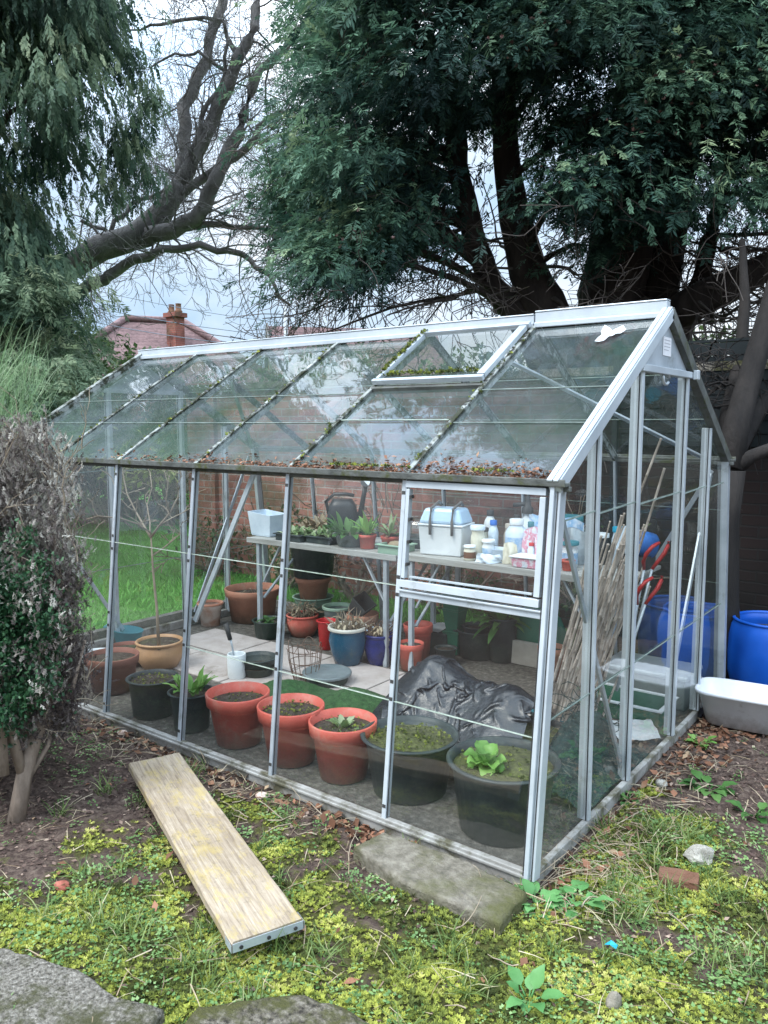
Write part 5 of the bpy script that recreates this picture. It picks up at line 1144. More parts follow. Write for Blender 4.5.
for lab, x, y, r, h, m1, m2, nk, lb in (
    ('squat white tub with a blue label behind the small white jar', -1.20, 1.80, .038, .12, 'whiteplastic', 'whiteplastic', .95, 'bluefilm'),
    ('tall white bottle with a dark cap behind the carry box', -1.36, 2.10, .04, .26, 'whiteplastic', 'clip', .5, None),
    ('thin white bottle with a teal cap between the jug bottle and the pink bag', -.985, 1.93, .028, .23, 'whiteplastic', 'tealplastic', .6, 'bluefilm'),
    ('small bottle with a red cap in front of the large flower printed bag', -.90, 1.77, .022, .13, 'palebluepl', 'redplastic', .6, None),
    ('clear bottle with a white cap right behind the seed bag', -.875, 1.94, .034, .25, 'bluelid', 'whiteplastic', .5, 'pinkfilm'),
    ('round white tub with a teal rim beside the corner post', -.70, 1.84, .05, .15, 'whiteplastic', 'tealplastic', .97, 'bluefilm'),
    ('yellowish jar tucked behind the cream jar', -1.31, 1.92, .036, .17, 'cream', 'clip', .9, 'pinkfilm'),
    ('dark brown bottle on the back row of the right bench', -1.18, 2.12, .034, .24, 'clip', 'clip', .5, 'cream')):
    bottle(lab, x, y, r, h, m1, m2, 'bottle', 'bottle', nk, B2, lb)
# ================================================================== foreground
def rot2(x, y, a): return (x * math.cos(a) - y * math.sin(a), x * math.sin(a) + y * math.cos(a))
# scaffold board with metal end bands: corners on the ground plan
A, B_, C_, D_ = Vector((-1.752, -.367)), Vector((-1.609, -.194)), Vector((-.394, -.697)), Vector((-.497, -.903))
ctr = (A + B_ + C_ + D_) / 4; ang = math.atan2(((C_ + D_) / 2 - (A + B_) / 2).y, ((C_ + D_) / 2 - (A + B_) / 2).x); Lp = ((C_ + D_) / 2 - (A + B_) / 2).length; Wp = .225
t = thing('scaffold_board', 'weathered pale scaffold board lying on the moss with a metal banded end', 'board', (ctr.x, ctr.y, .08)); t.rotation_euler = (0, math.radians(.8), ang)
ORIG[t.name] = (0, 0, 0)
mb = MB(); n = 26
for i in range(n + 1):
    x = -Lp / 2 + Lp * i / n; s = .0005 * math.sin(i * 1.7)
    for y, z in ((-Wp / 2, -.014), (Wp / 2, -.014), (Wp / 2, .012), (Wp / 2 - .006, .019), (0, .0175), (-Wp / 2 + .006, .019), (-Wp / 2, .012)):
        mb.v.append((x, y + (s + random.uniform(-.0006, .0006)) * (1 if abs(y) > .05 else 0), z + random.uniform(-.0008, .0008)))
for i in range(n):
    for j in range(7): mb.f.append([i * 7 + j, i * 7 + (j + 1) % 7, i * 7 + 7 + (j + 1) % 7, i * 7 + 7 + j]); mb.m.append(0); mb.s.append(False); mb.t.append(.5)
mb.f += [[6, 5, 4, 3, 2, 1, 0], [n * 7 + j for j in range(7)]]; mb.m += [0, 0]; mb.s += [False] * 2; mb.t += [.5] * 2
mb.build('plank', M['plank'], t)
mb = MB(); mb.box((Lp / 2 + .0005, -Wp / 2 + .002, -.0135), (Lp / 2 + .003, Wp / 2 - .002, .013))
mb.box((Lp / 2 - .05, -Wp / 2 - .0025, -.013), (Lp / 2 + .003, -Wp / 2 - .0018, .010)); mb.box((Lp / 2 - .05, Wp / 2 + .0018, -.013), (Lp / 2 + .003, Wp / 2 + .0025, .010))
mb.build('end_band', M['alu'], t)
for y in (-.085, 0, .085): MB().tube([(Lp / 2 + .0032, y, -.002), (Lp / 2 + .006, y, -.002)], .006, 10, 0).build('nail_head', M['clip'], t)
def rock(name, label, cat, c, size, mat, seed, rotz=0., box=0., sink=.3, n=3, rough=.25):
    import bmesh
    bm = bmesh.new()
    if box: 
        bmesh.ops.create_cube(bm, size=2); bmesh.ops.subdivide_edges(bm, edges=bm.edges[:], cuts=7, use_grid_fill=True)
    else: bmesh.ops.create_icosphere(bm, subdivisions=n, radius=1)
    V = np.array([v.co[:] for v in bm.verts])
    k = 1 + rough * (fbm(V[:, 0] * 1.3 + seed, V[:, 1] * 1.3, V[:, 2] * 1.3, seed) - .5) * 2 + rough * .4 * (fbm(V[:, 0] * 5 + seed, V[:, 1] * 5, V[:, 2] * 5, seed + 3) - .5) * 2
    if box: V = V * (1 - .03 * (np.sum(np.abs(V) > .97, 1) > 1)[:, None])
    V = V * k[:, None] * np.array(size) / 2
    x, y = V[:, 0].copy(), V[:, 1].copy(); V[:, 0] = x * math.cos(rotz) - y * math.sin(rotz); V[:, 1] = x * math.sin(rotz) + y * math.cos(rotz)
    z0 = float(gz(np.array([c[0]]), np.array([c[1]]))[0])
    for v, p in zip(bm.verts, V): v.co = p
    me = bpy.data.meshes.new(name); bm.to_mesh(me); bm.free(); me.materials.append(M[mat])
    me.polygons.foreach_set('use_smooth', np.full(len(me.polygons), not box, bool))
    o = bpy.data.objects.new(name, me); COL.objects.link(o); o.location = (c[0], c[1], z0 + size[2] * (.5 - sink)); ORIG[o.name] = tuple(o.location)
    return tag(o, label, cat)
def slab(name, label, cat, poly, z, th, mat, tilt=(0, 0), seed=0):
    """flat stone of a given outline with worn rounded edges"""
    c = np.mean(poly, 0); pts = []
    for i in range(len(poly)):
        a, b = np.array(poly[i]), np.array(poly[(i + 1) % len(poly)]); m = max(2, int(np.linalg.norm(b - a) / .018))
        for k in range(m): pts.append(a + (b - a) * k / m)
    pts = np.array(pts); nrm_ = (pts - c); rad = np.linalg.norm(nrm_, axis=1, keepdims=True); nz = fbm(pts[:, 0] * 22, pts[:, 1] * 22, 0, seed)[:, None] - .5
    pts = pts + nrm_ / rad * nz * .022
    n = len(pts); mb = MB(); rings = [(1.0, -th), (1.0, -.012), (.985, -.003), (.955, 0.), (.8, 0.), (.6, 0.), (.4, 0.), (.2, 0.)]
    for q, zz in rings:
        P = c + (pts - c) * q if q < .95 else pts - nrm_ / rad * (1 - q) * .35
        for p in P:
            h = (fbm(p[0] * 9, p[1] * 9, 0, seed + 2) - .5) * .014 + (fbm(p[0] * 34, p[1] * 34, 0, seed + 4) - .5) * .008 if zz > -.02 else 0
            mb.v.append((p[0], p[1], z + zz + float(h) + tilt[0] * (p[0] - c[0]) + tilt[1] * (p[1] - c[1])))
    for r in range(len(rings) - 1):
        for j in range(n): mb.f.append([r * n + j, r * n + (j + 1) % n, r * n + n + (j + 1) % n, r * n + n + j]); mb.m.append(0); mb.s.append(r > 0); mb.t.append(.5)
    mb.f.append([(len(rings) - 1) * n + j for j in range(n)]); mb.m.append(0); mb.s.append(True); mb.t.append(.5)
    o = mb.build(name, M[mat], origin=(float(c[0]), float(c[1]), z)); return tag(o, label, cat)
slab('stone_slab', 'long mossy stone slab lying as a step in front of the greenhouse', 'stone slab', [(-.57, -.085), (-.585, -.235), (-.32, -.30), (.05, -.305), (.045, -.11), (-.2, -.06)], .05, .09, 'slab', (0, 0), 3)
slab('paving_stone', 'rough grey concrete slab in the bottom left corner of the photo', 'paving stone', [(-1.6, -1.40), (-1.094, -1.285), (-.80, -1.19), (-.62, -1.19), (-.49, -1.14), (-.42, -1.30), (-.5, -1.7), (-1.6, -1.9)], .04, .08, 'concrete', seed=7)
slab('paving_stone', 'mossy grey brown slab at the bottom of the photo, right of the lighter one', 'paving stone', [(-.43, -1.08), (-.33, -.97), (-.25, -.88), (-.12, -.85), (.06, -.84), (.25, -1.15), (-.1, -1.5), (-.35, -1.4)], .035, .08, 'slab2', seed=9)
rock('brick_fragment', 'small pinkish red brick fragment on the moss left of the board', 'brick', (-1.262, -.975), (.055, .045, .032), 'brickred', 3, .4, rough=.35)
rock('brick_fragment', 'worn brown brick half sunk in moss right of the greenhouse corner', 'brick', (.40, .32), (.13, .075, .06), 'brickbrown', 5, .25, box=1, rough=.12)
rock('stone', 'knobbly white stone behind the brown brick', 'stone', (.425, .49), (.10, .08, .07), 'whitestone', 8, .3, rough=.5)
rock('stone', 'small pale grey brown stone at the bottom edge near the front weed', 'stone', (.44, -.38), (.045, .03, .06), 'greystone', 12, .8, rough=.4)
rock('stone', 'round white pebble near the middle of the gable base', 'stone', (.115, 1.03), (.05, .04, .04), 'whitestone', 15, .3)
rock('shell_scrap', 'pale pinkish clay shard by the third front post', 'shard', (-1.21, -.085), (.06, .045, .03), 'terra_pale', 18, .3, rough=.35)
rock('stone', 'small tan stone beside the front rail near the bush', 'stone', (-2.25, -.055), (.055, .04, .03), 'terra_pale', 23, .3, rough=.35)
mb = MB(); c = (.36, -.195); z0 = float(gz(np.array([c[0]]), np.array([c[1]]))[0]) + .03
mb.add([(c[0] - .020, c[1] - .002, z0), (c[0], c[1] - .008, z0 + .012), (c[0] + .017, c[1] - .001, z0 + .001), (c[0] + .019, c[1] + .007, z0 + .010), (c[0], c[1] + .004, z0 + .020), (c[0] - .012, c[1] + .005, z0 + .004)], [(0, 1, 4, 5), (1, 2, 3, 4)])
tag(mb.build('plastic_tag', M['cyan'], origin=(c[0], c[1], z0)), 'scrap of bright blue plastic lying in the moss', 'plastic scrap')
# broad leaved weeds
def weed(name, label, c, leaves, mat='leaf_comfrey', spread=.02):
    z0 = float(gz(np.array([c[0]]), np.array([c[1]]))[0]); t = thing(name, label, 'plant', (c[0], c[1], z0)); mb = MB()
    for (a, e, L, Wd, dr) in leaves:
        a = math.radians(a); d = (math.cos(a) * math.cos(e), math.sin(a) * math.cos(e), math.sin(e)); q = random.uniform(0, spread)
        b = Vector((c[0] + q * math.cos(a), c[1] + q * math.sin(a), z0)); s = b + Vector(d) * L * .35
        mb.tube([b, s], [.0035, .0025], 5, 0)
        mb.leaf(s, d, (0, 0, 1), L * .8, Wd, dr, 7, 0, random.uniform(.25, .85), .22, lambda q: max(.03, math.sin(PI * min(1, q ** .8 * .97 + .03))) , .002)
    mb.build('leaves', M[mat], t); return t
rl = lambda n, L, Wd, e=(.2, 1.), dr=.7: [(360 * k / n + random.uniform(-25, 25), random.uniform(*e), L * random.uniform(.7, 1.15), Wd * random.uniform(.8, 1.1), dr) for k in range(n)]
weed('weed', 'soft green broad leaved weed at the very bottom right of the middle', (.25, -.50), [(150, .55, .085, .042, .6), (75, 1.1, .085, .046, .6), (20, .6, .09, .044, .7), (-40, .7, .075, .04, .7), (-110, .5, .07, .038, .8), (200, .9, .06, .032, .7), (-75, .3, .05, .03, .7), (110, .8, .06, .034, .7)])
weed('weed', 'clump of round green leaves at the foot of the main corner post', (.06, -.08), rl(20, .075, .042, (.2, 1.0), .9), spread=.05)
weed('weed', 'smaller spray of green leaves just right of the clump at the corner post', (.17, -.01), rl(14, .085, .042, (.1, .9), .9), spread=.04)
weed('weed', 'low dark green weed on the bare soil towards the grey tub', (.29, 1.12), rl(16, .085, .05, (.05, .7), .8), 'leaf_mid', .04)
weed('weed', 'little green weed against the gable base rail', (.05, .83), rl(10, .06, .035, (.1, .9), .8), 'leaf_mid', .03)
weed('weed', 'small bright weed near the leaves in front of the grey tub', (.115, 1.62), rl(9, .07, .04, (.2, .9), .7), 'leaf_bright', .02)
weed('weed', 'green weed at the right edge of the soil patch', (.50, .98), rl(12, .07, .04, (.1, .8), .8), 'leaf_mid', .04)
# ground cover: moss cushions, leaf rosettes, mulch, straw, dead leaves, grass tufts
def gscatter(n, x0, x1, y0, y1, prob):
    x = RNG.uniform(x0, x1, n); y = RNG.uniform(y0, y1, n)
    k = (RNG.uniform(0, 1, n) < prob(x, y)) & ~inside(x, y, .04)
    d = np.stack([x - CAM[0], y - CAM[1]], -1); fwd = d @ np.array([-math.sin(YAW), math.cos(YAW)]); sd = np.abs(d @ np.array([math.cos(YAW), math.sin(YAW)]))
    k &= (fwd > .5) & (sd < fwd * .56 + .45)
    x, y = x[k], y[k]; return np.stack([x, y, gz(x, y)], -1)
upf = lambda n, j=.35: frames(np.concatenate([RNG.normal(0, 1, (n, 2)), RNG.normal(0, j, (n, 1))], 1))
P = gscatter(130000, -2.2, 1.6, -1.7, 1.5, lambda x, y: sstep(.44, .80, moss_amt(x, y) + .3 * (fbm(x * 20, y * 20, 0, 12) - .5)))
T_, F_ = tufty(7, .42, 4); n = len(P); hgt = fbm(P[:, 0] * 11, P[:, 1] * 11, 0, 15)
V, Fq, tt = inst(T_, F_, P + [0, 0, .002], upf(n, .25), RNG.uniform(.006, .013, n) * (.7 + .9 * hgt), np.clip(-.12 + 1.25 * fbm(P[:, 0] * 7, P[:, 1] * 7, 0, 16) + RNG.uniform(-.25, .3, n), 0, 1))
tag(np_obj('moss', V, Fq, M['moss'], tint=tt), 'yellow green moss carpeting the ground in front of the greenhouse', 'moss', kind='stuff')
pw = lambda x, y: np.clip(.10 + sstep(.46, .68, fbm(x * 3.2, y * 3.2, 0, 18)) * .9, 0, 1) * np.clip(.30 + moss_amt(x, y), 0, 1) * (.3 + .7 * (y < .9))
P = gscatter(22000, -2.9, 1.6, -1.7, 2.4, pw); n = len(P); T_, F_ = rosette(8, 6)
V, Fq, tt = inst(T_, F_, P + [0, 0, .004], upf(n, .25), RNG.uniform(.008, .030, n), RNG.uniform(0, 1, n))
tag(np_obj('ground_cover', V, Fq, M['weed'], tint=tt), 'small rounded green weed leaves scattered over moss and soil', 'weeds', kind='stuff')
P = gscatter(64000, -3.9, 1.8, -1.8, 3.2, lambda x, y: np.clip(.95 - 1.05 * moss_amt(x, y), .16, 1) * (1 - lawn_amt(x, y))); n = len(P)
V, Fq, tt = inst(*QUADLEAF, P + [0, 0, .004], upf(n, .3), RNG.uniform(.006, .028, n) , np.clip(RNG.beta(1.5, 2.0, n), 0, 1))
tag(np_obj('mulch', V, Fq, M['mulch'], tint=tt), 'dark brown bark mulch and rotted leaf bits on the soil', 'mulch', kind='stuff')
def along_rail(n):
    k = RNG.uniform(0, 1, n) < .55; x = np.where(k, RNG.uniform(-2.6, .05, n), .05 + np.abs(RNG.normal(0, .10, n))); y = np.where(k, -.03 - np.abs(RNG.normal(0, .07, n)), RNG.uniform(-.1, 2.3, n)); return x, y
x, y = along_rail(620); x2, y2 = RNG.normal(.13, .09, 260), RNG.uniform(1.3, 2.0, 260); x = np.concatenate([x, x2, RNG.normal(-.62, .08, 120), RNG.uniform(-2.6, 1.2, 160)]); y = np.concatenate([y, y2, RNG.normal(-.05, .04, 120), RNG.uniform(-1., 1.5, 160)])
P = np.stack([x, y, gz(x, y) + .008], -1); P = P[~inside(x, y, .02)]; n = len(P)
V, Fq, tt = inst(*QUADLEAF, P, upf(n, .5), RNG.uniform(.02, .055, n), RNG.uniform(0, 1, n))
tag(np_obj('leaves', V, Fq, M['leaf_dead'], tint=tt), 'brown and rusty dead leaves along the greenhouse base', 'dead leaves', kind='stuff')
x, y = along_rail(500); x2, y2 = RNG.uniform(-2.6, 1.4, 1700), RNG.uniform(-1.4, 1.6, 1700); x3, y3 = RNG.normal(.16, .09, 420), RNG.normal(.28, .25, 420)
x, y = np.concatenate([x, x2, x3]), np.concatenate([y, y2, y3]); P = np.stack([x, y, gz(x, y) + RNG.uniform(.006, .025, len(x))], -1); P = P[~inside(x, y, .02)]; n = len(P)
V, Fq, tt = inst(BLADE[0] * [1, .8, 1], BLADE[1], P, upf(n, .22), RNG.uniform(.03, .13, n), RNG.uniform(0, 1, n))
tag(np_obj('debris', V, Fq, M['straw'], tint=tt), 'pale straw and thin dead stalks lying over the ground', 'debris', kind='stuff')
mb = MB(); rt = random.Random(9)
for k in range(90):
    if k < 40: x, y = rt.uniform(-2.6, 0), rt.uniform(-.28, -.05)
    elif k < 65: x, y = rt.uniform(.06, .3), rt.uniform(-.1, 1.4)
    else: x, y = rt.uniform(-2.2, 1.), rt.uniform(-1.0, 1.2)
    if inside(np.array(x), np.array(y), .03): continue
    z = float(gz(np.array([x]), np.array([y]))[0]) + .012; pts = wander((x, y, z), (rt.gauss(0, 1), rt.gauss(0, 1), .1), rt.uniform(.06, .22), 5, .25, -.03, rt)
    pts = [Vector((p.x, p.y if not inside(np.array(p.x), np.array(p.y), .03) else -.04, max(p.z, float(gz(np.array([p.x]), np.array([p.y]))[0]) + .004))) for p in pts]
    mb.tube(pts, [.0028, .0025, .0022, .002, .0016, .001], 4, 0, False)
tag(mb.build('fallen_twigs', M['paletwig']), 'thin fallen twigs tangled on the ground by the greenhouse', 'twigs', kind='stuff')
def tufts(cs, per, L, spread):
    P = []
    for (x, y, q) in cs:
        n = int(per * q); a = RNG.normal(0, spread * q, (n, 2)); P.append(np.stack([x + a[:, 0], y + a[:, 1]], -1))
    P = np.concatenate(P); P = P[~inside(P[:, 0], P[:, 1], .01)]; P = np.concatenate([P, gz(P[:, 0], P[:, 1])[:, None]], 1); n = len(P)
    D = np.concatenate([RNG.normal(0, .75, (n, 2)), np.full((n, 1), 1.)], 1)
    return inst(BLADE[0] * [1, 1.1, 2.2], BLADE[1], P, frames(D), RNG.uniform(.5, 1.2, n) * L, RNG.uniform(0, 1, n))
cs = [(.28, .12, 1.6), (.33, .02, 1.3), (.27, .40, 1.1), (.22, .58, 1.2), (.36, .62, 1.4), (.72, .02, 1.6), (.62, -.05, 1.), (.30, .70, 1.), (-1.0, -1.02, 1.), (-.88, -1.0, 1.3), (-.58, -.95, 1.1), (-.5, -.98, .8), (-.30, -.70, 1.), (-1.62, -.15, 1.2), (-1.55, -.42, .8), (-.7, -.5, .6), (.1, -.55, .7), (.55, .3, 1.), (.42, .2, .9), (.8, .35, 1.), (.66, .5, .9), (-.05, -.42, .6)]
cs += [(random.uniform(-1.8, 1.1), random.uniform(-1.1, .6), random.uniform(.3, .6)) for _ in range(45)]
V, Fq, tt = tufts(cs, 60, .085, .035)
tag(np_obj('grass', V, Fq, M['tuftblade'], tint=tt), 'loose tufts of thin grass growing through the moss', 'grass', kind='stuff')
# lawn beyond the greenhouse
n = 70000; x = RNG.uniform(-13, -1.4, n); y = RNG.uniform(-.4, 9.5, n); k = RNG.uniform(0, 1, n) < lawn_amt(x, y); x, y = x[k], y[k]
d = np.hypot(x + 3.7, y - 1.2); k = RNG.uniform(0, 1, len(x)) < np.clip(2.4 / (d + .6), .15, 1); k &= (y < 3.25) | (x < -5.7); x, y = x[k], y[k]; n = len(x)
P = np.stack([x, y, gz(x, y) - .004], -1); D = np.concatenate([RNG.normal(0, .5, (n, 2)), np.ones((n, 1))], 1)
V, Fq, tt = inst(BLADE[0] * [1, 3.2, 1.5], BLADE[1], P, frames(D), RNG.uniform(.05, .10, n), np.clip(.5 * fbm(x * .9, y * .9, 0, 22) + RNG.uniform(.0, .5, n), 0, 1))
tag(np_obj('lawn_grass', V, Fq, M['grassblade'], tint=tt), 'bright green lawn grass seen through the left panes', 'grass', kind='stuff')
# blue barrel and grey tub outside
def barrel(label, c, r, h, mat='barrel'):
    t = thing('water_barrel', label, 'barrel', (c[0], c[1], 0)); C = (c[0], c[1], 0)
    MB().lathe([(r * .86, 0), (r * .9, .015), (r * .98, h * .22), (r, h * .5), (r * .985, h * .75), (r * .93, h * .9), (r * .87, h * .965), (r * .87, h * .975), (r * .84, h * .975), (r * .86, h * .85), (r * .93, h * .5), (r * .8, .03), (0, .03)], C, 48).build('shell', M[mat], t)
    mb = MB().lathe([(r * .875, h * .962), (r * .905, h * .968), (r * .91, h * .985), (r * .895, h), (r * .84, h), (r * .83, h * .976)], C, 48); mb.build('rim', M[mat], t)
    mb = MB().disc((c[0], c[1], h * .80), r * .87, 30); mb.build('water', M['clip'], t)
barrel('open blue plastic barrel outside against the brick wall, behind the grey tub', (.205, 2.72), .235, .42)
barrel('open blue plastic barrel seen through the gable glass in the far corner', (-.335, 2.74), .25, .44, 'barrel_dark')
t = thing('storage_tub', 'pale grey rectangular plastic tub on the soil in front of the blue barrel', 'tub', (.27, 2.13, 0)); cx, cy, an = .26, 1.99, .10
mb = MB(); m = 32; se = lambda v: math.copysign(abs(v) ** .42, v)
for (z, a, b) in ((.0, .19, .095), (.008, .205, .11), (.165, .245, .135), (.168, .262, .152), (.182, .265, .155), (.186, .258, .148), (.176, .240, .130), (.03, .2, .1)):
    for j in range(m):
        q = 2 * PI * j / m; x, y = rot2(a * se(math.cos(q)), b * se(math.sin(q)), an); mb.v.append((cx + x, cy + y, z + .004))
for i in range(7):
    for j in range(m): mb.f.append([i * m + j, i * m + (j + 1) % m, i * m + m + (j + 1) % m, i * m + m + j]); mb.m.append(0); mb.s.append(True); mb.t.append(.5)
mb.f.append([7 * m + j for j in range(m)]); mb.m.append(0); mb.s.append(False); mb.t.append(.5); mb.build('shell', M['greytub'], t)
mb = MB(); mb.tube([(.22, 2.10, .05), (.26, 2.16, .17)], .012, 8); o = mb.build('plastic_piece', M['whiteplastic']); tag(o, 'bit of white plastic sticking up inside the grey tub', 'plastic scrap')

# ================================================================== walls, fence, houses
WY = 3.30
t = thing('brick_wall', 'old red brick garden wall running behind the greenhouse', 'wall', (-1.4, WY, 0))
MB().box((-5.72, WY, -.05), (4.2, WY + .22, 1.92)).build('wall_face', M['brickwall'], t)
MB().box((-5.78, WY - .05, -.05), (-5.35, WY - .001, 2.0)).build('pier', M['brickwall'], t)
MB().box((-5.80, WY - .07, 1.9205), (4.2, WY + .27, 1.98)).build('coping', M['concrete'], t)
t = thing('fence_panel', 'dark fence panel along the top of the wall behind the gable', 'fence', (.9, WY - .05, 1.4)); mb = MB()
for k in range(8): mb.box((-.95, WY - .055 - .006 * (k % 2), 1.42 + k * .086), (3.6, WY - .03 - .006 * (k % 2), 1.50 + k * .086))
mb.build('boards', M['darkpanel'], t); MB().box((-.95, WY - .06, 2.108), (3.6, WY - .01, 2.125)).build('top_rail', M['darkpanel'], t)
for x in (-.98, 1.0, 3.0): MB().box((x - .02, WY - .1, 0), (x + .02, WY - .062, 2.1)).build('post', M['darkpanel'], t)
p0, p1 = pt(135, 519, 13.5), pt(230, 503, 11.5)
t = thing('timber_edging', 'grey timber rail edging the far side of the lawn', 'fence rail', ((p0[0] + p1[0]) / 2, (p0[1] + p1[1]) / 2, 0))
dd = Vector(p1 - p0).normalized(); MB().bar((p0[0] - dd.x * 2, p0[1] - dd.y * 2, .13), (p1[0] + dd.x * 1., p1[1] + dd.y * 1., .13), (0, 0, 1), .20, .06).build('rail', M['timber'], t)
for k in range(5): q = p0 + (p1 - p0) * (k / 3 - .3); MB().box((q[0] - .05, q[1] + .04, 0), (q[0] + .05, q[1] + .12, .26)).build('post', M['timber'], t)
# houses
def W3(px, py, d): return Vector(pt(px, py, d))
def house_hip():
    a = YAW + .35; ux, uy = Vector((math.cos(a), math.sin(a), 0)), Vector((-math.sin(a), math.cos(a), 0))
    apex = W3(142, 321, 30); r1 = apex + ux * -.6 ; r2 = apex + ux * 1.5; zr = apex.z; ze = zr - 2.5; w = 3.3
    t = thing('house', 'brick house with a pinkish tiled hip roof and a red chimney behind the trees', 'house', (apex.x, apex.y, 0))
    E = [r1 - ux * w * .95 - uy * w, r2 + ux * w * .95 - uy * w, r2 + ux * w * .95 + uy * w, r1 - ux * w * .95 + uy * w]
    E = [Vector((p.x, p.y, ze)) for p in E]
    mb = MB().add([*E, r1, r2], [(0, 1, 5, 4), (1, 2, 5), (2, 3, 4, 5), (3, 0, 4)]); rf = mb.build('roof', M['roof_tile'], t)
    mb = MB(); 
    for p, q in ((E[0], r1), (E[1], r2), (E[2], r2), (E[3], r1), (r1, r2)): mb.tube([p + Vector((0, 0, .06)), q + Vector((0, 0, .06))], .14, 8)
    mb.build('ridge_tiles', M['roof_tile'], rf)
    G = [p + (apex - p) * .06 for p in E]; G = [Vector((p.x, p.y, 0)) for p in G]; H = [Vector((p.x, p.y, ze + .05)) for p in G]
    MB().add(G + H, [(0, 1, 5, 4), (1, 2, 6, 5), (2, 3, 7, 6), (3, 0, 4, 7)]).build('wall', M['housebrick'], t)
    cb = W3(176, 345, 29.2); mb = MB(); hw = .26; cz0, cz1 = cb.z - 2., W3(176, 318, 29.2).z
    mb.box((cb.x - hw, cb.y - hw * .8, cz0), (cb.x + hw, cb.y + hw * .8, cz1)); mb.box((cb.x - hw - .08, cb.y - hw * .8 - .08, cz1 + .001), (cb.x + hw + .08, cb.y + hw * .8 + .08, cz1 + .16))
    ch = mb.build('chimney', M['chimney'], rf)
    mb = MB()
    for k in (-.2, .2): mb.lathe([(.13, 0), (.15, .05), (.11, .1), (.10, .3), (.12, .32), (.08, .33)], (cb.x + k, cb.y, cz1 + .161), 12)
    mb.build('chimney_pots', M['brickbrown'], ch)
house_hip()
def house_gable():
    a = YAW + .2; ux, uy = Vector((math.cos(a), math.sin(a), 0)), Vector((-math.sin(a), math.cos(a), 0))
    ap = W3(267, 326, 36); w = 2.4; L = 8; ze = ap.z - 2.3
    t = thing('house', 'house with a brown gabled roof peeping over the ridge of the greenhouse', 'house', (ap.x, ap.y, 0))
    e0, e1 = ap - ux * w, ap + ux * .0
    fr = ap; bk = ap + ux * L
    l0 = Vector((fr.x, fr.y, ze)) - uy * w; l1 = Vector((bk.x, bk.y, ze)) - uy * w; r0 = Vector((fr.x, fr.y, ze)) + uy * w; r1 = Vector((bk.x, bk.y, ze)) + uy * w
    MB().add([l0, l1, bk, fr, r0, r1], [(0, 1, 2, 3), (5, 4, 3, 2)]).build('roof', M['roof_tile'], t)
    z = Vector((0, 0, 1)); B4 = [Vector((p.x, p.y, 0)) for p in (l0, l1, r1, r0)]
    i = ux * .12
    MB().add([l0 + i, r0 + i, fr + i - z * .15, B4[0] + i, B4[3] + i], [(0, 2, 1), (3, 0, 1, 4)]).add([B4[0] + i, B4[1], l1, l0 + i], [(0, 1, 2, 3)]).build('wall', M['housebrick'], t)
    mb = MB(); mb.bar(l0 - uy * .1, fr + z * .05, (0, 0, 1), .22, .1); mb.bar(r0 + uy * .1, fr + z * .05, (0, 0, 1), .22, .1); mb.build('bargeboard', M['timber'], t)
house_gable()
b = W3(286, 345, 27); tpp = W3(287, 305, 27)
o = MB().tube([(b.x, b.y, 0), (b.x, b.y, tpp.z)], [.09, .07], 8).build('utility_pole', M['pole'], origin=(b.x, b.y, 0)); tag(o, 'thin grey utility pole rising beside the brown gabled roof', 'pole')
for k, (y0, y1, d) in enumerate(((281, 331, 24), (298, 342, 24.5), (262, 322, 27))):
    a, b2 = W3(-60, y0 - 12, d), W3(420, y1 + 14, d); pts = [a.lerp(b2, q) - Vector((0, 0, .5 * math.sin(PI * q))) for q in np.linspace(0, 1, 14)]
    o = MB().tube(pts, .011, 5).build('overhead_cable', M['cable']); tag(o, ['upper thin overhead cable crossing the sky behind the chimney', 'lower thin overhead cable crossing the sky behind the chimney', 'faintest and farthest overhead cable crossing the sky'][k], 'cable')

# ================================================================== trees
def crown_obj(name, parts, mat, parent): V, F, T = cat_inst(parts); return np_obj(name, V, F, mat, parent, tint=T)
def ragged(st, side, w, droop, ang, taper, seed):
    r = np.random.default_rng(seed); v, f = [], []
    for i in range(st):
        for sg in (-1, 1):
            t = min(1, (i + r.uniform(.2, 1.)) / st); L = side * (1 - taper * t) * r.uniform(.6, 1.25); an = ang * r.uniform(.6, 1.25)
            a = np.array([t, 0, -droop * t * t]); e = a + L * np.array([math.cos(an), sg * math.sin(an), r.uniform(-.45, .1)]); mid = a + r.uniform(.4, .65) * (e - a)
            pp = np.array([-math.sin(an) * sg, math.cos(an), r.uniform(-.3, .3)]) * w * r.uniform(.35, .7); b = len(v); v += [a, mid + pp, e, mid - pp]; f.append((b, b + 1, b + 2, b + 3))
    b = len(v); v += [(0, -.02, 0), (0, .02, 0), (1.15, .004, -droop * 1.2), (1.15, -.004, -droop * 1.2)]; f.append((b, b + 1, b + 2, b + 3))
    return np.array(v, float), np.array(f)
FERN_A = ragged(6, .62, .11, .3, .7, .55, 1); FERN_B = ragged(6, .75, .13, .5, .9, .45, 2); FERN_C = ragged(6, .55, .11, .15, .6, .5, 3); DROOP = ragged(6, .34, .10, .10, .4, .45, 4)
def interp(x, xs, ys): return np.interp(x, xs, ys)
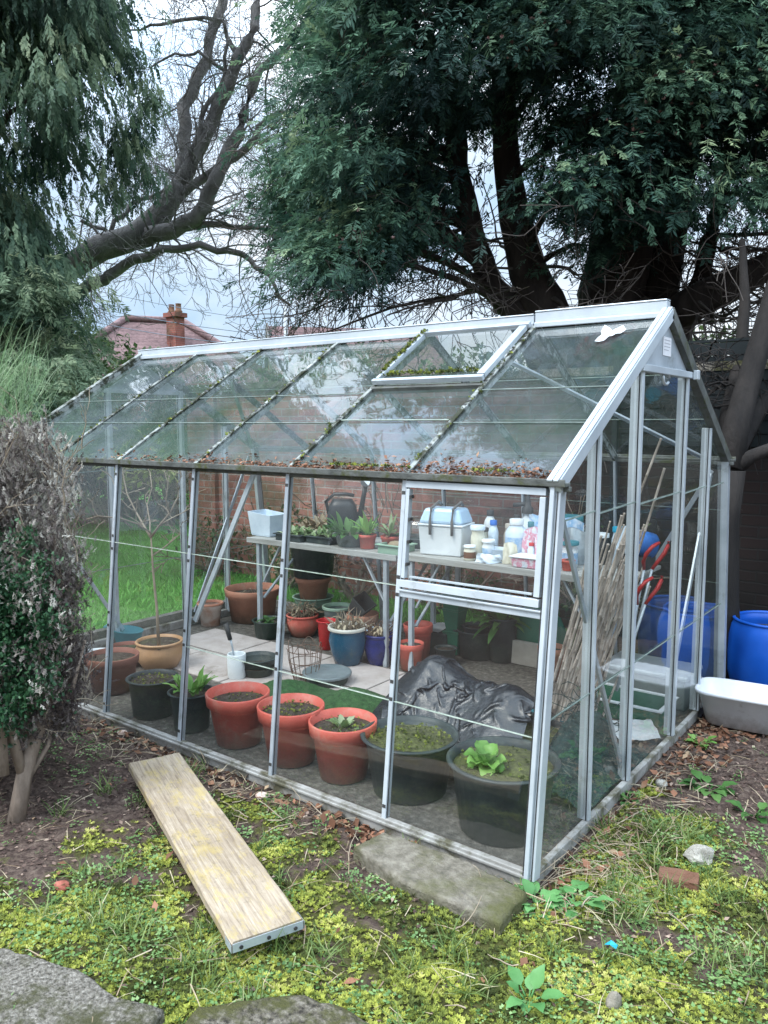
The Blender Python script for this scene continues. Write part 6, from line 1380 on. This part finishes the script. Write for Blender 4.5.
# -- big cypress behind the greenhouse
BASE = np.array([-1.67, 4.75, 0.]); rc = random.Random(4)
t = thing('cypress_tree', 'huge dark green cypress with several trunks behind the greenhouse', 'tree', tuple(BASE))
mb = MB()
stems = [([(600, 420, 7.3), (608, 320, 7.3), (622, 230, 7.2), (640, 120, 7.1), (650, -60, 7.0), (655, -300, 7.0)], [.36, .32, .28, .22, .17, .08]),
         ([(640, 430, 7.35), (652, 330, 7.35), (668, 240, 7.4), (690, 130, 7.4), (700, -80, 7.4)], [.22, .2, .17, .14, .07]),
         ([(590, 420, 7.2), (548, 318, 7.1), (524, 255, 7.0), (508, 180, 6.9), (502, 90, 6.8), (505, -40, 6.8)], [.24, .20, .16, .12, .10, .05]),
         ([(575, 420, 7.3), (520, 318, 7.2), (490, 285, 7.1), (472, 235, 7.0), (458, 165, 6.9), (452, 100, 6.9), (440, -10, 6.9)], [.18, .13, .11, .10, .09, .08, .04]),
         ([(650, 420, 7.3), (672, 316, 7.0), (720, 290, 6.6), (790, 255, 6.3), (880, 200, 6.2)], [.2, .17, .14, .10, .05]),
         ([(655, 400, 7.3), (690, 310, 7.2), (710, 240, 7.2), (728, 160, 7.2), (740, 20, 7.2)], [.10, .09, .08, .06, .04])]
stem_pts = []
for ps, rs in stems:
    pp = [W3(*q) for q in ps]; fine = []; fr_ = []
    for i in range(len(pp) - 1):
        for k in range(4):
            q = k / 4; fine.append(pp[i].lerp(pp[i + 1], q) + Vector((rc.gauss(0, .012), rc.gauss(0, .012), 0))); fr_.append(rs[i] * (1 - q) + rs[i + 1] * q)
    fine.append(pp[-1]); fr_.append(rs[-1]); mb.tube(fine, fr_, 12); stem_pts += [(p, r) for p, r in zip(fine, fr_)]
bz = W3(610, 420, 7.3); mb.tube([(BASE[0], BASE[1], -.1), (BASE[0], BASE[1], .5), (bz.x, bz.y, bz.z - .3)], [.62, .5, .40], 14)
mb.build('trunk', M['bark'], t)
# dead lower branches
mb = MB()
def dead(px, py, d, dx, dy, L, r=.022, lev=3, kids=4): 
    p = W3(px, py, d); q = W3(px + dx * 10, py + dy * 10, d + rc.uniform(-.3, .3)); twigs(mb, p, q - p, L, r, lev, kids, .20, -.01, .62, .58, 0, rc, .0035)
for px, py, dx, dy, L in ((520, 250, -1, -.1, 1.5), (505, 285, -1, .1, 1.9), (480, 250, -1, -.3, 1.6), (470, 215, -1, -.2, 1.5), (462, 180, -1, .05, 1.3), (500, 300, -1, .12, 2.2), (470, 225, -1, .35, 1.5), (485, 275, -1, .35, 1.5), (458, 165, -1, -.25, 1.4), (515, 220, .8, -.2, 1.2), (530, 270, .9, -.2, 1.2), (545, 300, .6, -.5, 1.1),
                          (690, 300, 1, -.2, 1.5), (700, 280, 1, .1, 1.6), (720, 250, 1, -.3, 1.5), (705, 300, 1, .25, 1.5), (690, 320, 1, .15, 1.9), (715, 235, 1, .2, 1.4), (680, 270, .8, -.6, 1.2), (760, 270, 1, .3, 1.4), (740, 285, .8, .5, 1.2), (640, 300, 1, .3, 1.4)): dead(px, py, 7.0, dx, dy, L)
for k in range(26): dead(rc.uniform(330, 520), rc.uniform(215, 300), rc.uniform(6.6, 7.6), -1, rc.uniform(-.1, .5), rc.uniform(.8, 1.3), .012, 2, 5)
for k in range(26): dead(rc.uniform(680, 790), rc.uniform(210, 330), rc.uniform(6.2, 7.6), rc.choice((-1, 1)), rc.uniform(-.3, .5), rc.uniform(.7, 1.2), .012, 2, 5)
mb.build('dead_branches', M['twig'], t)
# foliage clumps
lox = [230, 262, 290, 325, 345, 390, 430, 470, 500, 545, 600, 650, 700, 768, 1000, 1300]; loy = [215, 262, 296, 300, 275, 235, 185, 160, 215, 195, 262, 235, 205, 190, 230, 260]
lfy = [-1150, 0, 60, 120, 200, 260, 330]; lfx = [420, 298, 272, 256, 262, 280, 300]
gaps = [(420, 150, 38, 26), (512, 108, 12, 48), (455, 60, 14, 18), (548, 150, 20, 14), (600, 95, 10, 14), (735, 120, 14, 12), (355, 190, 16, 14), (395, 40, 10, 12), (690, 165, 14, 10), (330, 120, 8, 8), (560, 235, 16, 14), (520, 175, 18, 14)]
Pc = []
while len(Pc) < 800:
    px, py, d = rc.uniform(235, 1200), rc.uniform(-1150, 330), rc.uniform(5.3, 7.9)
    if px > 800 and rc.random() < .55: continue
    if py < -60 and rc.random() < (.35 if 300 < px < 950 else .6): continue
    if py > interp(px, lox, loy) - 10 or px < interp(py, lfy, lfx) + rc.uniform(40, 66): continue
    if any(((px - a) / (c + 16)) ** 2 + ((py - b) / (e + 14)) ** 2 < 1 for a, b, c, e in gaps): continue
    Pc.append(pt(px, py, d))
for _ in range(34): Pc.append(pt(rc.uniform(298, 400), rc.uniform(140, 255), rc.uniform(6.0, 7.8)))
Pc = np.array(Pc); axis_ = np.array([BASE[0], BASE[1]])
def foliage(Pc, axis_, per, csize, fsize, templates, down, outw, tfun, rng=RNG, flat=.55):
    parts = []; n = len(Pc); outd = nrm(np.concatenate([Pc[:, :2] - axis_ + rng.normal(0, .3, (n, 2)), np.zeros((n, 1))], 1))
    for T, F in templates:
        m = per // len(templates); C = np.repeat(Pc, m, 0); O = np.repeat(outd, m, 0); sz = np.repeat(rng.uniform(.7, 1.3, n), m)
        off = rng.normal(0, 1, (n * m, 3)) * np.array([1, 1, flat]) * csize * sz[:, None] * .62
        along = (off * O).sum(1)
        off[:, 2] -= .22 * np.maximum(along, 0)          # clump tips hang lower
        D = O * outw + nrm(off) * .55 + np.array([0, 0, -down]) + rng.normal(0, .22, (n * m, 3))
        P = C + off; base = np.repeat(rng.uniform(0, 1, n), m)
        parts.append(inst(T, F, P, frames(D), rng.uniform(.65, 1.25, n * m) * fsize, np.clip(tfun(base, off, csize, along), 0, 1)))
    return parts
tf = lambda b, off, cs, al: .02 + .46 * b + .30 * np.clip(off[:, 2] / cs + .25, -.4, 1) + .22 * np.clip(al / cs, -.5, 1) + RNG.uniform(-.08, .14, len(b))  # paler outer tips, and top light put into the tint by height
def inview(P, top=-40):
    q = (P - CAM) @ CM; x, y = 384 - FPX * q[:, 0] / q[:, 2], 512 + FPX * q[:, 1] / q[:, 2]; return (y > top) & (x < 800) & (x > -40)
iv = inview(Pc)
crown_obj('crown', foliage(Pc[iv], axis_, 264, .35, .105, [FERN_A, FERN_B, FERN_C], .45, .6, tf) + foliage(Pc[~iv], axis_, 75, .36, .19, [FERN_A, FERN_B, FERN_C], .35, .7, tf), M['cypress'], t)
k = RNG.choice(len(Pc), 260, False); C = Pc[k][:, None] + nrm(CAM - Pc[k])[:, None] * .16 + RNG.normal(0, 1, (260, 30, 3)) * [.14, .14, .08]; C = C.reshape(-1, 3); T_, F_ = tufty(5, .7, 8)
V, Fq, tt = inst(T_, F_, C, frames(RNG.normal(0, 1, (len(C), 3))), RNG.uniform(.014, .030, len(C)), RNG.uniform(0, 1, len(C)))
np_obj('cones', V, Fq, M['cone'], t, tint=tt)
mb = MB()
for i in range(0, len(Pc), 2):
    p = Vector(Pc[i]); s = min((q for q in stem_pts), key=lambda q: (q[0] - p).length + abs(q[0].z - p.z + .2)); a = s[0]; v = p - a
    if v.length > 3.2: a = p - v.normalized() * 1.2; v = p - a
    mb.tube([a, a + v * .35 + Vector((0, 0, .06 * v.length)), a + v * .7 + Vector((0, 0, .07 * v.length)), p + Vector((0, 0, -.04))], [.035, .028, .018, .006], 5, 0, False)
mb.build('branches', M['bark'], t)
# -- drooping cypress on the left
t = thing('cypress_tree', 'drooping grey green cypress filling the left edge behind the bush', 'tree', (-7.3, 2.1, 0)); rc = random.Random(8)
p0 = W3(-10, 430, 8.6); MB().tube([(p0.x, p0.y, -.1), (p0.x, p0.y, 1.5), (p0.x + .1, p0.y, 4), (p0.x + .1, p0.y + .1, 7.5)], [.35, .28, .2, .06], 12).build('trunk', M['bark'], t)
ry = [-900, 0, 60, 110, 150, 180, 205, 250, 300, 345, 385, 430]; rx = [60, 132, 138, 122, 112, 92, 84, 76, 84, 100, 78, 52]
Pc = []
while len(Pc) < 500:
    px, py, d = rc.uniform(-420, 142), rc.uniform(-560, 425), rc.uniform(7.2, 10.)
    if px > interp(py, ry, rx) - rc.uniform(36, 54) * (1 if py < 260 else .45): continue
    if px < -80 and rc.random() < .45: continue
    if any(((px - a) / c) ** 2 + ((py - b) / e) ** 2 < 1 for a, b, c, e in ((48, 100, 12, 10), (8, 30, 12, 14), (100, 175, 10, 12), (70, 60, 8, 8))): continue
    Pc.append(pt(px, py, d))
Pc = np.array(Pc); ax2 = np.array([p0.x, p0.y])
tl = lambda b, off, cs, al: .10 + .42 * b + .30 * np.clip(off[:, 2] / cs + .2, -.4, 1) + .16 * np.clip(al / cs, -.5, 1) + RNG.uniform(-.1, .16, len(b))  # upper sprays paler: top light put into the tint
hi = Pc[:, 2] > 2.9; iv = inview(Pc)
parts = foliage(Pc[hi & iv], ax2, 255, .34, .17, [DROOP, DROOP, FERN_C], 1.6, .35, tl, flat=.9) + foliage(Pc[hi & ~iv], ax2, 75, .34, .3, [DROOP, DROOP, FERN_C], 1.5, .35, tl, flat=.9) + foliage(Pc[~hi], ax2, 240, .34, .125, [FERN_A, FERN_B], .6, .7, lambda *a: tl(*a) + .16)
hang = np.array([pt(px, py, d) for px, py, d in ((128, 150, 8), (138, 118, 8), (142, 165, 8.1), (120, 175, 8.2), (148, 95, 8.1), (110, 190, 8), (135, 60, 8), (118, 130, 8.3), (130, 140, 8.4))])
parts += foliage(hang, ax2, 66, .15, .15, [DROOP, FERN_C], 2.2, .3, tl, flat=1.3)
crown_obj('crown', parts, M['cypress_left'], t)
mb = MB()
for i in range(0, len(Pc), 3):
    p = Vector(Pc[i]); a = Vector((p0.x, p0.y, max(.5, p.z - .5))); v = p - a; mb.tube([a, a + v * .5 + Vector((0, 0, .12 * v.length)), p], [.04, .025, .006], 5, 0, False)
mb.build('branches', M['bark'], t)
# -- bare tree between the two
rc = random.Random(15); b0 = W3(-60, 330, 12.5)
t = thing('bare_tree', 'leafless tree with a thick leaning grey limb against the sky', 'tree', (b0.x, b0.y, 0)); mb = MB(); bd = 12.
limbs = [([(-60, 430, 12.5), (-20, 330, 12.4), (40, 280, 12.2), (92, 255, 12), (125, 242, 12), (160, 215, 12), (182, 186, 12)], [.40, .36, .33, .31, .30, .27, .24]),
         ([(178, 190, 12), (184, 150, 12.1), (184, 110, 12.2), (205, 60, 12.3), (222, 5, 12.4), (232, -60, 12.5), (250, -160, 12.5)], [.17, .165, .155, .14, .12, .09, .04]),
         ([(180, 188, 12), (200, 145, 11.9), (220, 105, 11.8), (240, 60, 11.7), (258, 8, 11.6), (275, -60, 11.6), (300, -160, 11.6)], [.19, .17, .155, .135, .115, .08, .04]),
         ([(130, 242, 12), (165, 234, 11.8), (195, 218, 11.7), (218, 180, 11.6), (238, 135, 11.6), (262, 70, 11.6), (285, 45, 11.6), (310, 15, 11.6)], [.20, .20, .18, .17, .15, .10, .08, .06]),
         ([(182, 195, 12), (215, 172, 11.7), (245, 150, 11.6), (270, 118, 11.5), (300, 110, 11.4)], [.11, .10, .09, .06, .03]),
         ([(160, 232, 11.9), (200, 225, 11.8), (230, 224, 11.7), (262, 228, 11.6), (300, 240, 11.5)], [.10, .08, .065, .05, .03]),
         ([(60, 300, 12.1), (88, 286, 12), (108, 276, 12), (135, 260, 11.9), (165, 248, 11.8), (205, 248, 11.7), (240, 252, 11.7), (265, 275, 11.6), (290, 305, 11.6)], [.15, .14, .13, .12, .09, .08, .07, .05, .03]),
         ([(110, 232, 12), (130, 205, 12.1), (152, 196, 12.1), (175, 185, 12.1)], [.06, .05, .05, .04]),
         ([(195, 165, 11.9), (200, 130, 11.8), (215, 90, 11.7), (228, 40, 11.6), (226, 20, 11.6)], [.07, .06, .05, .04, .03]),
         ([(236, 62, 12), (225, 20, 12.2), (160, 22, 12.2), (130, 30, 12.2)], [.06, .05, .04, .02]),
         ([(228, 72, 12), (200, 55, 12), (175, 52, 12), (150, 68, 12)], [.05, .04, .03, .02]),
         ([(85, 222, 12), (112, 234, 12), (150, 228, 12)], [.04, .05, .07])]
limbs = [(ps, [r * .64 for r in rs]) for ps, rs in limbs]
ends = []
for ps, rs in limbs:
    pp = [W3(*q) for q in ps]; fine, fr_ = [], []
    for i in range(len(pp) - 1):
        for k in range(3): q = k / 3; fine.append(pp[i].lerp(pp[i + 1], q) + Vector((rc.gauss(0, .03), rc.gauss(0, .03), rc.gauss(0, .02)))); fr_.append(rs[i] * (1 - q) + rs[i + 1] * q)
    fine.append(pp[-1]); fr_.append(rs[-1]); mb.tube(fine, fr_, 10); ends += [(fine[i], (fine[i] - fine[i - 1]).normalized(), fr_[i]) for i in range(2, len(fine))]
mb.tube([(b0.x, b0.y, -.2), (b0.x, b0.y, .8), tuple(W3(-60, 430, 12.5))], [.6, .48, .40], 12)
mb.build('trunk', M['bark_grey'], t)
mb = MB()
for p, d, r in ends:
    for k in range(2):
        if rc.random() < .6:
            q = Vector((rc.gauss(0, 1), rc.gauss(0, .7), rc.gauss(.1, 1))); twigs(mb, p, d * .5 + q * .7, rc.uniform(.7, 1.3), min(.018, r * .3), 3, 3, .18, .0, .6, .62, 0, rc, .0034)
mb.build('twigs', M['bark_grey'], t)
# -- multi stemmed tree at the back right corner
rc = random.Random(3); bb = W3(728, 470, 4.75)
t = thing('multi_stem_tree', 'dark many stemmed tree growing at the back right corner of the greenhouse', 'tree', (bb.x, bb.y, 0)); mb = MB()
mb.tube([(bb.x + .02, bb.y + .02, -.1), (bb.x, bb.y, .5), (bb.x - .01, bb.y, 1.0), tuple(bb)], [.13, .10, .09, .10], 12)
for ps, rs in (([(728, 470, 4.75), (738, 420, 4.8), (752, 370, 4.85), (772, 300, 4.9), (800, 200, 5.)], [.085, .075, .07, .06, .04]), ([(728, 466, 4.75), (742, 440, 4.9), (762, 405, 5.), (800, 370, 5.1)], [.06, .055, .05, .03]),
               ([(730, 472, 4.75), (752, 456, 4.7), (790, 440, 4.6)], [.05, .04, .025]), ([(726, 468, 4.75), (728, 420, 5.), (740, 360, 5.2), (745, 300, 5.3), (742, 240, 5.4)], [.06, .055, .045, .035, .02]), ([(728, 468, 4.75), (716, 420, 4.9), (708, 400, 5.)], [.02, .015, .008])):
    pp = [W3(*q) for q in ps]; mb.tube(pp, rs, 10)
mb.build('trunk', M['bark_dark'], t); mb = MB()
for k in range(16): p = W3(rc.uniform(715, 770), rc.uniform(320, 430), 5.); twigs(mb, p, (rc.gauss(0, 1), rc.gauss(0, 1), rc.gauss(.3, .6)), .5, .01, 2, 4, .2, 0, .6, .6, 0, rc, .003)
mb.build('twigs', M['bark_dark'], t)
# -- dying conifer bush, front left
t = thing('dying_bush', 'half dead brown conifer bush with a green patch and bare stems, front left', 'bush', (-1.86, -.83, 0)); rc = random.Random(6); mb = MB(); z = 0
for ps, rs in (([(16, 822, 3.15), (24, 775, 3.15), (36, 735, 3.2), (46, 705, 3.25), (60, 640, 3.3), (55, 540, 3.35), (45, 440, 3.4)], [.036, .032, .028, .026, .022, .016, .008]), ([(24, 780, 3.15), (10, 730, 3.1), (4, 700, 3.1), (10, 620, 3.1), (20, 520, 3.2)], [.02, .022, .022, .018, .008]),
               ([(2, 775, 3.05), (-2, 720, 3.05), (0, 690, 3.05), (-10, 600, 3.1)], [.028, .028, .025, .012]), ([(38, 738, 3.2), (55, 710, 3.3), (72, 690, 3.35), (85, 640, 3.4)], [.014, .012, .01, .006]), ([(22, 790, 3.15), (48, 745, 3.25), (52, 715, 3.3)], [.012, .01, .008]), ([(12, 735, 3.1), (20, 700, 3.15), (14, 690, 3.1)], [.008, .007, .006]), ([(34, 745, 3.2), (22, 715, 3.2), (8, 700, 3.2)], [.01, .008, .006])):
    mb.tube([W3(*q) for q in ps], rs, 9)
mb.build('trunk', M['bark_brown'], t)
lo_x = [-120, 0, 40, 70, 95, 110]; bry = [405, 440, 500, 560, 620, 660, 700, 730]; brx = [52, 64, 72, 77, 80, 85, 84, 66]
def inbush(n, ytop, ybot, lim, dep):
    out = []
    while len(out) < n:
        px, py = rc.uniform(-150, 90), rc.uniform(ytop, ybot)
        if px > lim(py) - rc.uniform(0, 9) or py < 412 + abs(px - 22) * .55 + rc.uniform(0, 40): continue
        out.append(pt(px, py, rc.uniform(*dep)))
    return np.array(out)
P1 = inbush(1000, 408, 735, lambda y: interp(y, bry, brx), (3.15, 3.75))
SP = ragged(4, .48, .15, .1, .55, .4, 7)
db = lambda b, off, cs, al: .30 + .4 * b + RNG.uniform(-.3, .35, len(b))
def bushf(P, per, cs, fs, up, tfun, T=SP):
    n = len(P); C = np.repeat(P, per, 0); off = RNG.normal(0, 1, (n * per, 3)) * cs; D = np.array([0, 0, up]) + RNG.normal(0, .55, (n * per, 3)); b = np.repeat(RNG.uniform(0, 1, n), per)
    return inst(T[0], T[1], C + off, frames(D), RNG.uniform(.6, 1.2, n * per) * fs, np.clip(tfun(b, off, cs, 0), 0, 1))
zz = P1[:, 2]; low = zz < .95
dk = lambda b, off, cs, al: .02 + .42 * b + RNG.uniform(-.15, .2, len(b))
crown_obj('dead_crown', [bushf(P1[~low], 62, .038, .030, 1.2, db), bushf(P1[low], 62, .038, .027, .8, dk)], M['shrub_dead'], t)
P2 = inbush(330, 560, 725, lambda y: interp(y, [560, 590, 640, 690, 725], [20, 48, 52, 44, 25]), (2.95, 3.15))
P2 = P2[RNG.uniform(0, 1, len(P2)) < .8]; P3 = inbush(90, 500, 730, lambda y: interp(y, [500, 560, 640, 690, 730], [35, 58, 70, 62, 45]), (2.98, 3.2))
tg = lambda b, off, cs, al: .15 + .4 * b + 4 * np.clip(off[:, 2], -.05, .1) + RNG.uniform(-.15, .3, len(b))
Pd = inbush(70, 540, 725, lambda y: 75, (2.9, 3.05))
crown_obj('dead_sprays', [bushf(Pd, 26, .03, .028, .9, db)], M['shrub_dead'], t)
crown_obj('green_crown', [bushf(np.concatenate([P2, P3]), 96, .034, .0155, .8, tg, fern(5, .6, .26, .1, .8, .4))], M['shrub_green'], t)
mb = MB()
for k in range(90): p = W3(rc.uniform(-60, 82), rc.uniform(420, 720), rc.uniform(3.1, 3.7)); twigs(mb, p, (rc.gauss(0, .4), rc.gauss(0, .4), 1), .22, .004, 1, 3, .15, 0, .5, .6, 0, rc, .0016)
for k in range(24): p = W3(rc.uniform(-30, 80), rc.uniform(680, 730), rc.uniform(3.1, 3.5)); twigs(mb, p, (rc.gauss(0, .7), rc.gauss(0, .7), -.2), .12, .003, 1, 3, .2, 0, .6, .6, 0, rc, .0014)
mb.build('twigs', M['paletwig'], t)
# -- broom behind the bush
bp = W3(10, 520, 5.); t = thing('broom_shrub', 'wispy pale green broom shrub with thin upright stems at the left edge', 'shrub', (bp.x, bp.y, 0)); rc = random.Random(2)
mb = MB()
for k in range(8): mb.tube([(bp.x, bp.y, -.02), (bp.x + rc.gauss(0, .08), bp.y + rc.gauss(0, .08), .7), (bp.x + rc.gauss(0, .18), bp.y + rc.gauss(0, .18), 1.35)], [.02, .014, .006], 6)
mb.build('trunk', M['bark_brown'], t)
n = 420; P = np.array([pt(rc.uniform(-60, 40), rc.uniform(370, 520), rc.uniform(4.8, 5.5)) for _ in range(n)])
D = np.concatenate([RNG.normal(0, .35, (n, 2)), np.ones((n, 1))], 1) + np.array([.12, .1, 0]); BR = (BLADE[0] * [1, .2, 1], BLADE[1])
crown_obj('crown', [inst(BR[0], BR[1], np.repeat(P, 4, 0) + RNG.normal(0, .04, (n * 4, 3)), frames(np.repeat(D, 4, 0) + RNG.normal(0, .16, (n * 4, 3))), RNG.uniform(.2, .42, n * 4), RNG.uniform(0, 1, n * 4))], M['broom'], t)
# -- shrubs beyond the lawn and along the wall
def shrub(label, c, r, h, n, mat, leaf=.07, twn=10, seed=1, trunkmat='bark', per=26, name='shrub', z0=.15):
    rr = np.random.default_rng(seed); rd = random.Random(seed); t = thing(name, label, 'shrub', (c[0], c[1], 0))
    mb = MB()
    for k in range(twn): twigs(mb, (c[0] + rd.gauss(0, r * .15), c[1] + rd.gauss(0, r * .15), -.02), (rd.gauss(0, .45), rd.gauss(0, .45), 1), h * rd.uniform(.6, 1.0), .022, 2, 4, .14, .02, .55, .55, 0, rd, .005)
    mb.build('branches', M[trunkmat], t)
    if n:
        u = nrm(rr.normal(0, 1, (n, 3))); q = rr.uniform(.35, 1, (n, 1)) ** .5; P = np.array([c[0], c[1], z0 + (h - z0) / 2]) + u * q * np.array([r, r, (h - z0) / 2]) * (1 + .35 * (fbm(u[:, 0] * 2 + seed, u[:, 1] * 2, u[:, 2] * 2, seed)[:, None] - .5) * 2)
        C = np.repeat(P, per, 0) + rr.normal(0, .10, (n * per, 3)); b = np.repeat(rr.uniform(0, 1, n), per)
        V, F, T = inst(*QUADLEAF, C, frames(rr.normal(0, 1, (n * per, 3)) + [0, 0, -.2]), rr.uniform(.6, 1.3, n * per) * leaf, np.clip(.25 + .45 * b + rr.uniform(-.25, .3, n * per), 0, 1))
        np_obj('crown', V, F, M[mat], t, tint=T)
    return t
for k, (px, d, r, h, n, lab) in enumerate(((20, 12.5, 1.5, 2.6, 170, 'dense dark shrub at the far left beyond the lawn'), (78, 13.5, 1.2, 2.1, 120, 'rounded dark green shrub beyond the lawn, left of the bare twigs'), (112, 15, 1.3, 1.7, 90, 'low loose shrub beyond the lawn above the left post'), (165, 15.5, 1.4, 2.3, 130, 'dark evergreen shrub behind the yellow leaved one'), (205, 14, 1.1, 1.9, 90, 'mixed green shrub just left of the wall end'), (-60, 11, 1.6, 2.9, 160, 'tall dark shrub left of the lawn behind the bush'), (245, 17, 1.6, 2.6, 100, 'big green shrub behind the end of the brick wall'))):
    p = pt(px, 500, d); shrub(lab, (p[0], p[1]), r, h, n, 'shrub_far', .10, 7, 30 + k)
p = pt(140, 500, 11.8); shrub('pale yellow green leaved bush beyond the lawn between the left posts', (p[0], p[1]), .55, 1.25, 34, 'shrub_yellow', .12, 7, 41, 'bark_brown', 12, z0=.75)
for k, (px, d, h, lab) in enumerate(((98, 12.5, 1.7, 'leafless brown thicket beyond the lawn at the left post'), (172, 12.4, 1.6, 'leafless grey thicket beyond the lawn left of the wall'), (120, 13.2, 1.5, 'sparse leafless twiggy bush behind the timber rail'))):
    p = pt(px, 500, d); shrub(lab, (p[0], p[1]), .7, h, 0, 'shrub_far', .05, 16, 50 + k, 'paletwig')
for k, (x, r, h, n, lab, mt) in enumerate(((-5.1, .30, .55, 26, 'low green plants at the foot of the left end of the wall', 'shrub_far'), (-4.1, .35, .80, 30, 'straggly plant with pale leaves growing up the wall behind the bench', 'shrub_far'), (-3.3, .3, .95, 26, 'dry leafy stems against the wall behind the seed trays', 'shrub_dead'), (-2.2, .3, .6, 20, 'low greenery at the wall behind the watering can', 'shrub_far'), (-1.1, .3, .9, 22, 'dark climbing plant on the wall behind the bottles', 'shrub_far'))):
    shrub(lab, (x, 3.05), r, h, n, mt, .06, 5, 70 + k, 'bark_brown', 20, 'wall_plant', .05)
# hedge line closing the view between the trees
for k, (px, d, h, lab) in enumerate(((330, 24, 4.2, 'distant rounded tree seen under the bare branches'), (55, 20, 4.4, 'distant bushy tree behind the drooping cypress'), (110, 21, 3.9, 'small dark tree just left of the chimney house'), (690, 16, 3.4, 'hazy shrub far behind the right dead branches'), (760, 14, 3.2, 'brown hedge bush far right beyond the fence'), (600, 18, 3.2, 'far hedge bush between the cypress trunks'), (480, 20, 3.6, 'far hedge bush behind the thin leaning trunk'))):
    p = pt(px, 424, d); shrub(lab, (p[0], p[1]), 2.0, h, 150, 'shrub_far', .17, 6, 90 + k, 'bark', 26, 'distant_tree', .3)
